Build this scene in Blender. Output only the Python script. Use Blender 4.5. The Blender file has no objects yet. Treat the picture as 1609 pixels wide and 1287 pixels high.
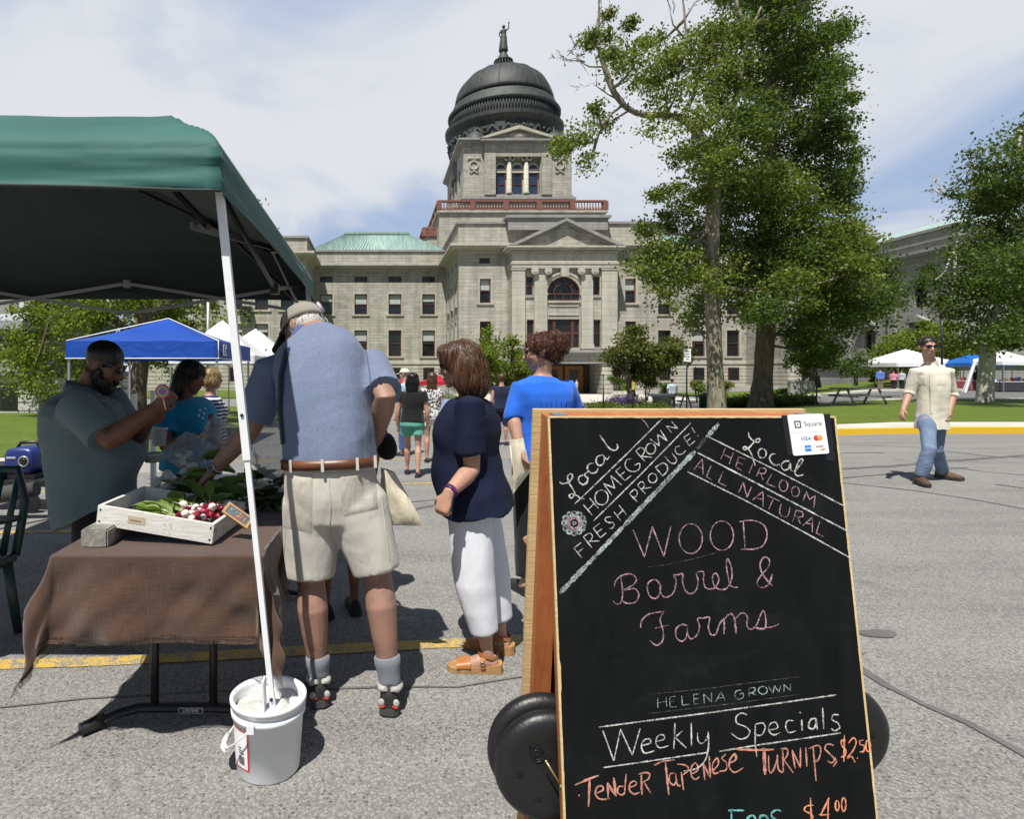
import bpy, bmesh, math, random
import numpy as np
from mathutils import Vector, Matrix, noise
R = math.radians
S = bpy.context.scene
TMP = bpy.data.scenes.new('workbench')          # holds shapes only while they are being made; removed at the end
COL = S.collection
random.seed(7)
rng = np.random.default_rng(7)

# ------------------------------------------------------------------ camera
CH, CHX, CHY, F = 1.42, 590.0, 585.0, 950.0      # eye height, principal point and focal length of the photograph
cam = bpy.data.objects.new('camera', bpy.data.cameras.new('camera'))
COL.objects.link(cam)
cam.location = (0, 0, CH)
cam.rotation_euler = (R(90), 0, 0)
cam.data.sensor_fit = 'HORIZONTAL'
cam.data.sensor_width = 36
cam.data.lens = F / 1609 * 36
cam.data.shift_x = (804.5 - CHX) / 1609
cam.data.shift_y = -(643.5 - CHY) / 1609
cam.data.clip_start = 0.05
cam.data.clip_end = 3000
S.camera = cam

# ------------------------------------------------------------------ sun, sky, exposure
ELEV, AZX, AZY = R(62), -0.40, -0.9165           # towards the sun: behind the camera and to the left
sd = Vector((AZX * math.cos(ELEV), AZY * math.cos(ELEV), math.sin(ELEV))).normalized()
sun = bpy.data.objects.new('sun', bpy.data.lights.new('sun', 'SUN'))
COL.objects.link(sun)
sun.data.energy = 5.0
sun.data.angle = R(0.5)
sun.data.color = (1.0, 0.96, 0.89)
sun.rotation_euler = (-sd).to_track_quat('-Z', 'Y').to_euler()
sun.location = (-10, -20, 40)

W = bpy.data.worlds.new('World')
S.world = W
W.use_nodes = True
nt = W.node_tree
nt.nodes.clear()
def wn(t, **k):
    n = nt.nodes.new(t)
    for a, b in k.items(): setattr(n, a, b)
    return n
out = wn('ShaderNodeOutputWorld'); bg = wn('ShaderNodeBackground'); bgc = wn('ShaderNodeBackground')
mixs = wn('ShaderNodeMixShader')
sky = wn('ShaderNodeTexSky', sky_type='NISHITA', sun_disc=False)
sky.sun_elevation = ELEV
sky.sun_rotation = math.atan2(AZX, AZY)
sky.air_density = 1.0; sky.dust_density = 0.6; sky.ozone_density = 1.5
bg.inputs['Strength'].default_value = 0.050
bgc.inputs['Color'].default_value = (0.91, 0.95, 1.0, 1)
bgc.inputs['Strength'].default_value = 0.66
tc = wn('ShaderNodeTexCoord'); sep = wn('ShaderNodeSeparateXYZ')
nt.links.new(tc.outputs['Generated'], sep.inputs[0])
def wm(op, a, b=None, clamp=False):
    n = wn('ShaderNodeMath', operation=op); n.use_clamp = clamp
    for i, v in enumerate((a, b)):
        if v is None: continue
        if isinstance(v, (int, float)): n.inputs[i].default_value = v
        else: nt.links.new(v, n.inputs[i])
    return n.outputs[0]
zz = wm('ADD', wm('MAXIMUM', sep.outputs['Z'], 0.0), 0.18)
cx = wm('DIVIDE', sep.outputs['X'], zz); cy = wm('DIVIDE', sep.outputs['Y'], zz)
cmb = wn('ShaderNodeCombineXYZ')
nt.links.new(wm('MULTIPLY', cx, 1.0), cmb.inputs[0]); nt.links.new(wm('MULTIPLY', cy, 0.75), cmb.inputs[1])
cmb.inputs[2].default_value = 4.1
nz = wn('ShaderNodeTexNoise'); nz.inputs['Scale'].default_value = 1.15; nz.inputs['Detail'].default_value = 9
nz.inputs['Roughness'].default_value = 0.52; nz.inputs['Distortion'].default_value = 0.55
nt.links.new(cmb.outputs[0], nz.inputs['Vector'])
rmp = wn('ShaderNodeMapRange'); rmp.inputs[1].default_value = 0.31; rmp.inputs[2].default_value = 0.60
rmp.interpolation_type = 'SMOOTHSTEP'
nt.links.new(nz.outputs['Fac'], rmp.inputs[0])
# the cloud bank stands low over the far side of the square; the unseen sky overhead and behind is set clear for less fill light
elev = wn('ShaderNodeMapRange'); elev.inputs[1].default_value = 0.56; elev.inputs[2].default_value = 0.74
elev.inputs[3].default_value = 1.0; elev.inputs[4].default_value = 0.05; elev.interpolation_type = 'SMOOTHSTEP'
nt.links.new(sep.outputs['Z'], elev.inputs[0])
front = wn('ShaderNodeMapRange'); front.inputs[1].default_value = 0.0; front.inputs[2].default_value = 0.4
front.inputs[3].default_value = 0.05; front.inputs[4].default_value = 1.0
nt.links.new(sep.outputs['Y'], front.inputs[0])
veil = 0.93      
cc_ = wn('ShaderNodeMix', data_type='RGBA'); nt.links.new(rmp.outputs[0], cc_.inputs[0])    # hazy blue between white streaks
cc_.inputs[6].default_value = (0.46, 0.60, 0.86, 1); cc_.inputs[7].default_value = (0.93, 0.955, 1.0, 1)
nt.links.new(cc_.outputs[2], bgc.inputs['Color'])
cf = wm('MULTIPLY', wm('MULTIPLY', veil, elev.outputs[0]), front.outputs[0], True)
nt.links.new(sky.outputs[0], bg.inputs['Color'])
nt.links.new(cf, mixs.inputs[0]); nt.links.new(bg.outputs[0], mixs.inputs[1]); nt.links.new(bgc.outputs[0], mixs.inputs[2])
nt.links.new(mixs.outputs[0], out.inputs['Surface'])

S.view_settings.view_transform = 'Standard'
S.view_settings.look = 'None'
S.view_settings.gamma = 1.0
S.view_settings.exposure = 0.38
S.render.engine = 'CYCLES'
S.cycles.max_bounces = 6
S.cycles.transparent_max_bounces = 12

# ------------------------------------------------------------------ placing helpers
def P(px, py, Y):
    return Vector(((px - CHX) / F * Y, Y, CH - (py - CHY) / F * Y))
def XP(px, Y): return (px - CHX) / F * Y
def ZP(py, Y): return CH - (py - CHY) / F * Y
def sst(a, b, x):
    t = min(1, max(0, (x - a) / (b - a))); return t * t * (3 - 2 * t)
def gz(x, y):
    """height of the ground: level in front, falling away gently towards the capitol, rising on the right"""
    if y < 4: return 0.0
    yy = min(y, 75)
    w = 1 - sst(0, 1, (x - (2.5 + 0.58 * (yy - 8))) / (4.5 + 0.33 * max(yy - 8, 0)))
    dip = -min(0.022 * (y - 4), 1.0) * w
    rise = 0.5 * sst(40, 62, y) * (1 - w)
    return dip + rise
def G(px, py):
    a, b = (px - CHX) / F, (py - CHY) / F
    Y = 1.0
    while Y < 140:
        if CH - b * Y <= gz(a * Y, Y): break
        Y += 0.02
    return Vector((a * Y, Y, gz(a * Y, Y)))

# ------------------------------------------------------------------ objects
def link(o): COL.objects.link(o); return o
def tag(o, label=None, cat=None, group=None, kind=None):
    if label: o['label'] = label
    if cat: o['category'] = cat
    if group: o['group'] = group
    if kind: o['kind'] = kind
    return o
def thing(name, label, cat, loc=(0, 0, 0), group=None):
    o = link(bpy.data.objects.new(name, None))
    o.empty_display_size = 0.2
    o.location = loc
    return tag(o, label, cat, group)
def obj(name, me, mats, parent=None, label=None):
    if isinstance(me, MB): me = me.mesh(name)
    o = link(bpy.data.objects.new(name, me))
    if not isinstance(mats, (list, tuple)): mats = [mats]
    if len(me.materials) == 0:
        for m in mats: me.materials.append(m)
    if parent is not None:
        o.parent = parent
        if parent.type == 'EMPTY':
            o.matrix_parent_inverse = Matrix.Translation(-Vector(parent.location))
    if label: o['label'] = label
    return o
def copy_tree(o, parent=None):
    c = o.copy(); COL.objects.link(c)
    if parent is not None:
        inv = o.matrix_parent_inverse.copy(); c.parent = parent; c.matrix_parent_inverse = inv
    for ch in [k for k in bpy.data.objects if k.parent == o]:
        copy_tree(ch, c)
    return c

class MB:
    def __init__(s): s.v = []; s.f = []; s.mi = []; s.m = 0; s.smooth = False; s.sm = []
    def add(s, vs, fs, smooth=None):
        b = len(s.v); s.v += [tuple(v) for v in vs]
        for f in fs:
            s.f.append([i + b for i in f]); s.mi.append(s.m); s.sm.append(s.smooth if smooth is None else smooth)
    def box(s, x0, x1, y0, y1, z0, z1):
        vs = [(x0,y0,z0),(x1,y0,z0),(x1,y1,z0),(x0,y1,z0),(x0,y0,z1),(x1,y0,z1),(x1,y1,z1),(x0,y1,z1)]
        s.add(vs, [(0,3,2,1),(4,5,6,7),(0,1,5,4),(1,2,6,5),(2,3,7,6),(3,0,4,7)])
    def obox(s, c, ax, ay, az):
        c, ax, ay, az = Vector(c), Vector(ax), Vector(ay), Vector(az)
        vs = [c + i*ax + j*ay + k*az for k in (-1,1) for (i,j) in ((-1,-1),(1,-1),(1,1),(-1,1))]
        s.add(vs, [(0,3,2,1),(4,5,6,7),(0,1,5,4),(1,2,6,5),(2,3,7,6),(3,0,4,7)])
    def bar(s, a, b, w, h=None, up=(0,0,1)):
        a, b = Vector(a), Vector(b); d = b - a; L = d.length; d.normalize()
        u = Vector(up)
        if abs(d.dot(u)) > .95: u = Vector((0,1,0))
        r = d.cross(u).normalized(); u = r.cross(d)
        s.obox((a+b)/2, d*L/2, r*w/2, u*(h or w)/2)
    def prism(s, poly, d):
        n = len(poly); d = Vector(d)
        vs = [Vector(p) for p in poly] + [Vector(p) + d for p in poly]
        s.add(vs, [tuple(range(n))[::-1], tuple(range(n, 2*n))] + [(i, (i+1) % n, n+(i+1) % n, n+i) for i in range(n)])
    def rings(s, rs, cap=True, close=True, smooth=True):
        n = len(rs[0]); b = [v for r in rs for v in r]; fs = []
        for k in range(len(rs)-1):
            for i in range(n if close else n-1):
                j = (i+1) % n
                fs.append((k*n+i, k*n+j, (k+1)*n+j, (k+1)*n+i))
        s.add(b, fs, smooth)
        if cap and close:
            base = len(s.v) - len(b)
            s.f.append([base+i for i in range(n)][::-1]); s.mi.append(s.m); s.sm.append(False)
            s.f.append([base+(len(rs)-1)*n+i for i in range(n)]); s.mi.append(s.m); s.sm.append(False)
    def tube(s, pts, rad, n=10, cap=True, smooth=True, flat=1.0, up=None):
        pts = [Vector(p) for p in pts]
        if isinstance(rad, (int, float)): rad = [rad]*len(pts)
        rs = []; prev = None
        for i, p in enumerate(pts):
            d = (pts[min(i+1, len(pts)-1)] - pts[max(i-1, 0)])
            if d.length < 1e-9: d = Vector((0,0,1))
            d.normalize()
            if prev is None:
                u = Vector(up) if up is not None else (Vector((0,0,1)) if abs(d.z) < .9 else Vector((0,1,0)))
                r = d.cross(u)
                if r.length < 1e-6: r = d.cross(Vector((1,0,0)))
                r.normalize()
            else:
                r = (prev - d*prev.dot(d)).normalized()
            prev = r; u = r.cross(d)
            rs.append([p + rad[i]*(math.cos(2*math.pi*k/n)*r + flat*math.sin(2*math.pi*k/n)*u) for k in range(n)])
        s.rings(rs, cap, True, smooth)
    def ell(s, c, ax, ay, az, nu=16, nv=10, smooth=True):
        c = Vector(c); ax, ay, az = Vector(ax), Vector(ay), Vector(az); vs = [c - az]; fs = []
        for j in range(1, nv):
            t = -math.pi/2 + math.pi*j/nv
            for i in range(nu):
                a = 2*math.pi*i/nu
                vs.append(c + math.cos(t)*(math.cos(a)*ax + math.sin(a)*ay) + math.sin(t)*az)
        vs.append(c + az)
        for i in range(nu): fs.append((0, 1+(i+1) % nu, 1+i))
        for j in range(nv-2):
            for i in range(nu):
                a = 1+j*nu; k = (i+1) % nu
                fs.append((a+i, a+k, a+nu+k, a+nu+i))
        L = len(vs)-1; a = 1+(nv-2)*nu
        for i in range(nu): fs.append((a+i, a+(i+1) % nu, L))
        s.add(vs, fs, smooth)
    def ball(s, c, r, nu=12, nv=8): s.ell(c, (r,0,0), (0,r,0), (0,0,r), nu, nv)
    def lathe(s, c, prof, n=32, smooth=True, cap=True, ax=None):
        c = Vector(c)
        X, Y, Z = ax or (Vector((1,0,0)), Vector((0,1,0)), Vector((0,0,1)))
        s.rings([[c + r*(math.cos(2*math.pi*i/n)*X + math.sin(2*math.pi*i/n)*Y) + z*Z for i in range(n)] for r, z in prof], cap, True, smooth)
    def mesh(s, name='m'):
        me = bpy.data.meshes.new(name)
        me.from_pydata([tuple(v) for v in s.v], [], s.f)
        me.polygons.foreach_set('use_smooth', s.sm)
        if s.m or any(s.mi): me.polygons.foreach_set('material_index', s.mi)
        me.update()
        return me

def recalc(me):
    bm = bmesh.new(); bm.from_mesh(me)
    bmesh.ops.recalc_face_normals(bm, faces=bm.faces); bm.to_mesh(me); bm.free(); return me
def voxel(mb, size, it=6, fac=0.5):
    """melt the pieces of a builder into one continuous skin"""
    me = recalc(mb.mesh('t'))
    o = bpy.data.objects.new('t', me); TMP.collection.objects.link(o)
    m = o.modifiers.new('r', 'REMESH'); m.mode = 'VOXEL'; m.voxel_size = size; m.use_smooth_shade = True
    if it:
        sm = o.modifiers.new('s', 'SMOOTH'); sm.iterations = it; sm.factor = fac
    dg = TMP.view_layers[0].depsgraph; dg.update()
    r = bpy.data.meshes.new_from_object(o.evaluated_get(dg))
    bpy.data.objects.remove(o); bpy.data.meshes.remove(me)
    r.polygons.foreach_set('use_smooth', [True]*len(r.polygons))
    return r
def displace(me, fn):
    """move every vertex along its normal by fn(co, normal)"""
    n = len(me.vertices); co = np.zeros(n*3, np.float32); no = np.zeros(n*3, np.float32)
    me.vertices.foreach_get('co', co); me.vertices.foreach_get('normal', no); co = co.reshape(-1, 3); no = no.reshape(-1, 3)
    d = np.array([fn(Vector(co[i]), Vector(no[i])) for i in range(n)], np.float32)
    me.vertices.foreach_set('co', (co+no*d[:, None]).ravel()); me.update(); return me
def fbm(p, o=3):
    s, a, f = 0, 1, 1
    for i in range(o): s += a*noise.noise(p*f); a *= .5; f *= 2.1
    return s

# ------------------------------------------------------------------ materials
def NM(name):
    m = bpy.data.materials.new(name); m.use_nodes = True
    t = m.node_tree; b = t.nodes['Principled BSDF']
    return m, t, b
def nd(t, ty, **k):
    n = t.nodes.new(ty)
    for a, v in k.items():
        if a.startswith('i_'): n.inputs[a[2:]].default_value = v
        else: setattr(n, a, v)
    return n
def rgb(c): return (c[0], c[1], c[2], 1)
def ramp(t, fac, stops):
    r = nd(t, 'ShaderNodeValToRGB'); e = r.color_ramp.elements
    while len(e) < len(stops): e.new(0.5)
    for i, (p, c) in enumerate(stops):
        e[i].position = p; e[i].color = rgb(c) if not isinstance(c, (int, float)) else (c, c, c, 1)
    t.links.new(fac, r.inputs[0]); return r.outputs[0]
def mixc(t, fac, a, b, bt='MIX'):
    n = nd(t, 'ShaderNodeMix', data_type='RGBA', blend_type=bt)
    for i, v in ((0, fac), (6, a), (7, b)):
        if isinstance(v, (int, float)): n.inputs[i].default_value = v
        elif isinstance(v, (tuple, list)): n.inputs[i].default_value = rgb(v)
        else: t.links.new(v, n.inputs[i])
    return n.outputs[2]
def coords(t, scale=(1,1,1), kind='Object'):
    c = nd(t, 'ShaderNodeTexCoord'); mp = nd(t, 'ShaderNodeMapping'); mp.inputs['Scale'].default_value = scale
    t.links.new(c.outputs[kind], mp.inputs[0]); return mp.outputs[0]
def noi(t, vec, scale, detail=4, rough=.55, dist=0):
    n = nd(t, 'ShaderNodeTexNoise'); n.inputs['Scale'].default_value = scale; n.inputs['Detail'].default_value = detail
    n.inputs['Roughness'].default_value = rough; n.inputs['Distortion'].default_value = dist
    t.links.new(vec, n.inputs['Vector']); return n.outputs['Fac']
def bump(t, b, h, dist, strength=1.0):
    n = nd(t, 'ShaderNodeBump'); n.inputs['Distance'].default_value = dist; n.inputs['Strength'].default_value = strength
    t.links.new(h, n.inputs['Height']); t.links.new(n.outputs[0], b.inputs['Normal'])
def sc(c, k): return tuple(min(1, x*k) for x in c)
def pm(name, col, rough=.6, var=.18, scale=6, bmp=0, bscale=60, metal=0, st=(1,1,1), spec=.5, sheen=0, trans=0):
    m, t, b = NM(name)
    v = coords(t, st)
    n = noi(t, v, scale, 5)
    t.links.new(ramp(t, n, [(.3, sc(col, 1-var)), (.7, sc(col, 1+var))]), b.inputs['Base Color'])
    b.inputs['Roughness'].default_value = rough; b.inputs['Metallic'].default_value = metal
    b.inputs['Specular IOR Level'].default_value = spec
    if sheen: b.inputs['Sheen Weight'].default_value = sheen
    if bmp: bump(t, b, noi(t, v, bscale, 3), bmp)
    return m

def mat_asphalt():
    m, t, b = NM('asphalt'); v = coords(t)
    big = noi(t, v, .35, 4); mid = noi(t, v, 2.3, 5)
    base = ramp(t, big, [(.3, (.165,.161,.151)), (.7, (.235,.23,.22))])
    base = mixc(t, .45, base, ramp(t, mid, [(.3, (.15,.147,.14)), (.7, (.31,.303,.285))]))
    vo = nd(t, 'ShaderNodeTexVoronoi'); vo.inputs['Scale'].default_value = 105; t.links.new(v, vo.inputs['Vector'])
    sep = nd(t, 'ShaderNodeSeparateColor'); t.links.new(vo.outputs['Color'], sep.inputs[0])
    stone = ramp(t, sep.outputs[0], [(0, (.05,.05,.052)), (.2, (.12,.118,.115)), (.45, (.24,.233,.22)), (.8, (.345,.335,.312)), (1, (.46,.445,.41))])
    base = mixc(t, .55, base, stone)
    edge = ramp(t, vo.outputs['Distance'], [(.45, 0), (.75, 1)])
    base = mixc(t, edge, base, (.10,.098,.093))
    fine = noi(t, v, 260, 2)
    base = mixc(t, .25, base, ramp(t, fine, [(.35, (.05,.05,.05)), (.65, (.55,.54,.5))]))
    t.links.new(base, b.inputs['Base Color']); b.inputs['Roughness'].default_value = .9
    b.inputs['Specular IOR Level'].default_value = .25
    pv = nd(t, 'ShaderNodeTexVoronoi'); pv.inputs['Scale'].default_value = 58; t.links.new(v, pv.inputs['Vector'])
    ps_ = nd(t, 'ShaderNodeSeparateColor'); t.links.new(pv.outputs['Color'], ps_.inputs[0])
    pit = nd(t, 'ShaderNodeMath', operation='MULTIPLY'); t.links.new(ramp(t, ps_.outputs[1], [(.70, 0), (.74, 1)]), pit.inputs[0]); t.links.new(ramp(t, pv.outputs['Distance'], [(.22, 1), (.42, 0)]), pit.inputs[1])
    base = mixc(t, pit.outputs[0], base, (.06,.059,.057)); base = mixc(t, .22, base, ramp(t, noi(t, coords(t, (.25,1.6,1)), 1.1, 5, .6), [(.35, (.085,.083,.08)), (.6, (.27,.265,.25))])); base = mixc(t, ramp(t, noi(t, v, 1.7, 6, .6, .4), [(.62, 0), (.70, .38)]), base, (.085,.083,.08)); t.links.new(base, b.inputs['Base Color'])
    bump(t, b, mixc(t, .5, vo.outputs['Distance'], fine), -.0025)
    return m
def mat_grass(name, c0, c1):
    m, t, b = NM(name); v = coords(t)
    a = noi(t, v, .5, 4); f = noi(t, coords(t, (1,.35,1)), 22, 4); q = noi(t, v, 3.5, 4)
    c = mixc(t, .5, ramp(t, a, [(.3, c0), (.7, c1)]), ramp(t, f, [(.3, sc(c0,.6)), (.7, sc(c1,1.3))]))
    c = mixc(t, .3, c, ramp(t, q, [(.3, sc(c0, .8)), (.75, (c1[0]*1.5, c1[1]*1.15, c1[2]))]))
    t.links.new(c, b.inputs['Base Color']); b.inputs['Roughness'].default_value = .8; b.inputs['Specular IOR Level'].default_value = .2
    bump(t, b, f, .04)
    return m
def mat_stone(name='sandstone', a=(.315,.30,.252), bcol=(.50,.482,.42), dark=(.21,.195,.165), ch=.42, bw=1.3):
    """coursed ashlar; the course direction follows the wall whichever way it faces"""
    m, t, b = NM(name)
    c = nd(t, 'ShaderNodeTexCoord'); s = nd(t, 'ShaderNodeSeparateXYZ'); t.links.new(c.outputs['Object'], s.inputs[0])
    ad = nd(t, 'ShaderNodeMath', operation='ADD'); t.links.new(s.outputs[0], ad.inputs[0]); t.links.new(s.outputs[1], ad.inputs[1])
    cb = nd(t, 'ShaderNodeCombineXYZ'); t.links.new(ad.outputs[0], cb.inputs[0]); t.links.new(s.outputs[2], cb.inputs[1])
    br = nd(t, 'ShaderNodeTexBrick'); br.inputs['Scale'].default_value = 1; br.inputs['Brick Width'].default_value = bw
    br.inputs['Row Height'].default_value = ch; br.inputs['Mortar Size'].default_value = .012
    br.inputs['Color1'].default_value = rgb(a); br.inputs['Color2'].default_value = rgb(bcol); br.inputs['Mortar'].default_value = rgb(sc(dark, .9))
    br.inputs['Bias'].default_value = -.1
    t.links.new(cb.outputs[0], br.inputs['Vector'])
    st = nd(t, 'ShaderNodeMapping'); st.inputs['Scale'].default_value = (.35, 2.6, 1); t.links.new(cb.outputs[0], st.inputs[0])
    n1 = noi(t, st.outputs[0], 1.0, 6, .6)
    cc = mixc(t, .42, br.outputs['Color'], ramp(t, n1, [(.3, dark), (.48, a), (.7, bcol)]))
    st2 = nd(t, 'ShaderNodeMapping'); st2.inputs['Scale'].default_value = (.9, .12, 1); t.links.new(cb.outputs[0], st2.inputs[0])
    cc = mixc(t, .26, cc, ramp(t, noi(t, st2.outputs[0], 1.2, 5), [(.35, sc(dark, .6)), (.65, sc(bcol, 1.15))]))
    t.links.new(cc, b.inputs['Base Color']); b.inputs['Roughness'].default_value = .85; b.inputs['Specular IOR Level'].default_value = .25
    bump(t, b, br.outputs['Fac'], -.02)
    return m
def mat_wood(name, c0, c1, ax=(1,12,12), rough=.6):
    m, t, b = NM(name); v = coords(t, ax)
    n = noi(t, v, 5, 6, .6, .6); n2 = noi(t, coords(t, (3,3,3)), 3, 4)
    c = mixc(t, .3, ramp(t, n, [(.3, c0), (.7, c1)]), ramp(t, n2, [(.3, sc(c0,.8)), (.7, sc(c1,1.1))]))
    t.links.new(c, b.inputs['Base Color']); b.inputs['Roughness'].default_value = rough
    bump(t, b, n, .0015)
    return m
def mat_leaf(name, cols, trans=.42):
    m, t, b = NM(name)
    at = nd(t, 'ShaderNodeAttribute', attribute_name='tint')
    c = ramp(t, at.outputs['Fac'], [(i/(len(cols)-1), k) for i, k in enumerate(cols)])
    t.links.new(c, b.inputs['Base Color']); b.inputs['Roughness'].default_value = .5; b.inputs['Specular IOR Level'].default_value = .35
    tr = nd(t, 'ShaderNodeBsdfTranslucent'); mx = nd(t, 'ShaderNodeMixShader'); mx.inputs[0].default_value = trans
    t.links.new(mixc(t, .45, c, (.30,.40,.03)), tr.inputs['Color'])
    t.links.new(b.outputs[0], mx.inputs[1]); t.links.new(tr.outputs[0], mx.inputs[2])
    t.links.new(mx.outputs[0], t.nodes['Material Output'].inputs['Surface'])
    return m
def mat_fabric(name, col, var=.12, heather=0, wr=.003, rough=.85, sheen=.15, ws=7):
    m, t, b = NM(name); v = coords(t)
    c = ramp(t, noi(t, v, 5, 4), [(.3, sc(col, 1-var)), (.7, sc(col, 1+var))])
    if heather:
        h = noi(t, coords(t, (1,1,5)), 130, 3)
        c = mixc(t, heather, c, ramp(t, h, [(.35, sc(col, .6)), (.65, sc(col, 1.6))]))
    t.links.new(c, b.inputs['Base Color']); b.inputs['Roughness'].default_value = rough
    b.inputs['Specular IOR Level'].default_value = .25; b.inputs['Sheen Weight'].default_value = sheen
    w = noi(t, coords(t, (1,1,.45)), ws, 3, .45, .25); fz = noi(t, v, 400, 2)
    bump(t, b, mixc(t, .06, w, fz), wr*6)
    return m
def mat_skin(name, col):
    m, t, b = NM(name); v = coords(t)
    c = ramp(t, noi(t, v, 22, 6, .65), [(.3, sc(col, .72)), (.5, col), (.72, (min(1, col[0]*1.28), col[1]*1.05, col[2]*1.0))])
    c = mixc(t, .35, c, ramp(t, noi(t, v, 6, 3), [(.35, sc(col, .8)), (.65, (min(1, col[0]*1.25), col[1]*.98, col[2]*.92))]))
    t.links.new(c, b.inputs['Base Color']); b.inputs['Roughness'].default_value = .5; b.inputs['Specular IOR Level'].default_value = .4
    bump(t, b, noi(t, v, 180, 3), .0012)
    return m
def mat_hair(name, c0, c1, st=(40,40,3)):
    m, t, b = NM(name); n = noi(t, coords(t, st), 2, 4)
    t.links.new(ramp(t, n, [(.3, c0), (.7, c1)]), b.inputs['Base Color'])
    b.inputs['Roughness'].default_value = .38; b.inputs['Specular IOR Level'].default_value = .5
    bump(t, b, n, .004)
    return m
def flat(name, col, rough=.6, metal=0):
    m, t, b = NM(name); n = noi(t, coords(t), 30, 3)
    t.links.new(ramp(t, n, [(.3, sc(col, .93)), (.7, sc(col, 1.05))]), b.inputs['Base Color'])
    b.inputs['Roughness'].default_value = rough; b.inputs['Metallic'].default_value = metal; return m

ASPH = mat_asphalt()
GRASS = mat_grass('lawn grass', (.065,.105,.016), (.12,.175,.026))
STONE = mat_stone()
STONE2 = mat_stone('sandstone trim', (.42,.40,.335), (.5,.478,.405), (.33,.31,.255), .8, 2.4)
STONED = mat_stone('sandstone grey', (.27,.265,.25), (.345,.34,.325), (.22,.217,.205), .45, 1.2)
CONC = pm('pavement concrete', (.50,.48,.43), .9, .15, 1.2, .004, 40, spec=.2)
GLASS = None
def mat_glass(name, col, rough=.06):
    m, t, b = NM(name)
    t.links.new(ramp(t, noi(t, coords(t), .6, 3), [(.35, sc(col, .5)), (.65, col)]), b.inputs['Base Color'])
    b.inputs['Roughness'].default_value = rough; b.inputs['Specular IOR Level'].default_value = .6; return m
GLASS = mat_glass('window glass', (.018,.02,.023)); GLASSB = mat_glass('tall window glass', (.03,.05,.10), .05)
REDW = pm('red brown window paint', (.10,.035,.025), .5)
REDST = pm('red brown balustrade stone', (.19,.075,.058), .8, .2, 3)
BLIND = pm('window blind', (.40,.42,.40), .8, .1, 2)
BLACKM = pm('black painted metal', (.012,.012,.013), .4)
WHITEM = pm('white painted metal', (.78,.79,.80), .4, .05, 9)
GREYM = pm('grey galvanised metal', (.35,.36,.37), .4, .15, 8, metal=.6)
BARK = pm('pale cottonwood bark', (.24,.21,.165), .95, .45, 9, .05, 14, st=(1,1,.25), spec=.15)
BARKD = pm('brown bark', (.13,.105,.08), .95, .45, 9, .05, 14, st=(1,1,.25), spec=.15)
BARKW = pm('whitish bark', (.46,.44,.385), .95, .12, 7, .05, 12, st=(1,1,.3), spec=.15)
LEAFA = mat_leaf('fresh green leaves', [(.038,.066,.011),(.092,.138,.021),(.185,.225,.040),(.30,.33,.09)])
LEAFB = mat_leaf('dark green leaves', [(.019,.040,.010),(.038,.074,.016),(.072,.122,.025),(.14,.19,.045)])
LEAFC = mat_leaf('yellow green leaves', [(.055,.095,.012),(.11,.165,.018),(.18,.235,.024),(.26,.29,.04)])
LEAFD = mat_leaf('bronze green leaves', [(.04,.058,.014),(.075,.09,.02),(.12,.13,.026),(.17,.17,.04)])
# ------------------------------------------------------------------ ground
def sheet(name, poly, mat, off, step=1.5, kind='structure', thick=0):
    """a flat-lying sheet that follows the ground; poly is convex or simple, in x, y"""
    bm = bmesh.new()
    vs = [bm.verts.new((x, y, 0)) for x, y in poly]
    bm.faces.new(vs)
    xs = [p[0] for p in poly]; ys = [p[1] for p in poly]
    def cuts(lo, hi, ax):
        n = int((hi - lo)/step)
        for i in range(1, n):
            c = lo + (hi - lo)*i/n
            co = (c, 0, 0) if ax == 0 else (0, c, 0)
            no = (1, 0, 0) if ax == 0 else (0, 1, 0)
            bmesh.ops.bisect_plane(bm, geom=bm.verts[:]+bm.edges[:]+bm.faces[:], plane_co=co, plane_no=no)
    cuts(min(xs), max(xs), 0); cuts(min(ys), max(ys), 1)
    if thick:
        r = bmesh.ops.extrude_face_region(bm, geom=bm.faces[:])
        tops = [v for v in r['geom'] if isinstance(v, bmesh.types.BMVert)]
        for v in tops: v.co.z += thick
    for v in bm.verts: v.co.z += gz(v.co.x, v.co.y) + off
    bmesh.ops.recalc_face_normals(bm, faces=bm.faces)
    me = bpy.data.meshes.new(name); bm.to_mesh(me); bm.free()
    if not thick and me.polygons and me.polygons[0].normal.z < 0: me.flip_normals()
    o = obj(name, me, mat)
    if kind: o['kind'] = kind
    return o
def ground():
    def axis(lo, hi, dens):
        a = [lo]
        while a[-1] < hi: a.append(a[-1] + max(.8, dens*abs(a[-1])))
        return a
    ys = [-60, -20, -5] + axis(0, 1500, .06)
    pos = axis(0, 1500, .06); xs = [-p for p in pos[::-1]][:-1] + pos
    vs = [(x, y, gz(x, y)) for y in ys for x in xs]; n = len(xs)
    fs = [(j*n+i, j*n+i+1, (j+1)*n+i+1, (j+1)*n+i) for j in range(len(ys)-1) for i in range(n-1)]
    mb = MB(); mb.add(vs, fs, True)
    o = obj('asphalt_ground', mb, ASPH); o['kind'] = 'structure'
ground()
YEL = None
def mat_paint(name, col, wear=.5):
    m, t, b = NM(name); v = coords(t)
    n = noi(t, v, 9, 6, .7); f = noi(t, v, 120, 3)
    mk = ramp(t, mixc(t, .55, n, f), [(.47-wear*.1, 0), (.52-wear*.1, 1)])
    t.links.new(mixc(t, mk, (.19,.185,.175), ramp(t, f, [(.3, sc(col, .8)), (.7, sc(col, 1.1))])), b.inputs['Base Color'])
    b.inputs['Roughness'].default_value = .8; return m
YPAINT = mat_paint('worn yellow road paint', (.52,.34,.05), .15)
YCURB = mat_paint('yellow curb paint', (.68,.42,.015), 1.1)
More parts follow.
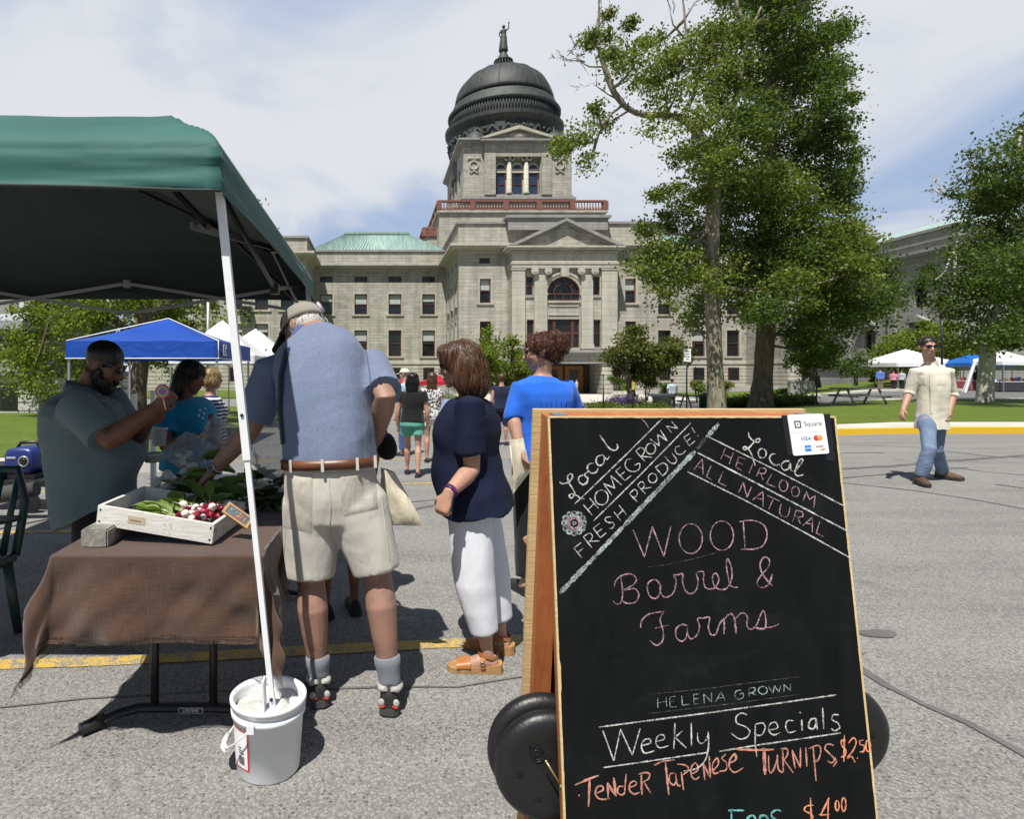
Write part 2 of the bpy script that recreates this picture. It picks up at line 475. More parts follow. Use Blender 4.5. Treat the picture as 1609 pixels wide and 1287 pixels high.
TAR = pm('crack sealant tar', (.115,.113,.11), .65, .25, 6, .002, 60)
def strip(name, pts, w, mat, off, jit=.25):
    """a ribbon on the ground through px points"""
    ps = [G(*p) for p in pts]
    fine = []
    for i in range(len(ps)-1):
        n = max(2, int((ps[i+1]-ps[i]).length/.12))
        for k in range(n): fine.append(ps[i].lerp(ps[i+1], k/n))
    fine.append(ps[-1])
    vs = []
    for i, p in enumerate(fine):
        d = (fine[min(i+1, len(fine)-1)] - fine[max(i-1, 0)]); nrm = Vector((-d.y, d.x, 0)).normalized()
        ww = w*.5*(1+jit*noise.noise(Vector((p.x*5, p.y*5, 1)))*2); s = nrm*jit*w*.4*noise.noise(Vector((p.x*2.2, p.y*2.2, 7)))
        for sg in (-1, 1):
            q = p + nrm*ww*sg + s; vs.append((q.x, q.y, gz(q.x, q.y)+off))
    mb = MB(); mb.add(vs, [(2*i, 2*i+2, 2*i+3, 2*i+1) for i in range(len(fine)-1)])
    me = mb.mesh(name)
    if me.polygons[0].normal.z < 0: me.flip_normals()
    o = obj(name, me, mat); o['kind'] = 'structure'; return o
strip('parking_line', [(-60,1049),(160,1041),(440,1027),(760,1010),(860,1004)], .10, YPAINT, .004, .12)
strip('parking_line', [(-60,839),(200,834),(560,826)], .10, YPAINT, .004, .12)
strip('parking_line', [(-60,776),(300,770),(625,761),(800,757)], .10, YPAINT, .004, .12)
strip('parking_line', [(100,727),(640,722),(800,720)], .10, YPAINT, .004, .12)
for pts, w in (([(-20,1118),(130,1102),(300,1090),(620,1083),(720,1084),(830,1066)], .012),
               ([(1330,1040),(1390,1078),(1450,1110),(1520,1138),(1609,1188),(1680,1230)], .042),
               ([(1310,738),(1400,733),(1500,724),(1640,714)], .13), ([(1318,752),(1420,744),(1520,735)], .035),
               ([(1310,758),(1440,772),(1530,786),(1640,806)], .035), ([(1480,733),(1550,742),(1640,750)], .03),
               ([(1340,700),(1440,703),(1540,716),(1640,722)], .04), ([(1310,712),(1390,712)], .03),
               ([(630,812),(655,800),(680,795)], .05), ([(640,790),(720,783),(830,777)], .03), ([(1565,762),(1640,772)], .05)):
    strip('tar_seam', pts, w, TAR, .005, .45)
def blob(name, cen, rx, ry, mat, off, seed):
    c = G(*cen); vs = [(c.x, c.y, gz(c.x, c.y)+off)]
    for i in range(28):
        a = 2*math.pi*i/28; k = 1+.3*noise.noise(Vector((math.cos(a)*1.5, math.sin(a)*1.5, seed)))
        x, y = c.x+rx*k*math.cos(a)+.4*ry*math.sin(a), c.y+ry*k*math.sin(a)
        vs.append((x, y, gz(x, y)+off))
    mb = MB(); mb.add(vs, [(0, 1+i, 1+(i+1) % 28) for i in range(28)]); o = obj(name, mb, mat); o['kind'] = 'structure'
blob('tar_patch', (1378,997), .11, .05, TAR, .005, 3)
# lawns, kerbs and walks
K = .14
sheet('sidewalk', [(8.2,14.2),(60,14.2),(60,15.6),(8.2,15.6)], CONC, -.1, 2.5, thick=K+.1)
o = sheet('yellow_curb', [(8.1,13.95),(60,13.95),(60,14.196),(8.1,14.196)], YCURB, -.1, 2.5, thick=K+.104)
tag(o, 'yellow painted street curb along the right lawn', 'curb'); del o['kind']
sheet('lawn', [(8.6,15.61),(60,15.61),(60,28.6),(8.9,28.6),(8.6,24)], GRASS, -.1, 1.5, thick=K+.11)
sheet('footpath', [(8.9,28.62),(70,28.62),(70,30.6),(8.9,30.6)], CONC, -.1, 2.0, thick=K+.09)
sheet('side_road', [(10,30.62),(110,30.62),(110,44.5),(10,44.5)], pm('side road asphalt', (.13,.13,.13), .9, .15, 3, .003, 80), .012, 2.0)
sheet('footpath', [(29,44.55),(110,44.55),(110,46.4),(29,46.4)], CONC, -.1, 2.0, thick=K+.1)
sheet('lawn', [(29,46.42),(110,46.42),(110,68),(33,68)], GRASS, -.1, 2.0, thick=K+.12)
sheet('lawn', [(-60,10.0),(-3.6,10.0),(-3.6,34),(-60,34)], GRASS, -.1, 1.5, thick=K+.12)
sheet('curb_walk', [(-60,9.3),(-3.3,9.3),(-3.3,9.98),(-60,9.98)], CONC, -.1, 1.5, thick=K+.1)
sheet('lawn', [(-60,55),(8,55),(8,84),(-60,84)], GRASS, -.1, 2.5, thick=K+.1)
sheet('plaza', [(8.05,47),(28.9,47),(28.9,66),(8.05,66)], CONC, .01, 2.0)
sheet('curved_walk', [(6.3,26),(8.55,23.5),(8.55,31),(8.8,40),(6.8,40)], CONC, .02, 1.0)

# ------------------------------------------------------------------ the capitol
def wall(mb, kind, c, u0, u1, z0, z1, ops, depth=.35, flip=1):
    """a wall with real openings. kind 'x': runs along x at y=c, faces -y; kind 'y': runs along y at x=c, faces -x"""
    def T(u, z, d=0): return (u, c+d, z) if kind == 'x' else (c+d*flip, u, z)
    us = sorted({u0, u1} | {v for o in ops for v in (o[0], o[1]) if u0 < v < u1})
    zs = sorted({z0, z1} | {v for o in ops for v in (o[2], o[3]) if z0 < v < z1})
    for i in range(len(us)-1):
        for j in range(len(zs)-1):
            a, b_, p, q = us[i], us[i+1], zs[j], zs[j+1]
            m, n = (a+b_)/2, (p+q)/2
            if any(o[0] < m < o[1] and o[2] < n < o[3] for o in ops): continue
            mb.add([T(a,p),T(b_,p),T(b_,q),T(a,q)], [(0,1,2,3)])
    for o in ops:
        a, b_, p, q = o[:4]
        mb.add([T(a,p),T(a,q),T(a,q,depth),T(a,p,depth)], [(0,1,2,3)])
        mb.add([T(b_,p),T(b_,p,depth),T(b_,q,depth),T(b_,q)], [(0,1,2,3)])
        mb.add([T(a,p),T(a,p,depth),T(b_,p,depth),T(b_,p)], [(0,1,2,3)])
        if len(o) > 4 and o[4] == 'arch':
            r = (b_-a)/2; cxx = (a+b_)/2; zc = q-r; N = 20
            pts = [(cxx+r*math.cos(math.pi*k/N), zc+r*math.sin(math.pi*k/N)) for k in range(N+1)]
            for k in range(N):
                (xa, za), (xb, zb) = pts[k], pts[k+1]
                mb.add([T(xa,za),T(xb,zb),T(xb,q),T(xa,q)], [(0,3,2,1)])
                mb.add([T(xa,za),T(xb,zb),T(xb,zb,depth),T(xa,za,depth)], [(0,1,2,3)])
        else:
            mb.add([T(a,q),T(b_,q),T(b_,q,depth),T(a,q,depth)], [(0,1,2,3)])
CAP = thing('state_capitol', 'large sandstone capitol with dark copper dome and pedimented portico behind the market', 'building', (21.9, 70, -1))
def window(kind, c, a, b, p, q, blind=.0, glass=None, trim=True, mull=True, parent=None, flip=1, arch=False):
    def T(u, d, z): return (u, c+d, z) if kind == 'x' else (c+d*flip, u, z)
    def bx(mb, u0, u1, d0, d1, z0, z1):
        A, B = T(u0, d0, z0), T(u1, d1, z1)
        mb.box(min(A[0],B[0]), max(A[0],B[0]), min(A[1],B[1]), max(A[1],B[1]), z0, z1)
    fr = MB(); w = .11
    bx(fr, a, a+w, .2, .3, p, q); bx(fr, b-w, b, .2, .3, p, q); bx(fr, a+w, b-w, .2, .3, p, p+w); bx(fr, a+w, b-w, .2, .3, q-w, q)
    if mull: bx(fr, a+w, b-w, .21, .29, (p+q)/2-.05, (p+q)/2+.05)
    W_ = obj('window', fr, REDW, parent or CAP)
    g = MB(); A = [T(a, .33, p), T(b, .33, p), T(b, .33, q), T(a, .33, q)]
    g.add(A, [(0,1,2,3)]); obj('pane', g, glass or GLASS, W_)
    if blind:
        bl = MB(); bx(bl, a+w, b-w, .305, .32, q-w-(q-p-2*w)*blind, q-w); obj('blind', bl, BLIND, W_)
    if trim:
        t = MB(); s = .22
        bx(t, a-s, a-.003, -.06, .06, p, q+s); bx(t, b+.003, b+s, -.06, .06, p, q+s); bx(t, a, b, -.06, .06, q+.003, q+s-.003)
        bx(t, a-s-.15, b+s+.15, -.16, .1, p-.22, p-.003); obj('surround', t, STONE2, W_)
    return W_
def cornice(mb, x0, x1, y0, y1, z, sizes, sides='flr'):
    """stacked projecting courses round a block: sizes = [(projection, height), ...] from below"""
    for pr, h in sizes:
        mb.box(x0-(pr if 'l' in sides else 0), x1+(pr if 'r' in sides else 0), y0-pr, y1, z, z+h-.004); z += h
    return z
CC = 21.92
# -- portico
Y0 = 70.0
zx = lambda py: ZP(py, Y0); xx = lambda px: XP(px, Y0)
wl = MB()
PW = 6.05
zb = zx(570); zt = zx(410)
big = (xx(862), xx(912), zx(546), zx(501))
arc = (xx(861), xx(913), zx(472), zx(434), 'arch')
nl = [(xx(827.5), xx(838.5), zx(463), zx(434)), (xx(829), xx(840), zx(545), zx(502)), (xx(933.5), xx(944.5), zx(463), zx(434)), (xx(934.5), xx(945.5), zx(545), zx(502))]
wall(wl, 'x', Y0+.35, CC-PW, CC+PW, zx(552), zt, [big, arc]+nl, .5)
for sx in (-1, 1):
    x = CC+sx*PW; wl.add([(x,Y0+.35,-1.5),(x,Y0+6,-1.5),(x,Y0+6,zt),(x,Y0+.35,zt)], [(0,3,2,1) if sx < 0 else (0,1,2,3)])
obj('portico_wall', wl, STONE, CAP)
pl = MB()
for a, b in ((804,825),(840,860),(914,932),(946,967)):
    x0, x1 = xx(a), xx(b); x0 = CC-PW-.05 if a == 804 else x0; x1 = CC+PW+.05 if b == 967 else x1
    pl.box(x0, x1, Y0, Y0+.348, zx(541), zx(424)); pl.box(x0-.1, x1+.1, Y0-.1, Y0+.346, zx(548), zx(541)-.003)
    pl.box(x0-.08, x1+.08, Y0-.08, Y0+.346, zx(424)+.003, zx(421))
obj('pilaster', pl, STONE2, CAP)
io = MB()
for cxp in (850, 923):
    for s in (-1, 1):
        c = Vector((xx(cxp)+s*.78, Y0-.16, zx(426))); io.lathe(c, [(.42,-.22),(.42,.22)], 18, True, True, (Vector((1,0,0)), Vector((0,0,1)), Vector((0,-1,0))))
        io.lathe(c, [(.2,-.2),(.2,.29)], 12, True, True, (Vector((1,0,0)), Vector((0,0,1)), Vector((0,-1,0))))
    io.box(xx(cxp)-1.2, xx(cxp)+1.2, Y0-.34, Y0-.085, zx(422)-.01, zx(420.5))
io.box(xx(887)-.45, xx(887)+.45, Y0-.3, Y0+.3, zx(434.5), zx(421.5))
obj('capital', io, STONE2, CAP)
ar = MB(); r0 = (arc[1]-arc[0])/2; cxx = (arc[0]+arc[1])/2; zc = arc[3]-r0
rsr = []
for k in range(25):
    a = math.pi*k/24
    rsr.append([(cxx+r*math.cos(a), Y0+.35+d, zc+r*math.sin(a)) for r, d in ((r0+.003,-.1),(r0+.3,-.14),(r0+.32,-.22),(r0+.55,-.22),(r0+.55,.02),(r0+.003,.02))])
ar.rings(rsr, True, True, False)
for s in (-1, 1): ar.box(cxx+s*(r0+.3)-.35, cxx+s*(r0+.3)+.35, Y0+.05, Y0+.33, zc-.25, zc-.003)
obj('arch_moulding', ar, STONE2, CAP)
sp = MB(); sp.box(xx(863), xx(911), Y0+.25, Y0+.345, zx(495), zx(492.5)); sp.box(xx(863), xx(911), Y0+.25, Y0+.345, zx(481), zx(479)); sp.box(xx(861), xx(913), Y0+.12, Y0+.6, zx(475), zx(472)-.003)
obj('spandrel_panel', sp, STONE2, CAP)
for a, b, p, q in nl:
    window('x', Y0+.35, a, b, p, q, 0, GLASS, False); 
sill = MB()
for a, b, p, q in nl: sill.box(a-.25, b+.25, Y0+.2, Y0+.5, p-.3, p-.003)
obj('window_sill', sill, STONED, CAP)
bw = window('x', Y0+.35, *big, 0, GLASS, False, False)
m = MB()
for u in (.21, .79): m.box(big[0]+u*(big[1]-big[0])-.16, big[0]+u*(big[1]-big[0])+.16, Y0+.5, Y0+.66, big[2]+.12, big[3]-.12)
m.box(big[0]+.12, big[1]-.12, Y0+.52, Y0+.62, zx(523)-.12, zx(523)+.12); obj('mullion', m, REDW, bw)
# arched window
m = MB()
def arcbar(mb, r1, r2, d0, d1, z0c, N=24):
    rs = []
    for k in range(N+1):
        a = math.pi*k/N
        rs.append([(cxx+r*math.cos(a), Y0+d, z0c+r*math.sin(a)) for r, d in ((r1,d0),(r2,d0),(r2,d1),(r1,d1))])
    mb.rings(rs, True, True, False)
arcbar(m, r0-.16, r0-.005, .55, .66, zc); arcbar(m, r0*.55, r0*.55+.12, .55, .66, zc)
m.box(arc[0]+.01, arc[1]-.01, Y0+.56, Y0+.67, zc-.12, zc+.02); m.box(arc[0]+.01, arc[1]-.01, Y0+.56, Y0+.67, arc[2], arc[2]+.14)
for a in (45, 90, 135):
    m.bar((cxx+r0*.56*math.cos(R(a)), Y0+.6, zc+r0*.56*math.sin(R(a))), (cxx+(r0-.1)*math.cos(R(a)), Y0+.6, zc+(r0-.1)*math.sin(R(a))), .1)
for k in range(1, 4): m.box(arc[0]+(arc[1]-arc[0])*k/4-.05, arc[0]+(arc[1]-arc[0])*k/4+.05, Y0+.57, Y0+.64, arc[2]+.14, zc-.12)
aw = obj('arched_window', m, REDW, CAP)
g = MB(); g.add([(cxx+r0*math.cos(math.pi*k/24), Y0+.72, zc+r0*math.sin(math.pi*k/24)) for k in range(25)]+[(arc[0],Y0+.72,arc[2]),(arc[1],Y0+.72,arc[2])], [tuple(range(27))]); obj('pane', g, GLASS, aw)
# entablature and pediment
en = MB()
en.box(CC-PW-.12, CC+PW+.12, Y0-.12, Y0+3.2, zx(421)+.003, zx(415)); en.box(CC-PW-.2, CC+PW+.2, Y0-.2, Y0+3.2, zx(415)+.003, zx(411.5)); en.box(CC-PW-.02, CC+PW+.02, Y0-.02, Y0+3.2, zx(411.5)+.003, zx(396.5))
for k in range(46): 
    x = CC-PW-.1+(2*PW+.2)*(k+.5)/46; en.box(x-.07, x+.07, Y0-.28, Y0-.024, zx(397.5), zx(394.8))
cornice(en, CC-PW, CC+PW, Y0, Y0+3.2, zx(396.5)+.004, [(.12,.25),(.55,.22),(.72,.2)])
obj('entablature', en, STONE2, CAP)
pd = MB(); zb_ = zx(386.8); za = zx(344.5); hw = xx(978)-CC; ov = .75
pd.prism([(CC-hw+.9,Y0,zb_),(CC+hw-.9,Y0,zb_),(CC,Y0,za-.55)], (0,3,0))
ped = obj('pediment', pd, STONE, CAP)
rk = MB()
for s in (-1, 1):
    for d, o_, t_ in ((ov, 0, .34), (ov-.3, .344, .2)):
        A = Vector((CC+s*(hw-.02-.6*(d < ov)), 0, zb_+.01+(.0 if d == ov else 0))); 
        pts = [(CC+s*hw, zb_), (CC, za), (CC, za-t_-o_*1.0), (CC+s*(hw-2.6*(t_+o_)), zb_)]
        if o_: pts = [(CC+s*(hw-2.6*o_), zb_+.002), (CC, za-o_), (CC, za-o_-t_), (CC+s*(hw-2.6*(t_+o_)), zb_+.002)]
        poly = [(x, Y0-d, z) for x, z in pts]
        rk.prism(poly if s > 0 else poly[::-1], (0, d+3-.01*(o_ > 0), 0))
    for k in range(24):
        t = .1+.85*k/24; x = CC+s*hw*(1-t)*.93; z = zb_+(za-zb_-.9)*t; rk.box(x-.07, x+.07, Y0-.22, Y0-.003, z, z+.16)
obj('raking_cornice', rk, STONED, ped)
# -- central block
Y1 = 72.7; z1 = lambda py: ZP(py, Y1); x1 = lambda px: XP(px, Y1)
BX0, BX1, Y2 = 10.02, 33.82, 86.0
ZC = 15.75            # underside of the main cornice
wb = MB()
wins = []
for a, b in ((754,771), (982,999)):
    wins += [(x1(a), x1(b), z1(476), z1(438), .45), (x1(a), x1(b), z1(545), z1(505), .0)]
frz = [(x1(753), x1(770), z1(414), z1(405)), (x1(983), x1(1000), z1(414), z1(405))]
zbase = z1(563)
for u0, u1 in ((BX0, CC-PW+.001), (CC+PW-.001, BX1)):
    wq = MB(); wall(wq, 'x', Y1, u0, u1, zbase, ZC+.1, [w[:4] for w in wins+frz if u0 < w[0] < u1]); obj('wall', wq, STONE, CAP)
sw = []
for k in range(3):
    yc = 75.2+k*3.9
    for p, q in ((4.6, 7.6), (9.6, 12.4)): sw.append((yc-.65, yc+.65, p, q))
sf = [(75.2+k*3.9-.6, 75.2+k*3.9+.6, 14.4, 15.1) for k in range(3)]
wall(wb, 'y', BX0, Y1, Y2, zbase, ZC+.1, sw+sf)
wq = MB(); wall(wq, 'y', BX1, Y1, Y2, zbase, ZC+.1, [], .3, -1); obj('wall', wq, STONE, CAP)
obj('wall', wb, STONE, CAP)
for a, b, p, q, bl in wins: window('x', Y1, a, b, p, q, bl)
for a, b, p, q in frz: window('x', Y1, a, b, p, q, 0, None, False, False)
for a, b, p, q in sw: window('y', BX0, a, b, p, q, .3)
for a, b, p, q in sf: window('y', BX0, a, b, p, q, 0, None, False, False)
# -- wings
WX0, WX1 = -8.83, 52.7
Y3 = 77.2
zw = lambda py: ZP(py, Y2); xw = lambda px: XP(px, Y2)
wgb = MB(); ww = []
for k, pxc in enumerate((512.5, 567, 620.5, 673.5)):
    xc = xw(pxc)
    for m_ in (xc, 2*CC-xc):
        ww += [(m_-.9, m_+.9, zw(494), zw(462), .5 if k % 3 else .35), (m_-.9, m_+.9, zw(560), zw(519), .4 if k % 2 else 0)]
wf = [(w[0], w[1], zw(443.5), zw(434.5)) for w in ww[::2]]
wall(wgb, 'x', Y2, WX0, BX0, zbase, ZC+.1, [w[:4] for w in ww+wf if w[1] < BX0])
obj('wall', wgb, STONE, CAP); wgb = MB(); wall(wgb, 'x', Y2, BX1, WX1, zbase, ZC+.1, [w[:4] for w in ww+wf if w[0] > BX1])
obj('wall', wgb, STONE, CAP)
for a, b, p, q, bl in ww: window('x', Y2, a, b, p, q, bl)
for a, b, p, q in wf: window('x', Y2, a, b, p, q, 0, None, False, False)
# -- end pavilions
pv = MB(); pw = []
for s in (-1, 1):
    for k in range(6):
        xc = WX0-2.4-k*3.3 if s < 0 else WX1+2.4+k*3.3
        pw += [(xc-.85, xc+.85, 9.4, 12.2, .4), (xc-.85, xc+.85, 4.3, 7.6, .3)]
wall(pv, 'x', Y3, WX0-22, WX0, zbase, ZC+.1, [w[:4] for w in pw if w[1] < WX0])
obj('wall', pv, STONE, CAP); pv = MB(); wall(pv, 'x', Y3, WX1, WX1+22, zbase, ZC+.1, [w[:4] for w in pw if w[0] > WX1])
obj('wall', pv, STONE, CAP); pv = MB(); wall(pv, 'y', WX0, Y3, Y2, zbase, ZC+.1, [], .3, -1); obj('wall', pv, STONE, CAP); pv = MB(); wall(pv, 'y', WX1, Y3, Y2, zbase, ZC+.1, [])
obj('wall', pv, STONE, CAP)
for a, b, p, q, bl in pw: window('x', Y3, a, b, p, q, bl)
# -- rusticated base, string course, main cornice, parapet
def rustic(mb, x0, x1_, y0, y1, z0, z1_, h=.5, groove=.07):
    z = z0
    while z < z1_-.05:
        t = min(z+h, z1_); mb.box(x0, x1_, y0, y1, z+groove/2, t-groove/2); mb.box(x0+.08, x1_-.08, y0+.08, y1, t-groove/2+.001, t+groove/2-.001); z = t
rb = MB()
blocks = [(BX0, BX1, Y1), (WX0, BX0, Y2), (BX1, WX1, Y2), (WX0-22, WX0, Y3), (WX1, WX1+22, Y3)]
for a, b, y in blocks: rustic(rb, a-.12 if y != Y2 else a, b+.12 if y != Y2 else b, y-.12, Y2+4, -1.6, zbase-.55)
obj('rusticated_base', rb, STONE2, CAP)
bwn = MB(); bfr = MB()
for xc in [xw(p) for p in (512.5, 567, 620.5, 673.5)]+[2*CC-xw(p) for p in (512.5, 567, 620.5, 673.5)]+[WX0-2.4-3.3*k for k in range(5)]+[WX1+2.4+3.3*k for k in range(5)]:
    y = Y2 if WX0 < xc < WX1 else Y3
    bwn = MB(); bwn.box(xc-.8, xc+.8, y-.16, y-.05, .3, 2.1)
    w_ = obj('window', bwn, REDW, CAP); g = MB(); g.box(xc-.7, xc+.7, y-.18, y-.161, .4, 2.0); obj('pane', g, GLASS, w_)
st = MB(); co = MB(); pa = MB()
zpa = ZC+1.05
for a, b, y in blocks:
    e = .0 if y == Y2 else .18
    st.box(a-e, b+e, y-.22, Y2+4, zbase-.54, zbase-.2); st.box(a-e/2, b+e/2, y-.12, Y2+4, zbase-.196, zbase-.003)
    sides = 'lr' if y != Y2 else ''
    cornice(co, a, b, y, Y2+6, ZC, [(.12,.3),(.35,.2),(.95,.22),(1.12,.3)], sides)
    pa.box(a-(.1 if sides else 0), b+(.1 if sides else 0), y-.1, Y2+6, zpa, zpa+(2.45 if y == Y1 else 1.75) - (.0))
    for k in range(int((b-a)/.5)):
        x = a+.25+k*.5; co.box(x-.1, x+.1, y-.3, y-.125, ZC+.02, ZC+.29)
obj('string_course', st, STONE2, CAP); obj('cornice', co, STONE2, CAP); obj('parapet', pa, STONE, CAP)
cp = MB()
for a, b, y in blocks:
    t = zpa+(2.45 if y == Y1 else 1.75); e = .0 if y == Y2 else .3
    cp.box(a-e, b+e, y-.3, Y2+6, t+.003, t+.28)
cp.box(CC-6.2, CC+5.6, Y1-1.2, Y1+3, zpa+1.5, zpa+2.9); cp.box(CC-6.5, CC+5.9, Y1-1.45, Y1+3.2, zpa+2.903, zpa+3.2)
obj('coping', cp, STONED, CAP)
# -- hipped copper roofs of the wings
COPPER = pm('green copper roof', (.25,.36,.325), .6, .25, 1.2, 0, 60, st=(3,.3,.3))
for s in (-1, 1):
    rf = MB(); mm = (lambda x: x) if s < 0 else (lambda x: 2*CC-x)
    zr, zt_ = 19.0, 22.3
    e = [(-9.5,87.2),(10.0,87.2),(10.0,104),(-9.5,104)]; tt = [(-4.6,91.5),(5.0,91.5),(5.0,99),(-4.6,99)]
    vs = [(mm(x), y, zr) for x, y in e]+[(mm(x), y, zt_) for x, y in tt]
    rf.add(vs, [(0,1,5,4),(1,2,6,5),(2,3,7,6),(3,0,4,7),(4,5,6,7)])
    for k in range(40):
        t = k/39; a = Vector((mm(-9.5+19.5*t), 87.1, zr)); b = Vector((mm(-4.6+9.6*t), 91.45, zt_)); rf.bar(a, b, .06, .12)
    rf.box(min(mm(-4.8), mm(5.2)), max(mm(-4.8), mm(5.2)), 91.2, 99.2, zt_+.01, zt_+.35)
    obj('roof', rf, COPPER, CAP)
# -- entrance porch
po = MB(); zpr = zx(570)
po.box(CC-4.6, CC+4.6, 66.0, Y0+.2, zx(562)+.15, zx(556)); po.box(CC-4.9, CC+4.9, 65.7, Y0+.2, zx(556)+.003, zx(552)); po.box(CC-4.4, CC+4.4, 66.2, Y0+.2, zx(572), zx(562)+.147)
obj('porch_slab', po, STONED, CAP)
for s in (-1, 1): pp = MB(); rustic(pp, CC+s*3.7-.75, CC+s*3.7+.75, 66.4, Y0+.3, -1.4, zx(572)-.003); obj('porch_pier', pp, STONE2, CAP)
dk = MB(); dk.box(CC-PW, CC+PW, Y0+.32, Y0+.5, -1.4, zx(552)); obj('entrance_wall', dk, pm('dark entrance backing', (.05,.03,.018), .5), CAP)  # dark brown colour across the recess behind the doors
OAK = mat_wood('varnished oak door', (.20,.085,.02), (.34,.16,.04), (12,12,1))
for xc in (CC-1.3, CC+1.1):
    d = MB(); d.box(xc-1.05, xc+1.05, Y0+.1, Y0+.3, -1.0, 2.15); dd = obj('door', d, OAK, CAP)
    g = MB(); g.box(xc-.5, xc+.5, Y0+.06, Y0+.097, -.1, 1.7); obj('door_pane', g, GLASS, dd)
ln = MB(); lx = CC+4.75
ln.box(lx-.1, lx+.1, 65.9, 66.1, -1.2, 1.0); ln.lathe((lx,66,1.0), [(.12,0),(.3,.3),(.38,.9),(.2,1.4),(.05,1.6)], 10); obj('porch_lantern', ln, BLACKM, CAP)
# -- tower
YT = 92.76; zt4 = lambda py: ZP(py, YT); xt = lambda px: XP(px, YT)
TX0, TX1 = CC-8.35, CC+8.35
tw = MB()
topen = (xt(779.5), xt(850), zt4(303.5), zt4(245))
ztop = zt4(226)
wall(tw, 'x', YT+.5, TX0, TX1, zt4(335), ztop, [topen], 1.0)
so = [(97+k*3.9, 98.9+k*3.9, zt4(303), zt4(250)) for k in range(4)]
wall(tw, 'y', TX0, YT+.5, 114, zt4(335), ztop, so, .8); wall(tw, 'y', TX1, YT+.5, 114, zt4(335), ztop, [], .3, -1)
tw.box(xt(761.5), xt(779), YT, YT+.497, zt4(305), zt4(236)); tw.box(xt(851), xt(867), YT, YT+.497, zt4(305), zt4(236))
tw.box(xt(761.5), xt(867), YT-.05, YT+.496, zt4(236)+.003, zt4(226)); tw.box(xt(779.02), xt(850.98), YT+.02, YT+.495, zt4(245)+.003, zt4(236)-.003)
obj('tower_wall', tw, STONE, CAP)
for k, (a, b) in enumerate(((782,796),(808,822.5),(834,847.5))):
    ba, bb = xt(a)-.25, xt(b)+.25
    w_ = window('x', YT+.9, xt(a), xt(b), zt4(303.5), zt4(268), 0, GLASSB, False)
    ah = MB(); r = (xt(b)-xt(a))/2; c_ = (xt(a)+xt(b))/2; zc4 = zt4(261.5)
    ah.add([(c_+r*math.cos(math.pi*i/16), YT+1.2, zc4+r*math.sin(math.pi*i/16)) for i in range(17)], [tuple(range(17))]); obj('arched_pane', ah, GLASSB, w_)
    rs = [[(c_+q*math.cos(math.pi*i/16), YT+1.05+dd, zc4+q*math.sin(math.pi*i/16)) for q, dd in ((r,0),(r+.3,0),(r+.3,.2),(r,.2))] for i in range(17)]
    am = MB(); am.rings(rs, True, True, False); am.box(ba, bb, YT+.98, YT+1.4, zt4(267.7), zc4-.003); obj('surround', am, STONE2, w_)
tb = MB(); tb.box(topen[0], topen[1], YT+1.45, YT+1.49, topen[2], topen[3]); obj('tower_bay_back', tb, STONE2, CAP)
for pxc in (801.5, 828.5):
    tcl = MB()
    tcl.lathe((xt(pxc), YT+.75, zt4(303)), [(.52,0),(.52,.3),(.4,.4),(.35,zt4(249)-zt4(303)),(.35,zt4(249)-zt4(303))], 16)
    tcl.box(xt(pxc)-.55, xt(pxc)+.55, YT+.25, YT+1.25, zt4(249)+.003, zt4(245)-.003)
    for s in (-1, 1): tcl.lathe((xt(pxc)+s*.5, YT+.5, zt4(247.5)), [(.28,-.25),(.28,.25)], 12, True, True, (Vector((1,0,0)), Vector((0,0,1)), Vector((0,-1,0))))
    obj('column', tcl, STONE2, CAP)
tco = MB()
cornice(tco, TX0, TX1, YT+.5, 114, ztop+.004, [(.2,.3),(.7,.25),(.9,.3)])
cornice(tco, xt(761.5), xt(867), YT-.05, YT+.6, ztop+.002, [(.25,.3),(.75,.25)])
tco.box(TX0-.25, TX1+.25, YT+.25, 114, zt4(310), zt4(305.5)); tco.box(TX0-.45, TX1+.45, YT-.3, 114, zt4(313), zt4(310)-.004)
obj('tower_cornice', tco, STONED, CAP)
tp = MB(); zq = ztop+.85; zap = zt4(198.5)
tp.prism([(CC-5.0,YT,zq),(CC+5.0,YT,zq),(CC,YT,zap-.5)], (0,9,0))
tp.prism([(TX0+.5,YT+10.8-5,zq),(TX0+.5,YT+10.8,zap-.5),(TX0+.5,YT+10.8+5,zq)], (9,0,0))
tpo = obj('tower_pediment', tp, STONE2, CAP)
tr_ = MB()
for s in (-1, 1):
    tr_.prism([(x, YT-.75, z) for x, z in [(CC+s*6.0, zq-.1), (CC, zap), (CC, zap-.55), (CC+s*4.9, zq-.1)]], (0,9.7,0))
    tr_.prism([(TX0-.6, YT+10.8+s*5.9, zq-.1), (TX0-.6, YT+10.8, zap), (TX0-.6, YT+10.8, zap-.5), (TX0-.6, YT+10.8+s*4.9, zq-.1)], (9,0,0))
tr_.box(CC-.28, CC+.28, YT-.3, YT-.003, zq+.4, zap-1.1); tr_.ell((CC,YT-.2,zq+.45), (1.6,0,0), (0,.2,0), (0,0,.45))
obj('raking_cornice', tr_, STONE2, tpo)
for pxc in (745.5, 881):
    em = MB()
    c_ = Vector((xt(pxc), YT+.42, zt4(256)))
    for i in range(20):
        a0 = 2*math.pi*i/20; em.ball(c_+Vector((.62*math.cos(a0), -.02, .62*math.sin(a0)-.2)), .15, 8, 6)
    for s in (-1, 1):
        em.tube([c_+Vector((0,-.05,.75)), c_+Vector((s*.6,-.05,.95)), c_+Vector((s*1.0,-.05,.75))], .09, 6); em.tube([c_+Vector((0,-.05,-1.0)), c_+Vector((s*.4,-.05,-1.3)), c_+Vector((s*.7,-.05,-1.2))], .08, 6)
    obj('carved_wreath', em, STONE2, CAP)
PAT = pm('weathered copper', (.032,.037,.036), .62, .45, 1.6, .02, 5, st=(1,1,.3))
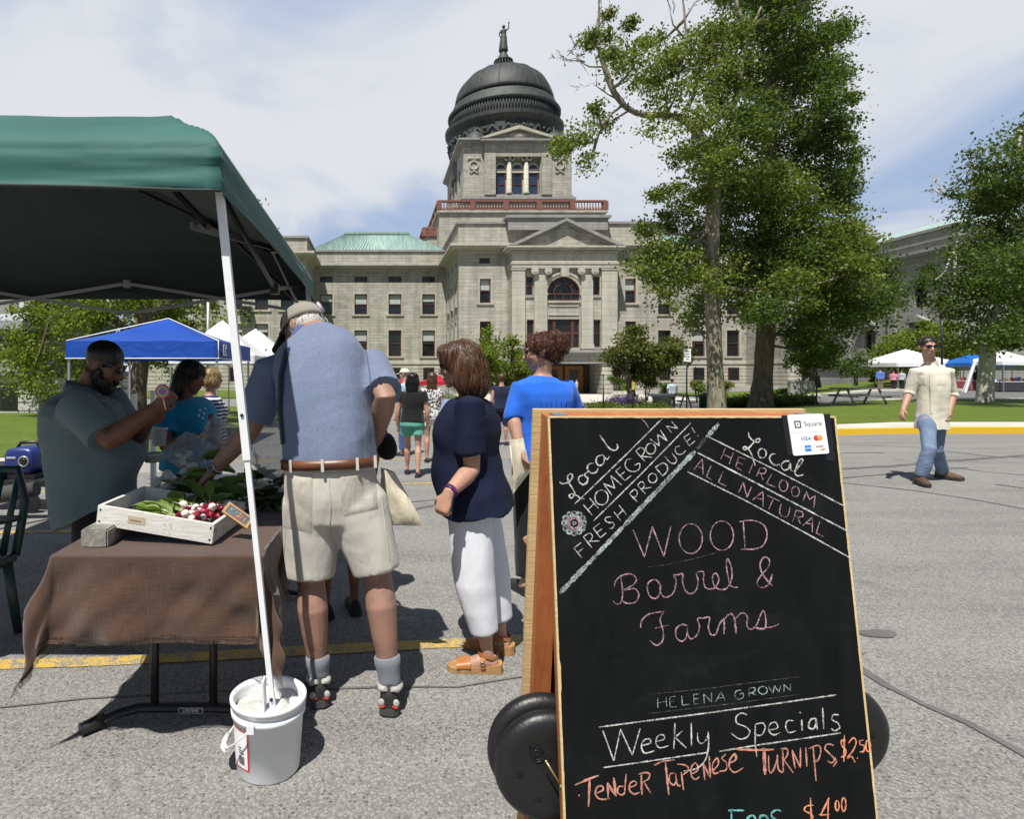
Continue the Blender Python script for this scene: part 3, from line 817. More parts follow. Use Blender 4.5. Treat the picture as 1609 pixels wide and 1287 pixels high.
PATG = pm('greenish copper', (.036,.046,.042), .62, .4, 1.5)
for x in (CC-6.2, CC+6.2):
    cd = MB()
    cd.lathe((x, YT+2.6, zq), [(1.9,0),(1.85,.4),(1.7,.9),(1.3,1.5),(.7,1.9),(.25,2.05),(.1,2.5),(.02,3.0)], 20)
    obj('corner_dome', cd, PATG, CAP)
# -- dome
YD = 103.6; DC = Vector((CC, YD, 0))
dm = MB(); dm.smooth = True
dm.lathe(DC, [(8.9,34),(8.9,38.2),(9.15,38.3),(9.15,41.2),(9.4,41.4),(9.9,41.9),(9.95,42.5),(9.3,42.7)], 96, False)
dr = obj('drum', dm, PAT, CAP)
fz = MB()
for i in range(24):
    a = 2*math.pi*i/24; d = Vector((math.cos(a), math.sin(a), 0)); t = Vector((-math.sin(a), math.cos(a), 0))
    c_ = DC+d*9.18+Vector((0,0,39.8))
    if i % 2: fz.obox(c_, t*.75, d*.12, Vector((0,0,1.05)))
    fz.tube([c_+d*.15+t*(1.2*(u-.5)*2)+Vector((0,0,.6-1.1*(1-(2*u-1)**2))) for u in [k/8 for k in range(9)]], .13, 6)
    fz.ball(c_+d*.2+Vector((0,0,.2)), .3, 8, 6)
obj('garland_frieze', fz, PATG, dr)
fl = MB(); fl.lathe(DC, [(9.1,42.72),(9.1,44.7)], 96, True, False)
for i in range(120):
    a = 2*math.pi*i/120; d = Vector((math.cos(a), math.sin(a), 0)); fl.tube([DC+d*9.12+Vector((0,0,42.75)), DC+d*9.12+Vector((0,0,44.6))], .13, 5)
obj('fluted_band', fl, PAT, CAP)
mo = MB(); mo.lathe(DC, [(9.2,44.55),(9.45,44.7),(9.45,45.1),(8.9,45.3),(8.95,45.8),(8.6,46.0),(8.6,46.5),(8.3,46.7)], 96, True, False); obj('dome_moulding', mo, PATG, CAP)
do = MB(); prof = []
for k in range(15):
    t = k/14; a = R(4+80*t); prof.append((8.35*math.cos(a)**.92, 46.4+6.9*math.sin(a)))
do.lathe(DC, prof, 72, True, True); dob = obj('dome', do, PAT, CAP)
rb_ = MB()
for i in range(16):
    a = 2*math.pi*i/16+.1; d = Vector((math.cos(a), math.sin(a), 0)); rb_.tube([DC+d*(r+.03)+Vector((0,0,z)) for r, z in prof], .07, 6)
obj('dome_rib', rb_, PATG, dob)
la = MB(); la.lathe(DC, [(1.7,52.9),(1.75,53.3),(1.2,53.4),(1.2,54.5),(1.65,54.6),(1.6,54.8),(1.1,54.85),(.95,55.4),(.62,56.0),(.55,56.4),(.78,56.5),(.78,56.8),(.5,56.9)], 28)
for i in range(20):
    a = 2*math.pi*i/20; la.tube([DC+Vector((1.55*math.cos(a),1.55*math.sin(a),53.3)), DC+Vector((1.5*math.cos(a),1.5*math.sin(a),54.6))], .1, 5)
obj('lantern', la, PATG, CAP)
sb = MB(); b0 = DC+Vector((0,0,56.85))
sb.rings([[b0+Vector((rx*math.cos(2*math.pi*i/16)+ox, ry*math.sin(2*math.pi*i/16), z)) for i in range(16)] for rx, ry, z, ox in ((.78,.7,0,0),(.68,.6,.8,0),(.6,.5,1.6,.03),(.55,.45,2.1,.04),(.42,.34,2.5,.05),(.5,.36,3.0,.05),(.45,.3,3.35,.04),(.15,.15,3.5,.03))])
sb.ball(b0+Vector((.04,0,3.85)), .3); sb.tube([b0+Vector((.4,0,3.2)), b0+Vector((.85,-.1,3.5)), b0+Vector((.9,-.1,4.2))], [.16,.13,.1], 8)
sb.tube([b0+Vector((.9,-.1,4.1)), b0+Vector((.92,-.1,4.6))], [.08,.16], 8); sb.tube([b0+Vector((-.4,0,3.2)), b0+Vector((-.75,-.1,2.5)), b0+Vector((-.6,-.3,1.9))], [.17,.14,.1], 8)
obj('dome_statue', voxel(sb, .08, 3), PATG, CAP)
# -- podium and red balustrade
pdm = MB(); YB = 90.3; PX = 12.4; zP = ZP(331, YB)
pdm.box(CC-PX, CC+PX, YB, 118, 17, zP-.3); pdm.box(CC-PX-.35, CC+PX+.35, YB-.35, 118, zP-.296, zP); obj('podium', pdm, STONE, CAP)
def balustrade(x0, x1_, y0, y1, z, name='balustrade'):
    mb = MB(); bal = MB(); H = 1.55
    for (a, b) in (((x0,y0),(x1_,y0)), ((x0,y0),(x0,y1))):
        A, B = Vector((*a, z)), Vector((*b, z)); L = (B-A).length; d = (B-A)/L; up = Vector((0,0,1)); r = d.cross(up)
        mb.obox((A+B)/2+up*.15, d*(L/2-.005), r*.25, up*.146); mb.obox((A+B)/2+up*(H-.12), d*(L/2+.1), r*.3, up*.12)
        n = max(2, int(L/4.2))
        for k in range(n+1): mb.obox(A+d*L*k/n+up*(H/2), d*.38, r*.32, up*(H/2-.245+.12))
        for k in range(int(L/.42)):
            p = A+d*(.3+.42*k); bal.lathe((p.x,p.y,z+.3), [(.07,0),(.13,.2),(.12,.4),(.06,.75),(.09,.98)], 8)
    o = obj(name, mb, REDST, CAP); obj('baluster', bal, pm('pale red baluster stone', (.34,.22,.18), .8), o); return o
balustrade(CC-PX, CC+PX, YB+.05, 116, zP+.004)
sp2 = MB(); sp2.box(7.6, 9.6, 94, 112, 17, 22.4); obj('podium', sp2, STONE, CAP); balustrade(7.6, 9.5, 94.05, 110, 22.41)

# ------------------------------------------------------------------ grey stone annex on the right, stone house on the left
ANX = thing('stone_annex', 'grey stone building with green copper roof edge behind the right hand trees', 'building', (55, 57, 0))
AX, AY0, AY1 = 55.0, 57.0, 98.0
ab = MB(); aw_ = []
for k in range(6):
    yc = 61+k*6.2
    aw_ += [(yc-.7, yc+.7, 8.0, 10.6), (yc-.7, yc+.7, 3.6, 6.2)]
wall(ab, 'y', AX, AY0, AY1, -.6, 12.7, aw_, .5); 
af = [(59+k*6-.8, 59+k*6+.8, p, q) for k in range(5) for p, q in ((8,10.6),(3.6,6.2))]
wall(ab, 'x', AY0, AX, AX+34, -.6, 12.7, af, .5)
obj('wall', ab, STONED, ANX)
ac = MB(); cornice(ac, AX, AX+34, AY0, AY1, 12.6, [(.1,.25),(.3,.2),(.7,.25),(.85,.3)]); ac.box(AX-.12, AX+34, AY0-.12, AY1, 13.6, 15.3); ac.box(AX-.25, AX+34, AY0-.25, AY1, 14.3, 14.5); ac.box(AX-.3, AX+34, AY0-.3, AY1, 15.303, 15.6)
ac.box(AX-.3, AX+34, AY0-.3, AY1, 2.2, 2.6); ac.box(AX-.2, AX+34, AY0-.2, AY1, -.6, .6)
for k in range(7): yy_ = 58+k*6.2; ac.box(AX-.25, AX-.003, yy_-.45, yy_+.45, 2.604, 12.596)
for k in range(6):
    yc = 61+k*6.2; ac.prism([(AX-.5,yc-1.3,6.5),(AX-.5,yc,7.2),(AX-.5,yc+1.3,6.5)], (.497,0,0)); ac.box(AX-.45, AX-.003, yc-1.2, yc-.9, 6.0, 6.496); ac.box(AX-.45, AX-.003, yc+.9, yc+1.2, 6.0, 6.496)
obj('cornice', ac, STONED, ANX)
ro = MB(); ro.add([(AX+.3,AY0+.3,15.6),(AX+34,AY0+.3,15.6),(AX+34,AY0+8,18.2),(AX+8,AY0+8,18.2),(AX+8,AY1,18.2),(AX+.3,AY1,15.6)], [(0,1,2,3),(0,3,4,5)]); obj('roof', ro, pm('pale green copper roof', (.30,.40,.38), .6, .15, 2), ANX)
for a, b, p, q in aw_: window('y', AX, a, b, p, q, 0, None, False, True, ANX)
for a, b, p, q in af: window('x', AY0, a, b, p, q, 0, None, False, True, ANX)
LH = thing('stone_house', 'pale rusticated stone building with dark basement window at the far left edge', 'building', (-24, 26, 0))
lb = MB(); LY = 26.0; lx1 = XP(60, LY)
rustic(lb, lx1-18, lx1, LY, LY+10, -.6, ZP(590, LY), .36, .05); obj('rusticated_base', lb, pm('pale limestone', (.48,.47,.44), .85, .12, 2), LH)
l2 = MB(); l2.box(lx1-18.2, lx1+.15, LY-.2, LY+10, ZP(590,LY)+.003, ZP(583,LY)); wall(l2, 'x', LY+.1, lx1-18, lx1-.9, ZP(583,LY)+.003, 5.6, [(XP(-30,LY), XP(18,LY), ZP(553,LY), ZP(532,LY)), (XP(-130,LY), XP(-80,LY), ZP(553,LY), ZP(532,LY))], .3)
l2.box(lx1-18, lx1-.9, LY+2, LY+9.9, ZP(583,LY)+.003, 5.5); obj('wall', l2, STONED, LH)
for a, b in ((-30,18),(-130,-80)): window('x', LY+.1, XP(a,LY), XP(b,LY), ZP(553,LY), ZP(532,LY), .6, None, False, True, LH)
l3 = MB(); l3.box(XP(0,LY), XP(28,LY), LY-.02, LY+.06, ZP(645,LY), ZP(602,LY)); obj('basement_window', l3, GLASS, LH)
l4 = MB(); l4.box(lx1-18.5, lx1-.4, LY-.5, LY+10, 3.25, 3.6); l4.add([(lx1-18.5,LY-.5,3.61),(lx1-.4,LY-.5,3.61),(lx1-.4,LY+5,6.6),(lx1-18.5,LY+5,6.6)], [(0,1,2,3)]); obj('roof', l4, pm('grey slate roof', (.30,.31,.34), .7, .15, 3), LH)
# ------------------------------------------------------------------ trees
def leaves(name, clumps, size, mat, parent, dens=1.0, droop=.3, seed=1, sub=14):
    """many leaf-sized faces gathered in sprays round the given clump centres (x, y, z, radius)"""
    r = np.random.default_rng(seed); cs = []; tn = []
    for (x, y, z, rad) in clumps:
        k = max(7, int(sub*1.5*(rad/1.2)**1.6))
        d = r.normal(size=(k, 3)); d /= np.linalg.norm(d, axis=1)[:, None]
        q = d*rad*(r.random((k, 1))**.45)*np.array([1, 1, .85])
        for j in range(k):
            small = rad < .75; n = int(dens*(52 if small else 108)*r.uniform(.4, 1.5)); s = (.5*max(rad, .32) if small else .27*min(rad, 1.3))*r.uniform(.6, 1.25)
            p = r.normal(size=(n, 3))*np.array([s, s, s*.62])+q[j]+[x, y, z]
            cs.append(p); tn.append(np.clip(r.normal(.45+r.normal(0, .12), .2, n), 0, 1))
    c = np.concatenate(cs); t = np.concatenate(tn); n = len(c)
    nr = r.normal(size=(n, 3)); nr[:, 2] += .5; nr /= np.linalg.norm(nr, axis=1)[:, None]
    ax = r.normal(size=(n, 3)); ax[:, 2] -= droop*2; ax -= nr*(ax*nr).sum(1)[:, None]; ax /= np.linalg.norm(ax, axis=1)[:, None]
    bx = np.cross(nr, ax); L = size*r.uniform(.6, 1.3, (n, 1)); Wd = L*r.uniform(.55, .85, (n, 1))*.5
    v = np.stack([c-ax*L*.5, c+bx*Wd-nr*L*.06, c+ax*L*.55, c-bx*Wd-nr*L*.06], 1).reshape(-1, 3)
    me = bpy.data.meshes.new(name)
    me.vertices.add(4*n); me.vertices.foreach_set('co', v.ravel())
    me.loops.add(4*n); me.loops.foreach_set('vertex_index', np.arange(4*n, dtype=np.int32))
    me.polygons.add(n); me.polygons.foreach_set('loop_start', np.arange(0, 4*n, 4, dtype=np.int32)); me.polygons.foreach_set('loop_total', np.full(n, 4, dtype=np.int32))
    a = me.attributes.new('tint', 'FLOAT', 'FACE'); a.data.foreach_set('value', t.astype(np.float32))
    me.update(); me.validate()
    return obj(name, me, mat, parent)
def limb(mb, pts, rads, n=10):
    pts = [Vector(p) for p in pts]; out = []; ro = []
    for i in range(len(pts)-1):
        p0 = pts[max(i-1, 0)]; p1 = pts[i]; p2 = pts[i+1]; p3 = pts[min(i+2, len(pts)-1)]
        for k in range(4):
            t = k/4; out.append(.5*((2*p1)+(p2-p0)*t+(2*p0-5*p1+4*p2-p3)*t*t+(3*p1-p0-3*p2+p3)*t**3)); ro.append(rads[i]*(1-t)+rads[i+1]*t)
    out.append(pts[-1]); ro.append(rads[-1]); mb.tube(out, ro, n)
def twigs(mb, p, d, L, r, depth, rg):
    e = p+d*L; mb.tube([p, p+d*L*.5+Vector(rg.normal(0, L*.06, 3)), e], [r, r*.75, r*.5], 5)
    if depth:
        for k in range(2 if depth > 1 else 3):
            nd_ = (d+Vector(rg.normal(0, .45, 3))).normalized(); twigs(mb, p+d*L*rg.uniform(.5, 1), nd_, L*rg.uniform(.5, .8), r*.55, depth-1, rg)
def flatten(px, py, Y): return P(px, py, Y)
def tree(name, label, Y, paths, blobs, bark, leafm, leaf=.14, dens=1.0, spread=3.0, seed=3, cat='tree', group=None, bare=(), extra=0, sub=14):
    k = Y/F; rg = np.random.default_rng(seed)
    base = P(*paths[0][0][:2], Y)
    t = thing(name, label, cat, (base.x, base.y, gz(base.x, base.y)), group)
    mb = MB()
    for path in paths:
        pts = [P(p[0], p[1], Y+(p[3] if len(p) > 3 else 0)) for p in path]; limb(mb, pts, [p[2]*k for p in path], 12 if path[0][2] > 8 else 7)
    for (px, py, dx, dz, L) in bare: twigs(mb, P(px, py, Y), Vector((dx, rg.normal(0, .3), dz)).normalized(), L, .035, 4, rg)
    cl = []
    for b in blobs:
        yo = rg.uniform(-spread, spread)*.7 if len(b) < 4 else b[3]
        c = P(b[0], b[1], Y+yo); cl.append((c.x, c.y, c.z, b[2]*k))
    trunk = Vector(P(paths[0][-1][0], paths[0][-1][1], Y))
    for c in cl[::2]:
        c_ = Vector(c[:3]); best = min((P(p[0], p[1], Y) for path in paths for p in path[1:]), key=lambda q: (q-c_).length)
        if (best-c_).length < 6: limb(mb, [best, best.lerp(c_, .5)+Vector((0, 0, -.1*(best-c_).length)), c_], [.07, .05, .02], 6)
    for i in range(extra):   # clumps of the far and near side, so that the crown is as deep as it is wide
        c = cl[rg.integers(len(cl))]; yo = rg.choice([-1, 1])*rg.uniform(.5, 1)*spread; kk = (c[1]+yo)/c[1]; cl.append((c[0]*kk, c[1]+yo, CH+(c[2]-CH)*kk, c[3]))
    me = mb.mesh('trunk')
    displace(me, lambda co, n: .035*noise.noise(Vector((co.x*7, co.y*7, co.z*2))))
    obj('trunk', me, bark, t)
    if cl: leaves('crown', cl, leaf, leafm, t, dens, seed=seed, sub=sub)
    return t
tree('cottonwood_tree', 'tall cottonwood with a bent bare left limb and pale grey trunk', 24.5,
  [[(1128,652,15.6),(1126,640,13.9),(1124,600,11.9),(1122,540,11.1),(1119,450,10.7),(1119,360,10.2),(1121,300,9.84),(1116,250,9.02),(1105,222,8.2),(1092,203,7.38)],
   [(1098,212,7.38),(1085,195,6.56),(1066,184,5.74),(1045,181,4.92),(1012,180,4.51),(990,172,4.51),(975,158,4.51),(962,138,4.51),(950,105,4.1),(942,75,3.69),(938,48,2.87),(942,15,2.05),(940,-15,1.23)],
   [(978,165,2.46),(960,180,1.8),(946,200,1.64),(938,218,1.31)],
   [(1066,184,3.69),(1078,170,3.28),(1090,150,2.95),(1096,125,2.62),(1108,95,2.13),(1118,70,1.64)],
   [(1066,120,2.46),(1072,95,2.46),(1078,65,2.13),(1076,30,1.64),(1072,-5,1.23)],
   [(1092,203,7.38),(1120,190,5.74),(1150,165,4.92),(1160,140,4.51),(1165,100,4.1),(1172,55,3.69),(1158,10,3.28),(1154,-20,2.46)],
   [(1172,55,2.46),(1185,35,1.97),(1196,10,1.64)]],
  [(1050,400,48),(1030,440,38),(1100,365,55),(1095,430,50),(1150,300,55),(1140,390,66),(1170,445,52),(1215,310,55),(1225,385,68),(1230,450,52),(1290,420,58),(1285,345,52),(1335,430,40),(1060,345,33),(1090,305,33),(1122,255,42),(1160,225,42),(1055,475,26),(1090,505,20),(1330,380,40),(1030,395,24),(1190,270,40),
   (1000,97,40),(1038,112,32),(1018,140,28),(1023,200,20),(1065,140,22),(1040,165,20),(930,55,9),(955,22,10),(955,55,10),(990,40,11),(926,68,9),(938,190,20),(898,222,22),(880,228,15),(922,252,20),(918,212,20),(940,170,13),(1080,90,20),(1100,180,25),(1085,240,20),(1130,60,25),(1110,110,28),(1145,110,28),(1020,370,16),(1012,355,11),(1030,308,10),(1090,60,24),(1112,92,28),(1140,62,32),(1130,150,32),(1095,132,24),(1075,218,24),(1062,252,20),(1048,302,16),(1015,75,20),(1030,60,16),(1055,90,18),(960,85,9)],
  BARK, LEAFA, .128, .95, 2.6, 11, bare=[(975,158,-.8,.5,1.3),(950,105,-.9,.3,1.2),(942,75,-.7,.7,1.0),(938,48,.5,.9,1.2),(1076,60,-.5,.9,1.5),(1076,30,.6,.8,1.3),(1074,0,-.3,1,1.2),(962,138,.8,.4,.8),(990,172,-.8,-.5,.9),(1165,60,.7,.7,1.2),(945,95,.8,.6,.9)], extra=14)
tree('cottonwood_tree', 'tall dense dark green cottonwood with flared trunk behind the bent one', 26.5,
  [[(1196,652,22.1),(1195,638,18.4),(1198,600,13.8),(1202,540,12.9),(1206,460,12.9),(1206,380,12),(1208,300,11),(1210,220,10.1),(1212,140,8.28),(1214,60,6.44),(1216,-20,4.6)],
   [(1206,400,6.44),(1250,350,4.6),(1300,310,3.68),(1335,290,1.84)],[(1208,300,6.44),(1255,240,4.6),(1310,190,2.76)],[(1210,200,5.52),(1260,130,3.68),(1300,80,2.3)],[(1206,430,5.52),(1150,400,3.68),(1100,380,1.84)],[(1204,470,5.52),(1270,450,3.68),(1350,440,1.84)]],
  [(1140,60,38),(1135,115,34),(1200,30,52),(1250,60,52),(1290,60,42),(1322,45,20),(1220,110,55),(1290,120,40),(1312,112,25),(1240,170,55),(1295,170,38),(1280,210,46),(1312,212,30),(1322,242,25),(1343,246,13),(1230,240,52),(1285,272,50),(1318,305,30),(1180,180,42),(1170,100,38),(1180,0,46),(1240,0,46),(1330,380,42),(1370,425,38),(1362,470,40),(1392,470,24),(1300,480,42),(1250,520,36),(1280,540,34),(1340,150,12),(1335,215,12),(1330,272,18),(1335,330,16),(1200,-40,50),(1260,-40,46),(1150,-30,40),(1240,420,50),(1310,430,46),(1190,480,36),(1330,515,26),(1380,500,20),(1110,470,24),(1210,340,60)],
  BARKD, LEAFB, .13, 1.0, 3.2, 12, extra=18)
tree('street_tree', 'leafy tree with a whitewashed looking straight trunk at the right edge', 25.5,
  [[(1546,640,13.2),(1547,632,11.4),(1549,590,10.2),(1553,545,9.63),(1557,480,8.43),(1563,420,7.22),(1575,370,6.02),(1592,320,5.42),(1600,260,4.21),(1604,200,3.01)],
   [(1560,450,4.9),(1530,410,3.5),(1500,385,2.1)],[(1570,390,4.9),(1620,340,3.5),(1660,290,2.1)],[(1590,330,3.5),(1560,290,2.8),(1530,260,1.4)],[(1555,500,3.5),(1600,470,2.8),(1660,450,2.1)]],
  [(1566,255,40),(1597,222,32),(1530,292,26),(1508,302,16),(1555,312,34),(1610,300,44),(1592,370,46),(1532,400,28),(1500,442,26),(1542,450,48),(1600,450,54),(1560,500,44),(1500,480,30),(1615,205,24),(1502,528,22),(1602,522,34),(1650,300,50),(1660,400,60),(1650,500,46),(1650,220,36),(1470,440,20),(1460,425,12),(1530,530,26),(1510,345,20),(1690,350,50),(1580,430,50),(1620,400,50),(1545,390,40),(1600,350,46),(1570,310,40),(1630,260,40),(1620,480,44),(1580,530,28),(1480,470,22),(1530,350,26)],
  BARKW, LEAFB, .125, .8, 2.5, 13, bare=[(1500,310,-.8,.7,.8)], extra=10)
tree('broad_tree', 'big bright green broadleaf tree behind the blue canopy on the left', 23.0,
  [[(215,652,16),(216,620,14),(222,560,12),(228,500,11),(230,440,9),(235,380,7)],[(225,540,6),(150,480,5),(90,450,3)],[(228,500,6),(300,450,5),(350,420,3)],[(228,470,5),(190,410,4)]],
  [(60,502,42),(120,492,42),(182,500,46),(242,495,42),(300,490,38),(352,503,30),(60,562,40),(112,572,40),(44,600,28),(152,612,30),(72,622,20),(200,430,60),(300,410,56),(366,372,30),(398,326,12),(400,345,15),(120,430,50),(60,440,40),(382,400,24),(250,360,50),(330,350,34),(210,560,40),(270,560,36),(20,560,24),(30,525,22),(340,540,26)],
  BARKD, LEAFC, .13, .9, 2.5, 14, extra=10)
tree('crabapple_tree', 'small bronze green crabapple tree in front of the portico', 40.0,
  [[(992,624,7),(990,606,6),(985,580,5)],[(990,600,4),(1010,575,3),(1030,560,2)],[(988,595,4),(970,570,3),(960,555,2)]],
  [(985,530,17),(1000,520,11),(970,560,20),(995,555,22),(1020,560,20),(1050,555,20),(1070,545,14),(1040,575,20),(1010,585,22),(975,582,18),(960,565,12),(1065,570,15),(1080,560,9),(990,540,16),(1010,535,14),(1055,535,10)],
  BARKD, LEAFD, .2, .6, 1.6, 15, extra=6)
tree('ornamental_tree', 'small yellow green tree standing between the two women and the capitol', 38.0,
  [[(800,622,5),(800,600,4),(800,580,3)],[(775,622,4),(772,600,3),(770,570,2)]],
  [(765,533,16),(778,545,18),(760,560,20),(785,570,22),(808,548,18),(825,560,18),(815,585,22),(790,600,22),(770,588,20),(832,590,15),(806,535,9),(770,520,8),(835,572,12)],
  BARKD, LEAFC, .18, .7, 1.4, 16, extra=6)
tree('lawn_tree', 'small rounded dark green tree alone on the lawn by the capitol wing', 50.0,
  [[(1275,604,4),(1275,592,3.2),(1275,570,3),(1275,540,2)]],
  [(1275,520,18),(1258,535,18),(1292,535,18),(1248,555,16),(1275,555,22),(1302,555,16),(1245,572,11),(1275,575,20),(1308,572,11),(1262,508,10),(1288,510,9)],
  BARKD, LEAFB, .22, .6, 1.6, 17, extra=5)
tree('bushy_tree', 'yellow green bushy tree in front of the grey annex', 52.0,
  [[(1415,600,5),(1415,580,4),(1412,550,3)],[(1415,580,3),(1440,555,2)]],
  [(1400,545,20),(1425,535,22),(1452,540,24),(1480,535,24),(1505,545,20),(1410,570,22),(1440,565,26),(1470,565,26),(1500,568,18),(1525,555,16),(1385,560,14),(1460,515,16),(1490,515,14),(1540,560,16)],
  BARKD, LEAFC, .2, .6, 1.8, 18, extra=6)
tree('bushy_tree', 'dark green low bush at the foot of the grey annex', 48.0, [[(1345,606,3),(1345,590,2.5),(1345,575,2)]],
  [(1345,560,13),(1332,572,12),(1358,572,12),(1345,582,14),(1365,585,9),(1330,585,9)], BARKD, LEAFB, .2, .6, 1.2, 19, cat='bush')
# shrubs and beds near the capitol and on the corner of the lawn
def bush(label, px, py, r, Y, mat, seed, leaf=.1, dens=.7, sq=1.0, group=None):
    c = P(px, py, Y); t = thing('shrub', label, 'shrub', (c.x, Y, gz(c.x, Y)), group); k = Y/F; rg = np.random.default_rng(seed)
    cl = [(c.x+rg.uniform(-.7, .7)*r*k, Y+rg.uniform(-.6, .6)*r*k, c.z+rg.uniform(-.5, .6)*r*k*sq, r*k*.5) for _ in range(8)]
    mb = MB(); b = Vector((c.x, Y, gz(c.x, Y)-.02))
    for q in cl: mb.tube([b, b.lerp(Vector(q[:3]), .6), Vector(q[:3])], [.03, .02, .01], 5)
    obj('stem', mb, BARKD, t); leaves('foliage', cl, leaf, mat, t, dens, seed=seed)
for i, (px, py, r, Y, m, l) in enumerate([(965,598,7,60,LEAFB,'dark clipped shrub right beside the porch pier'),(1015,597,17,42,LEAFB,'dark tall shrub under the crabapple tree'),(1048,612,9,44,LEAFB,'dark low shrub behind the man in the plaid shirt'),
      (1095,607,9,44,LEAFA,'pale green low shrub left of the cottonwood trunk'),(978,600,5,60,LEAFB,'narrow dark cone shrub beside the porch'),(985,612,9,52,LEAFC,'light green low shrub at the porch corner'),(1375,592,9,50,LEAFB,'low dark shrub left of the man in the blue shirt'),(1140,607,8,44,LEAFA,'pale shrub right of the cottonwood trunk')]):
    bush(l, px, py, r, Y, m, 40+i, .14, .5)
def bed(name, label, pts, Y0_, mat, n, h, leaf, seed, kind='stuff'):
    rg = np.random.default_rng(seed); cl = []
    xs = [p[0] for p in pts]; ys = [p[1] for p in pts]
    while len(cl) < n:
        x, y = rg.uniform(min(xs), max(xs)), rg.uniform(min(ys), max(ys))
        if ((x-sum(xs)/len(xs))/((max(xs)-min(xs))/2))**2+((y-sum(ys)/len(ys))/((max(ys)-min(ys))/2))**2 > 1: continue
        cl.append((x, y, gz(x, y)+h*rg.uniform(.5, 1.1), .28))
    o = leaves(name, cl, leaf, mat, None, .8, seed=seed); o['kind'] = kind; return o
bx0, bx1 = XP(938,26.5), XP(1042,26.5)
bed('flower_bed_foliage', None, [(bx0,24.6),(bx1,24.6),(bx1,29),(bx0,29)], 26, LEAFA, 70, .35, .08, 61)
LAV = mat_leaf('violet flowers', [(.05,.03,.10),(.10,.05,.22),(.16,.09,.30)], .2)
bed('violet_flowers', None, [(bx0+1.0,26.6),(bx1-.4,26.6),(bx1-.4,28.8),(bx0+1.0,28.8)], 26, LAV, 30, .62, .05, 62)
kb = MB(); rr_ = []
for i in range(48):
    a = 2*math.pi*i/48; ca, sa = math.cos(a), math.sin(a); cxx_, cyy_ = (bx0+bx1)/2, 26.9
    rr_.append([(cxx_+((bx1-bx0)/2+.1+d)*ca, cyy_+(2.5+d)*sa, gz(cxx_, cyy_)+z) for d, z in ((0,-.1),(0,.26),(.16,.26),(.16,-.1))])
kb.rings(rr_+[rr_[0]], False, True, False)
tag(obj('bed_kerb', kb, CONC), 'oval concrete kerb around the violet flower bed', 'kerb')
bed('ground_shrubs', None, [(XP(1140,29),27.4),(XP(1262,29),27.4),(XP(1262,29),30.4),(XP(1140,29),30.4)], 29, LEAFB, 70, .45, .1, 63)
bed('yellow_flowers', None, [(XP(1205,52),51),(XP(1260,52),51),(XP(1260,52),53),(XP(1205,52),53)], 52, LEAFC, 26, .3, .12, 64)
# ------------------------------------------------------------------ posts, signs, lamps, picnic table
def post(name, label, cat, px, py, Y, top, r=.035, mat=BLACKM):
    b = P(px, py, Y); t = thing(name, label, cat, (b.x, Y, gz(b.x, Y)))
    mb = MB(); mb.tube([(b.x,Y,gz(b.x,Y)-.1), (b.x,Y,ZP(top,Y))], r, 10); mb.lathe((b.x,Y,ZP(top,Y)-.002), [(r*1.4,0),(r*1.5,.03),(.004,.07)], 10); obj('post', mb, mat, t); return t, b
t, b = post('sign_post', 'slim dark post carrying a small white parking sign beside the cottonwood', 'sign', 1079, 640, 24, 545, .03)
m = MB(); m.box(b.x-.14, b.x+.14, 23.95, 23.965, ZP(568,24), ZP(548,24)); sp_ = obj('sign_plate', m, WHITEM, t)
m = MB()
for k, w in enumerate((.09,.07,.08,.05)): m.box(b.x-w, b.x+w, 23.944, 23.9495, ZP(552+k*4,24)-.02, ZP(552+k*4,24)+.012)
obj('lettering', m, flat('sign lettering grey', (.10,.11,.16)), sp_)
t, b = post('marker_post', 'short dark post with yellow reflector on the lawn corner', 'post', 994, 640, 24, 600, .035)
m = MB(); m.box(b.x-.05, b.x+.05, 23.93, 23.96, ZP(612,24), ZP(600,24)); obj('reflector', m, pm('yellow reflector', (.55,.42,.05)), t)
post('lamp_bollard', 'dark thin post left of the flower bed', 'post', 948, 640, 24, 590, .03)
t, b = post('street_lamp', 'tall dark lamp post in front of the grey annex', 'street lamp', 1480, 612, 44, 482, .07)
m = MB(); m.lathe((b.x,44,ZP(482,44)), [(.1,0),(.28,.15),(.32,.5),(.2,.75),(.04,.95)], 12); obj('lantern', m, BLACKM, t)
t, b = post('flag_pole', 'plain grey metal pole behind the blue canopy', 'pole', 327, 640, 20, 440, .06, GREYM)
t, b = post('info_plaque', 'small tilted dark plaque post on the far lawn', 'sign', 1283, 628, 28.3, 606, .03)
m = MB(); m.obox((b.x+.05,28.3,ZP(600,28.3)), (.12,0,.02), (0,.03,.0), (-.04,.02,.28)); obj('plaque', m, BLACKM, t)
m = MB(); b = P(1259,606,50); m.box(b.x-1.0, b.x+1.0, 49.8, 50.2, gz(b.x,50)-.1, gz(b.x,50)+1.1); m.box(b.x-1.1, b.x+1.1, 49.75, 50.25, gz(b.x,50)+1.104, gz(b.x,50)+1.2)
tag(obj('stone_marker', m, STONED), 'small grey stone marker block on the far lawn', 'marker')
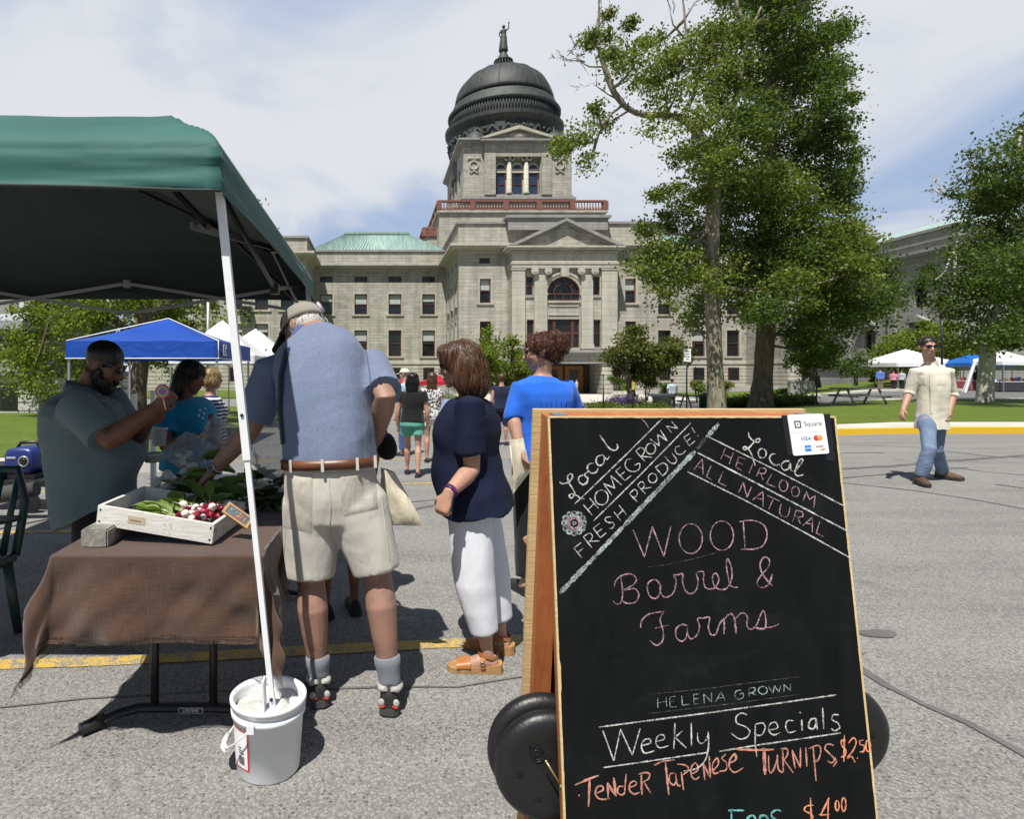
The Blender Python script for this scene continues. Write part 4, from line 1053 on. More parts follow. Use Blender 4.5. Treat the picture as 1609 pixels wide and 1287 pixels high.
def picnic(px, Y, label, mat):
    b = P(px, 630, Y); z = gz(b.x, Y)+.1; t = thing('picnic_table', label, 'picnic table', (b.x, Y, z))
    m = MB(); m.box(b.x-.95, b.x+.95, Y-.4, Y+.4, z+.70, z+.75); obj('tabletop', m, mat, t)
    for s in (-1, 1):
        m = MB(); m.box(b.x-.95, b.x+.95, Y+s*.75-.14, Y+s*.75+.14, z+.42, z+.46); obj('bench_seat', m, mat, t)
    for s in (-1, 1):
        m = MB(); x = b.x+s*.65
        for q in (-1, 1): m.bar((x,Y+q*.2,z+.7), (x,Y+q*.62,z), .06)
        m.bar((x,Y-.8,z+.4), (x,Y+.8,z+.4), .06); obj('leg_frame', m, GREYM, t)
DKT = pm('weathered dark table boards', (.10,.10,.095), .7, .2, 6)
picnic(1350, 25.0, 'grey picnic table on the right lawn', DKT)
picnic(1098, 30, 'small dark bench table half hidden by the cottonwood trunk', DKT)
m = MB(); b = P(1110,640,27); m.lathe((b.x,27,gz(b.x,27)), [(.28,0),(.3,.8),(.33,.84),(.3,.92),(.1,1.0)], 16); tag(obj('litter_bin', m, pm('dark green bin', (.02,.05,.035))), 'dark litter bin beside the cottonwood trunk', 'bin')
m = MB(); b = P(1040,640,27.5); m.lathe((b.x,27.5,gz(b.x,27.5)), [(.3,0),(.36,.15),(.4,.8),(.55,.86),(.52,.95)], 20); tag(obj('stone_urn', m, CONC), 'pale stone planter urn beside the plaid shirted man', 'planter')
m = MB(); b = P(985,612,50); m.box(b.x-1.2, b.x+1.2, 49.7, 50.3, gz(b.x,50)+.6, gz(b.x,50)+.85); m.box(b.x-.9, b.x-.6, 49.8, 50.2, gz(b.x,50)-.1, gz(b.x,50)+.596); m.box(b.x+.6, b.x+.9, 49.8, 50.2, gz(b.x,50)-.1, gz(b.x,50)+.596); tag(obj('stone_bench', m, CONC), 'white stone bench near the porch', 'bench')
m = MB(); b = P(385,488,76.6); m.box(b.x-.9, b.x+.9, 75.8, 76.9, b.z-.5, b.z+.5); m.bar((b.x,76.5,b.z-.5), (b.x+.5,77.15,b.z-1.4), .15); tag(obj('floodlight', m, BLACKM), 'black floodlight bracketed on the capitol pavilion wall', 'floodlight')

# ------------------------------------------------------------------ canopy tents
def canopy(name, label, x0, x1_, y0, y1, ze, zp, fab, legm, gz_=None, val=.25, legs=True, group=None, curve=1.0, trim=None, cap=None):
    cx_, cy_ = (x0+x1_)/2, (y0+y1)/2
    t = thing(name, label, 'canopy tent', (cx_, cy_, gz(cx_, cy_)), group)
    mb = MB(); N = 28; hx, hy = (x1_-x0)/2, (y1-y0)/2; V = {}
    for j in range(N+1):
        for i in range(N+1):
            u, v = -1+2*i/N, -1+2*j/N; d = max(abs(u), abs(v)); r = 1-d
            z = ze+(zp-ze)*(1-(1-r)**curve if curve != 1 else r)-.05*math.sin(math.pi*min(1, r*1.2))*(curve == 1)
            e = min(abs(u), abs(v))/max(d, 1e-6)
            z -= .035*(1-e*e)*d*(1 if curve == 1 else 0)
            V[i, j] = len(mb.v); mb.v.append((cx_+u*hx, cy_+v*hy, z))
    for j in range(N):
        for i in range(N): mb.f.append([V[i,j],V[i+1,j],V[i+1,j+1],V[i,j+1]]); mb.mi.append(0); mb.sm.append(True)
    roof = obj('roof', mb, fab, t)
    vb = MB(); ring = []
    for a, b in (((x0,y0),(x1_,y0)),((x1_,y0),(x1_,y1)),((x1_,y1),(x0,y1)),((x0,y1),(x0,y0))):
        for k in range(24): ring.append((a[0]+(b[0]-a[0])*k/24, a[1]+(b[1]-a[1])*k/24))
    def rg_(dz, o, w):
        L = []
        for k, (x, y) in enumerate(ring):
            q = Vector((x-cx_, y-cy_, 0)).normalized(); ww = w*noise.noise(Vector((x*2.5, y*2.5, dz))); L.append((x+q.x*(o+ww), y+q.y*(o+ww), ze-dz+.02*noise.noise(Vector((x*1.5,y*1.5,3)))))
        return L
    vb.rings([rg_(-.002,.003,0), rg_(val*.5,.008,.008), rg_(val,.012,.02)], False, True, True); obj('valance', vb, fab, t)
    if trim:
        tm = MB(); tm.tube([(x0-.015,y0-.015,ze-val),(x1_+.015,y0-.015,ze-val),(x1_+.015,y1,ze-val)], .012, 6)
        tm.tube([(x1_+.004,y0-.004,ze-val),(x1_+.004,y0-.004,ze+.01),(cx_,cy_,zp+.01),(x0,y0,ze+.01)], .012, 6); obj('trim', tm, trim, t)
    if legs:
        for a in (x0+.04, x1_-.04):
            for b in (y0+.04, y1-.04):
                m = MB(); m.box(a-.022, a+.022, b-.022, b+.022, gz(a, b), ze-.02); obj('leg', m, legm, t)
    tb = MB()
    for a, b in (((x0,y0),(x1_,y0)),((x1_,y0),(x1_,y1)),((x1_,y1),(x0,y1)),((x0,y1),(x0,y0))):
        A, B = Vector((*a, 0)), Vector((*b, 0)); q = (Vector((cx_,cy_,0))-(A+B)/2).normalized()*.06
        for k in range(2):
            p0, p1 = A.lerp(B, k/2)+q, A.lerp(B, (k+1)/2)+q
            tb.bar(p0+Vector((0,0,ze-.03-.28*(k == 1))), p1+Vector((0,0,ze-.03-.28*(k == 0))), .02, .03); tb.bar(p0+Vector((0,0,ze-.03-.28*(k == 0)))+q*.4, p1+Vector((0,0,ze-.03-.28*(k == 1)))+q*.4, .02, .03)
    obj('truss', tb, legm, t)
    return t, roof
def mat_tent(name, col, trans=.25, wr=.05, rough=.45):
    m, t, b = NM(name); v = coords(t)
    c = ramp(t, noi(t, v, 1.2, 3), [(.3, sc(col, .92)), (.7, sc(col, 1.08))])
    t.links.new(c, b.inputs['Base Color']); b.inputs['Roughness'].default_value = rough; b.inputs['Specular IOR Level'].default_value = .4
    bump(t, b, noi(t, coords(t, (1,1,1.5)), 2.2, 3, .5, .4), wr)
    tr = nd(t, 'ShaderNodeBsdfTranslucent'); mx = nd(t, 'ShaderNodeMixShader'); mx.inputs[0].default_value = trans
    t.links.new(c, tr.inputs['Color']); t.links.new(b.outputs[0], mx.inputs[1]); t.links.new(tr.outputs[0], mx.inputs[2])
    t.links.new(mx.outputs[0], t.nodes['Material Output'].inputs['Surface']); return m
TBLUE = mat_tent('royal blue canopy cloth', (.012,.075,.42), .2); TWHITE = mat_tent('white canopy cloth', (.80,.81,.83), .15, .02); TRED = mat_tent('red canopy cloth', (.48,.02,.045), .25)
TBLUE2 = mat_tent('bright blue canopy cloth', (.02,.16,.55), .3)
Yb = 12.6
bt, broof = canopy('canopy_tent', 'royal blue pop up canopy with white piping behind the bearded man', XP(104,Yb), XP(343,Yb), Yb, Yb+3.2, ZP(536,Yb)+.0, ZP(501,Yb+1.6), TBLUE, GREYM, val=.36, trim=WHITEM)
m = MB(); lx_ = XP(352,Yb)+.03
for sgn in (0,):
    m.box(XP(343,Yb)+.05, XP(343,Yb)+.056, Yb+.2, Yb+.5, ZP(558,Yb), ZP(540,Yb))
lg = obj('logo_patch', m, WHITEM, bt)
m = MB(); xx_ = XP(343,Yb)+.057
c_ = Vector((xx_, Yb+.35, ZP(549,Yb))); m.tube([c_+Vector((0,.1*math.cos(a),.09*math.sin(a))) for a in [math.pi*2*k/16 for k in range(3, 17)]], .012, 5); m.bar(c_, c_+Vector((0,.1,0)), .02); obj('logo_mark', m, flat('logo blue', (.05,.1,.35)), lg)
m = MB(); m.add([(XP(185,Yb),Yb+3.0,gz(-4,15)+.4),(XP(310,Yb),Yb+3.0,gz(-4,15)+.4),(XP(300,Yb),Yb+3.0,ZP(562,Yb+3)),(XP(170,Yb),Yb+3.0,ZP(562,Yb+3))], [(0,1,2,3)])
for lab, p in (('white peaked canopy nearest the canopy pole behind the blue one', (350,503,405,19.5)), ('white peaked canopy right of the other white peak behind the old man', (402,516,452,23.5))):
    Yc = p[3]; hw_ = (p[2]-p[0])/F*Yc*1.15
    canopy('canopy_tent', lab, XP(p[0],Yc)-hw_, XP(p[0],Yc)+hw_, Yc-hw_, Yc+hw_, ZP(560,Yc), ZP(p[1],Yc), TWHITE, GREYM, val=.25, group='white canopies on the left side', curve=1)
for lab, a, b, yt in (('red canopy far down the street between the shoppers, left one', 618, 664, 590), ('red canopy far down the street, right one beside the navy shirted woman', 664, 712, 588)):
    Yc = 44; canopy('canopy_tent', lab, XP(a,Yc), XP(b,Yc), Yc, Yc+2.6, ZP(600,Yc), ZP(yt,Yc), TRED, GREYM, val=.25, group='red canopies down the street')
canopy('canopy_tent', 'white canopy behind the walking man in the cream shirt', XP(1411,46), XP(1516,46), 46, 50.5, ZP(570,46), ZP(548,48), TWHITE, GREYM, val=.3)
canopy('canopy_tent', 'bright blue canopy behind the white tree trunk', XP(1526,44), XP(1592,44), 44, 47, ZP(570,44), ZP(556,45.5), TBLUE2, GREYM, val=.25)
canopy('canopy_tent', 'white canopy at the far right edge beside the blue one', XP(1577,42), XP(1650,42), 42, 45.2, ZP(568,42), ZP(551,43.6), TWHITE, GREYM, val=.25)
def stall(label, px0, px1, Y, col, seed):
    x0, x1_ = XP(px0, Y), XP(px1, Y); z = gz((x0+x1_)/2, Y); t = thing('stall_table', label, 'table', ((x0+x1_)/2, Y, z))
    m = MB(); m.box(x0, x1_, Y, Y+.8, z+.72, z+.76); obj('tabletop', m, WHITEM, t); m = MB(); m.box(x0-.02, x1_+.02, Y-.03, Y+.82, z+.1, z+.719); obj('table_cover', m, mat_fabric('stall cover '+label[:5], col), t)
    rg = np.random.default_rng(seed); cs = [(.4,.05,.05),(.7,.7,.7),(.1,.15,.5),(.6,.4,.1),(.3,.1,.3)]; n = int((x1_-x0)/.3)
    for k in range(n):
        m = MB(); x = x0+.15+k*.3; h = rg.uniform(.08,.3); m.obox((x,Y+rg.uniform(.2,.6),z+.765+h/2), (.11,.02,0), (-.02,.09,0), (0,0,h/2)); m.obox((x,Y+.4,z+.77+h), (.07,0,0), (0,.06,0), (0,0,.02))
        tag(obj('goods_box', m, bpy.data.materials.get('goods%d' % (k % 5)) or pm('goods%d' % (k % 5), cs[k % 5])), 'small box of goods on the '+label[:60], 'goods', 'goods on the '+label[:40])
stall('dark draped table under the canopy at the right edge', 1562, 1640, 42.5, (.03,.03,.035), 5)
stall('table with red goods left of the white tree trunk', 1517, 1536, 44.5, (.25,.05,.06), 6)
m = MB(); A = P(1517,620,42); m.bar((A.x,42,gz(A.x,42)), (A.x+.9,42.2,2.2), .09); m.bar((A.x+.7,42.9,gz(A.x,42)), (A.x+.95,42.3,2.2), .09); tag(obj('ladder_frame', m, WHITEM), 'leaning white ladder frame beside the blue canopy on the right', 'frame')
# ------------------------------------------------------------------ the green canopy in front
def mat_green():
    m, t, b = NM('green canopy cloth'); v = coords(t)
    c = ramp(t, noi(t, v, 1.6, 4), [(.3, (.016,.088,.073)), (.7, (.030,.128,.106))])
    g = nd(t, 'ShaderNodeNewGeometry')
    c2 = mixc(t, g.outputs['Backfacing'], c, (.024,.038,.035))     # the inside of the cloth gets a darker colour
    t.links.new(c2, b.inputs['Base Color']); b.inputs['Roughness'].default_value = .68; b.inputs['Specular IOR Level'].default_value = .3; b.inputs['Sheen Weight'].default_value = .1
    bump(t, b, noi(t, coords(t, (.6,.6,2)), 2.6, 3, .45, .8), .010); return m
TGREEN = mat_green()
GX1, GY0, GY1 = -.535, 2.06, 5.2; GX0 = GX1-3.14; GZE = 2.19; GZP = 2.93
gt = thing('canopy_tent', 'big dark green pop up canopy sheltering the farm stall in front', 'canopy tent', ((GX0+GX1)/2, (GY0+GY1)/2, 0))
def roofz(d):
    '''rises steeply over the curved eave bars, then runs straight to the peak'''
    t = 1-d
    return .175*min(1, t/.15)**.55+max(0, t-.10)*.565
mb = MB(); N = 56; V = {}; gcx, gcy = (GX0+GX1)/2, (GY0+GY1)/2; hx = (GX1-GX0)/2; hy = (GY1-GY0)/2
for j in range(N+1):
    for i in range(N+1):
        u, v = [math.copysign(1-(1-abs(q))**2, q) for q in (-1+2*i/N, -1+2*j/N)]
        d = max(abs(u), abs(v)); z = GZE+roofz(d)
        ang = math.atan2(abs(u), abs(v)+1e-6)
        w = .014*noise.noise(Vector((u*3+v*2, v*3-u, 2)))+.004*noise.noise(Vector((u*7, v*7, 5)))
        w += .03*math.exp(-((abs(u)-abs(v))/.16)**2)*math.sin((abs(u)+abs(v))*26)*max(0, d-.5)*noise.noise(Vector((u*5, v*5, 1)))*2
        V[i,j] = len(mb.v); mb.v.append((gcx+u*hx, gcy+v*hy, z+w*min(1, (1-d)*6)))
for j in range(N):
    for i in range(N): mb.f.append([V[i,j],V[i+1,j],V[i+1,j+1],V[i,j+1]]); mb.mi.append(0); mb.sm.append(True)
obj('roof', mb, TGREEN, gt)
vb = MB(); ring = []
for a, b in (((GX0,GY0),(GX1,GY0)),((GX1,GY0),(GX1,GY1)),((GX1,GY1),(GX0,GY1)),((GX0,GY1),(GX0,GY0))):
    for k in range(60): ring.append((a[0]+(b[0]-a[0])*k/60, a[1]+(b[1]-a[1])*k/60, k/60))
def gv(f):
    L = []
    for x, y, s in ring:
        q = Vector((x-gcx, y-gcy, 0)); q.normalize(); e = min(s, 1-s)
        w = (.016*noise.noise(Vector((x*1.2+y*1.2, f*2.2, 2)))+.012*math.exp(-e*7)*noise.noise(Vector((e*6, f*9+e*5, 3)))*2)*min(1, f*4)
        sag = .025*math.sin(math.pi*s)*(1 if f > .9 else 0)
        L.append((x+q.x*(.02*f+w)-.0*f, y+q.y*(.02*f+w), GZE+.0-.155*f+sag))
    return L
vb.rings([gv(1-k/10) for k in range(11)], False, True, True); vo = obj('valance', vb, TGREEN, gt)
hm = MB(); hm.tube([Vector(p)+Vector((0,-.004,0)) for p in gv(1.0)[:61]], .006, 6); obj('hem', hm, TGREEN, vo)
pole = MB(); A = P(429,1112,2.16); B = Vector((GX1-.03, GY0+.09, GZE-.02)); M_ = A.lerp(B, .455)
pole.bar(M_, B, .027, .027, (0,1,0)); po_ = obj('upper_leg', pole, WHITEM, gt); lo = MB(); lo.bar(A, M_+(M_-A).normalized()*.02, .019, .019, (0,1,0)); obj('lower_leg', lo, WHITEM, gt)
fo = MB(); fo.obox(A+Vector((.03,-.0,.0)), (.055,0,0), (0,.05,0), (0,0,.004)); fo.bar(A+Vector((-.026,-.02,0)), A+Vector((-.03,-.02,.11)), .006, .05); obj('foot_plate', fo, WHITEM, gt)
ho = MB(); d_ = (A-M_).normalized()
for q in (M_-d_*.16, A-d_*.035): ho.lathe(q+Vector((-.0,-.0155,0)), [(.006,-.003),(.006,.003)], 10, True, True, (Vector((1,0,0)), Vector((0,0,1)), Vector((0,-1,0))))
obj('button_hole', ho, BLACKM, gt)
for xk, yk in ((GX1-.04, GY1-.06), (GX0+.05, GY1-.06), (GX0+.05, GY0+.06)):
    m = MB(); fx = xk+(.12 if xk > gcx else -.12); m.bar((fx,yk,0), (xk,yk,GZE-.02), .04); obj('leg', m, WHITEM, gt)
GRT = pm('grey truss bar', (.30,.31,.31), .45, .1, 4)
for k, (a, b) in enumerate((((GX0,GY1),(GX1,GY1)), ((GX1,GY0),(GX1,GY1)), ((GX0,GY0),(GX0,GY1)))):
    tb = MB(); Aa, Bb = Vector((*a,0)), Vector((*b,0)); q = (Vector((gcx,gcy,0))-(Aa+Bb)/2).normalized()*.07; up = Vector((0,0,1)); zt_, zl_ = GZE-.02, GZE-.27
    for h in range(2):
        p0, p1 = Aa.lerp(Bb, h/2)+q, Aa.lerp(Bb, (h+1)/2)+q
        s0, s1 = (zt_, zl_) if h == 0 else (zl_, zt_)
        tb.bar(p0+up*(zt_ if h == 0 else zl_+.0), p1+up*(zl_ if h == 0 else zt_), .014, .026); tb.bar(p0+q*.3+up*(zl_ if h == 0 else zt_), p1+q*.3+up*(zt_ if h == 0 else zl_), .014, .026)
    mid = Aa.lerp(Bb, .5)+q; tb.obox(mid+up*zl_, (.025,0,0), (0,.025,0), (0,0,.03)); tb.obox(mid+up*zt_, (.025,0,0), (0,.025,0), (0,0,.03))
    obj('truss', tb, GRT if k == 0 else BLACKM, gt)
rt = MB()
for sx in (-1, 1):
    for sy in (-1, 1):
        pts = []
        for k in range(9):
            t_ = k/8; u, v = sx*(1-.96*t_)*.97, sy*(1-.96*t_)*.97; d = max(abs(u), abs(v)); pts.append((gcx+u*hx, gcy+v*hy, GZE+roofz(d)-.035))
        rt.tube(pts, .012, 6); rt.bar(pts[3], pts[4], .04); rt.bar(Vector(pts[0])+Vector((0,0,-.3)), pts[3], .018)
obj('roof_rib', rt, BLACKM, gt)
# ------------------------------------------------------------------ bucket that weighs the canopy leg
PLAST = pm('white bucket plastic', (.74,.75,.77), .35, .04, 4)
bk = G(422,1206); bk = Vector((bk.x+.0, bk.y, 0))
ut = thing('bucket', 'white plastic bucket of sand holding the canopy leg', 'bucket', bk)
RB, RT, HB = .112, .130, .262
tilt = Matrix.Rotation(R(-4), 3, 'Y')
m = MB(); m.lathe(bk, [(.03,.001),(RB-.004,.001),(RB,.008),(RT-.006,HB-.06),(RT+.002,HB-.058),(RT+.003,HB-.04),(RT-.004,HB-.038),(RT-.003,HB-.02),(RT+.006,HB-.018),(RT+.007,HB-.003),(RT+.003,HB),(RT-.006,HB-.001),(RT-.008,HB-.02),(RB+.004,.10)], 56, True, True); obj('body', m, PLAST, ut)
m = MB(); N = 24
vs = [(bk.x,bk.y,HB-.05)]; fs = []
for j in range(1, 9):
    for i in range(N):
        a = 2*math.pi*i/N; r = (RT-.011)*j/8; x, y = bk.x+r*math.cos(a), bk.y+r*math.sin(a)
        vs.append((x, y, HB-.046+.022*noise.noise(Vector((x*14,y*14,1)))+.006*noise.noise(Vector((x*60,y*60,1)))))
for i in range(N): fs.append((0,1+i,1+(i+1) % N))
for j in range(7):
    for i in range(N): fs.append((1+j*N+i,1+(j+1)*N+i,1+(j+1)*N+(i+1) % N,1+j*N+(i+1) % N))
m.add(vs, fs, True); obj('sand_fill', m, pm('pale sand and plaster', (.62,.60,.56), .9, .2, 30, .01, 150), ut)
m = MB(); hA = R(215); pts = []
side = Vector((math.cos(hA), math.sin(hA), 0)); c_ = bk+Vector((0,0,HB-.05)); tng = Vector((-side.y, side.x, 0))
A_ = c_-tng*.0+Vector((math.cos(R(178)),math.sin(R(178)),0))*(RT+.004); B_ = c_+Vector((math.cos(R(288)),math.sin(R(288)),0))*(RT+.004)
A_ = c_+Vector((math.cos(R(255)),math.sin(R(255)),0))*(RT+.008)
for k in range(13):
    u = k/12; a = R(255-150*u); rr = RT+.012+.016*math.sin(math.pi*u)
    pts.append(bk+Vector((rr*math.cos(a), rr*math.sin(a), HB-.05-.125*math.sin(math.pi*u))))
m.tube(pts, .0028, 6)
mid = pts[5]; m.tube(pts[4:8], [.011,.012,.012,.011], 10); m.obox(pts[0], (.012,0,0), (0,.008,0), (0,0,.014)); hd = obj('handle', m, PLAST, ut)
RED = flat('red label print', (.55,.03,.03)); LBW = flat('label white', (.80,.80,.79)); INK = flat('label ink', (.06,.06,.08))
def onb(a, z, o=.0012):
    r = RB+(RT-.006-RB)*(z-.008)/(HB-.068)+o; return (bk.x+r*math.cos(R(a)), bk.y+r*math.sin(R(a)), z)
def bquad(mb, a0, a1, z0, z1, o, n=10):
    for k in range(n):
        u, w = a0+(a1-a0)*k/n, a0+(a1-a0)*(k+1)/n; mb.add([onb(u,z0,o),onb(w,z0,o),onb(w,z1,o),onb(u,z1,o)], [(0,1,2,3)])
m = MB(); bquad(m, 196, 246, .045, .185, .0012); lb_ = obj('label', m, LBW, ut)
m = MB(); bquad(m, 196, 246, .045, .050, .002); bquad(m, 196, 246, .180, .185, .002); bquad(m, 243, 246, .0503, .1797, .002); obj('label_border', m, RED, lb_)
m = MB()
for k in range(13): bquad(m, 222+k*1.1, 222+k*1.1+(.5 if k % 3 else .8), .062, .092, .0022, 1)
for k in range(3): bquad(m, 222, 236-3*k, .100+k*.009, .104+k*.009, .0022, 3)
obj('label_print', m, INK, lb_)

# ------------------------------------------------------------------ folding table, burlap
TX0_, TX1_, TY0_, TY1_, TZ = -1.185, -.435, 2.24, 4.06, .735
ft = thing('folding_table', 'long folding table on black steel legs under the burlap', 'table', ((TX0_+TX1_)/2, (TY0_+TY1_)/2, 0))
m = MB(); m.box(TX0_, TX1_, TY0_, TY1_, TZ-.04, TZ); obj('tabletop', m, WHITEM, ft)
for y in (TY0_+.24, TY1_-.25):
    m = MB(); lx0, lx1_ = -.905, -.665
    for x in (lx0, lx1_): m.tube([(x,y,TZ-.045),(x,y,.05)], .017, 12)
    obj('leg', m, BLACKM, ft)
    m = MB(); m.tube([(TX0_+.06,y-.10,.028),(TX0_+.15,y-.03,.04),(TX0_+.22,y,.045),(TX1_-.22,y,.045),(TX1_-.15,y-.0,.04),(TX1_-.05,y-.0,.028)], [.02,.022,.024,.024,.022,.02], 12, flat=.8)
    m.tube([(TX0_+.035,y-.125,.024),(TX0_+.10,y-.06,.034)], [.024,.027], 12); fb = obj('foot_bar', m, BLACKM, ft)
def text(name, s, mat, parent, loc, size, rx=R(90), rz=0, ext=.0005, align='CENTER', mtx=None, shear=0):
    cu = bpy.data.curves.new(name, 'FONT'); cu.body = s; cu.size = size; cu.align_x = align; cu.align_y = 'CENTER'; cu.extrude = ext; cu.shear = shear
    o = bpy.data.objects.new('t', cu); TMP.collection.objects.link(o)
    dg = TMP.view_layers[0].depsgraph; dg.update(); me = bpy.data.meshes.new_from_object(o.evaluated_get(dg)); bpy.data.objects.remove(o)
    M4 = mtx if mtx is not None else Matrix.Translation(loc) @ Matrix.Rotation(rz, 4, 'Z') @ Matrix.Rotation(rx, 4, 'X')
    me.transform(M4); me.materials.clear(); return obj(name, me, mat, parent)
yl = TY0_+.24
m = MB(); m.box(-.80, -.70, yl-.0265, yl-.0255, .034, .056); pl_ = obj('name_plate', m, flat('plate white', (.6,.6,.6)), fb); m = MB(); m.box(-.798, -.702, yl-.0275, yl-.0267, .036, .054); obj('plate_inset', m, BLACKM, pl_)
text('lettering', 'LIFETIME', flat('plate lettering', (.65,.65,.65)), pl_, (-.75, yl-.0285, .045), .017)
def mat_burlap():
    m, t, b = NM('brown burlap'); v = coords(t)
    uv = nd(t, 'ShaderNodeUVMap'); mp = nd(t, 'ShaderNodeMapping'); t.links.new(uv.outputs[0], mp.inputs[0])
    w1 = nd(t, 'ShaderNodeTexNoise'); w1.inputs['Scale'].default_value = 1; w1.inputs['Detail'].default_value = 3
    m1 = nd(t, 'ShaderNodeMapping'); m1.inputs['Scale'].default_value = (14, 330, 1); t.links.new(uv.outputs[0], m1.inputs[0]); t.links.new(m1.outputs[0], w1.inputs['Vector'])
    w2 = nd(t, 'ShaderNodeTexNoise'); w2.inputs['Scale'].default_value = 1; w2.inputs['Detail'].default_value = 3
    m2 = nd(t, 'ShaderNodeMapping'); m2.inputs['Scale'].default_value = (330, 14, 1); t.links.new(uv.outputs[0], m2.inputs[0]); t.links.new(m2.outputs[0], w2.inputs['Vector'])
    wv = mixc(t, .5, w1.outputs['Fac'], w2.outputs['Fac'])
    c = ramp(t, wv, [(.35, (.054,.030,.020)), (.5, (.078,.044,.030)), (.66, (.112,.067,.047))])
    c = mixc(t, .3, c, ramp(t, noi(t, v, 4, 4), [(.3, (.054,.031,.021)), (.7, (.092,.054,.038))]))
    t.links.new(c, b.inputs['Base Color']); b.inputs['Roughness'].default_value = .95; b.inputs['Specular IOR Level'].default_value = .1; b.inputs['Sheen Weight'].default_value = .3
    bump(t, b, wv, .004)
    # the open weave of the frayed rim
    at = nd(t, 'ShaderNodeAttribute', attribute_name='fray')
    h1 = ramp(t, w1.outputs['Fac'], [(.52, 1), (.56, 0)]); h2 = ramp(t, w2.outputs['Fac'], [(.52, 1), (.56, 0)])
    holes = nd(t, 'ShaderNodeMath', operation='MULTIPLY'); t.links.new(h1, holes.inputs[0]); t.links.new(h2, holes.inputs[1])
    fr = nd(t, 'ShaderNodeMath', operation='MULTIPLY'); t.links.new(holes.outputs[0], fr.inputs[0]); t.links.new(at.outputs['Fac'], fr.inputs[1])
    al = nd(t, 'ShaderNodeMath', operation='SUBTRACT'); al.inputs[0].default_value = 1; t.links.new(fr.outputs[0], al.inputs[1]); t.links.new(al.outputs[0], b.inputs['Alpha'])
    return m
BURLAP = mat_burlap()
mb = MB(); U0, U1, V0, V1 = TX0_-.40, TX1_+.335, TY0_-.325, TY0_+.74; NU, NV = 150, 110; uvs = []; fray = []
for j in range(NV+1):
    for i in range(NU+1):
        u = U0+(U1-U0)*i/NU; v = V0+(V1-V0)*j/NV
        u += .012*noise.noise(Vector((u*3, v*3, 4)))*(1 if i in (0, NU) else .3); 
        cu_, cv_ = min(max(u, TX0_), TX1_), max(v, TY0_); d = Vector((u-cu_, v-cv_, 0)); s = d.length
        uvs.append((u, v)); fray.append(1.0 if (s > .26 and u < TX0_+.08 and v < TY0_-.02 and s > .455) else (.8 if min(i, NU-i, j) < 3 else .0))
        if s < 1e-6: x, y, z = u, v, TZ+.006+.004*noise.noise(Vector((u*5, v*5, 0)))+.003*noise.noise(Vector((u*16, v*16, 3)))
        else:
            dn = d/s
            fold = .048*noise.noise(Vector((u*4.2+v*1.5, v*3.2-z0_ if False else v*3.2, 9)))+.016*noise.noise(Vector((u*9-v*7, v*7, 2)))+.014*math.sin((u*.9+v*1.4)*21)*(.3+noise.noise(Vector((u*2,v*2,6))))
            cor = min(abs(d.x), abs(d.y))/max(abs(d.x), abs(d.y), 1e-6)
            out_ = s*(.09+.15*cor**.7)+1.5*fold*min(1, s*5)
            hang = max(0, s-.012)
            x, y, z = cu_+dn.x*(out_+.018), cv_+dn.y*(out_+.018), TZ+.006-hang*.985+.012*noise.noise(Vector((u*3, v*3, 8)))*min(1, s*4)
        mb.v.append((x, y, z))
for j in range(NV):
    for i in range(NU): a = j*(NU+1)+i; mb.f.append([a, a+1, a+NU+2, a+NU+1]); mb.mi.append(0); mb.sm.append(True)
me = mb.mesh('burlap'); ul = me.uv_layers.new(name='UVMap')
li = np.zeros(len(me.loops), dtype=np.int32); me.loops.foreach_get('vertex_index', li); ul.data.foreach_set('uv', np.array(uvs)[li].ravel())
at = me.attributes.new('fray', 'FLOAT', 'POINT'); at.data.foreach_set('value', np.array(fray, dtype=np.float32))
bur = tag(obj('burlap_cloth', me, BURLAP), 'brown burlap cloth with frayed corners draped over the table end', 'tablecloth')
# ------------------------------------------------------------------ crate, block, radishes, price slate
CRW = None
def mat_oldwhite():
    m, t, b = NM('worn white painted wood'); v = coords(t)
    n = noi(t, coords(t, (2,14,14)), 5, 6, .65, .5); q = noi(t, v, 17, 6, .7)
    c = mixc(t, ramp(t, q, [(.60, 0), (.72, 1)]), ramp(t, n, [(.3, (.56,.55,.49)), (.6, (.70,.69,.65))]), (.20,.15,.10))
    t.links.new(c, b.inputs['Base Color']); b.inputs['Roughness'].default_value = .7; bump(t, b, n, .002); return m
CRW = mat_oldwhite(); OLDW = mat_wood('weathered grey timber', (.09,.085,.075), (.36,.34,.30), (9,2.5,9), .9)
A = P(151,818,2.42); B = P(333,849,2.36)       # front lower edge of the tray
ux = (B-A); LX = ux.length; ux.normalize(); uy = Vector((.22,1,.015)); uy = (uy-ux*uy.dot(ux)).normalized(); uz = ux.cross(uy)
if uz.z < 0: uz = -uz
O = Vector((B.x, B.y, TZ+.014))-ux*LX
DY, HZ, TH = .36, .078, .014
ct = thing('wooden_tray', 'worn white wooden tray of radishes propped up on a timber block', 'tray', O)
def plank(mb, x0, x1_, y0, y1, z0, z1_): 
    mb.obox(O+ux*(x0+x1_)/2+uy*(y0+y1)/2+uz*(z0+z1_)/2, ux*(x1_-x0)/2, uy*(y1-y0)/2, uz*(z1_-z0)/2)
m = MB(); plank(m, 0, LX, 0, TH, 0, HZ); fp = obj('front_board', m, CRW, ct)
m = MB(); plank(m, 0, LX, DY-TH, DY, 0, HZ); obj('back_board', m, CRW, ct)
for x in (0, LX-TH): m = MB(); plank(m, x, x+TH, TH+.001, DY-TH-.001, .0, HZ); obj('end_board', m, CRW, ct)
m = MB(); plank(m, TH+.001, LX-TH-.001, TH+.001, DY-TH-.001, .003, .012); obj('bottom', m, OLDW, ct)
m = MB()
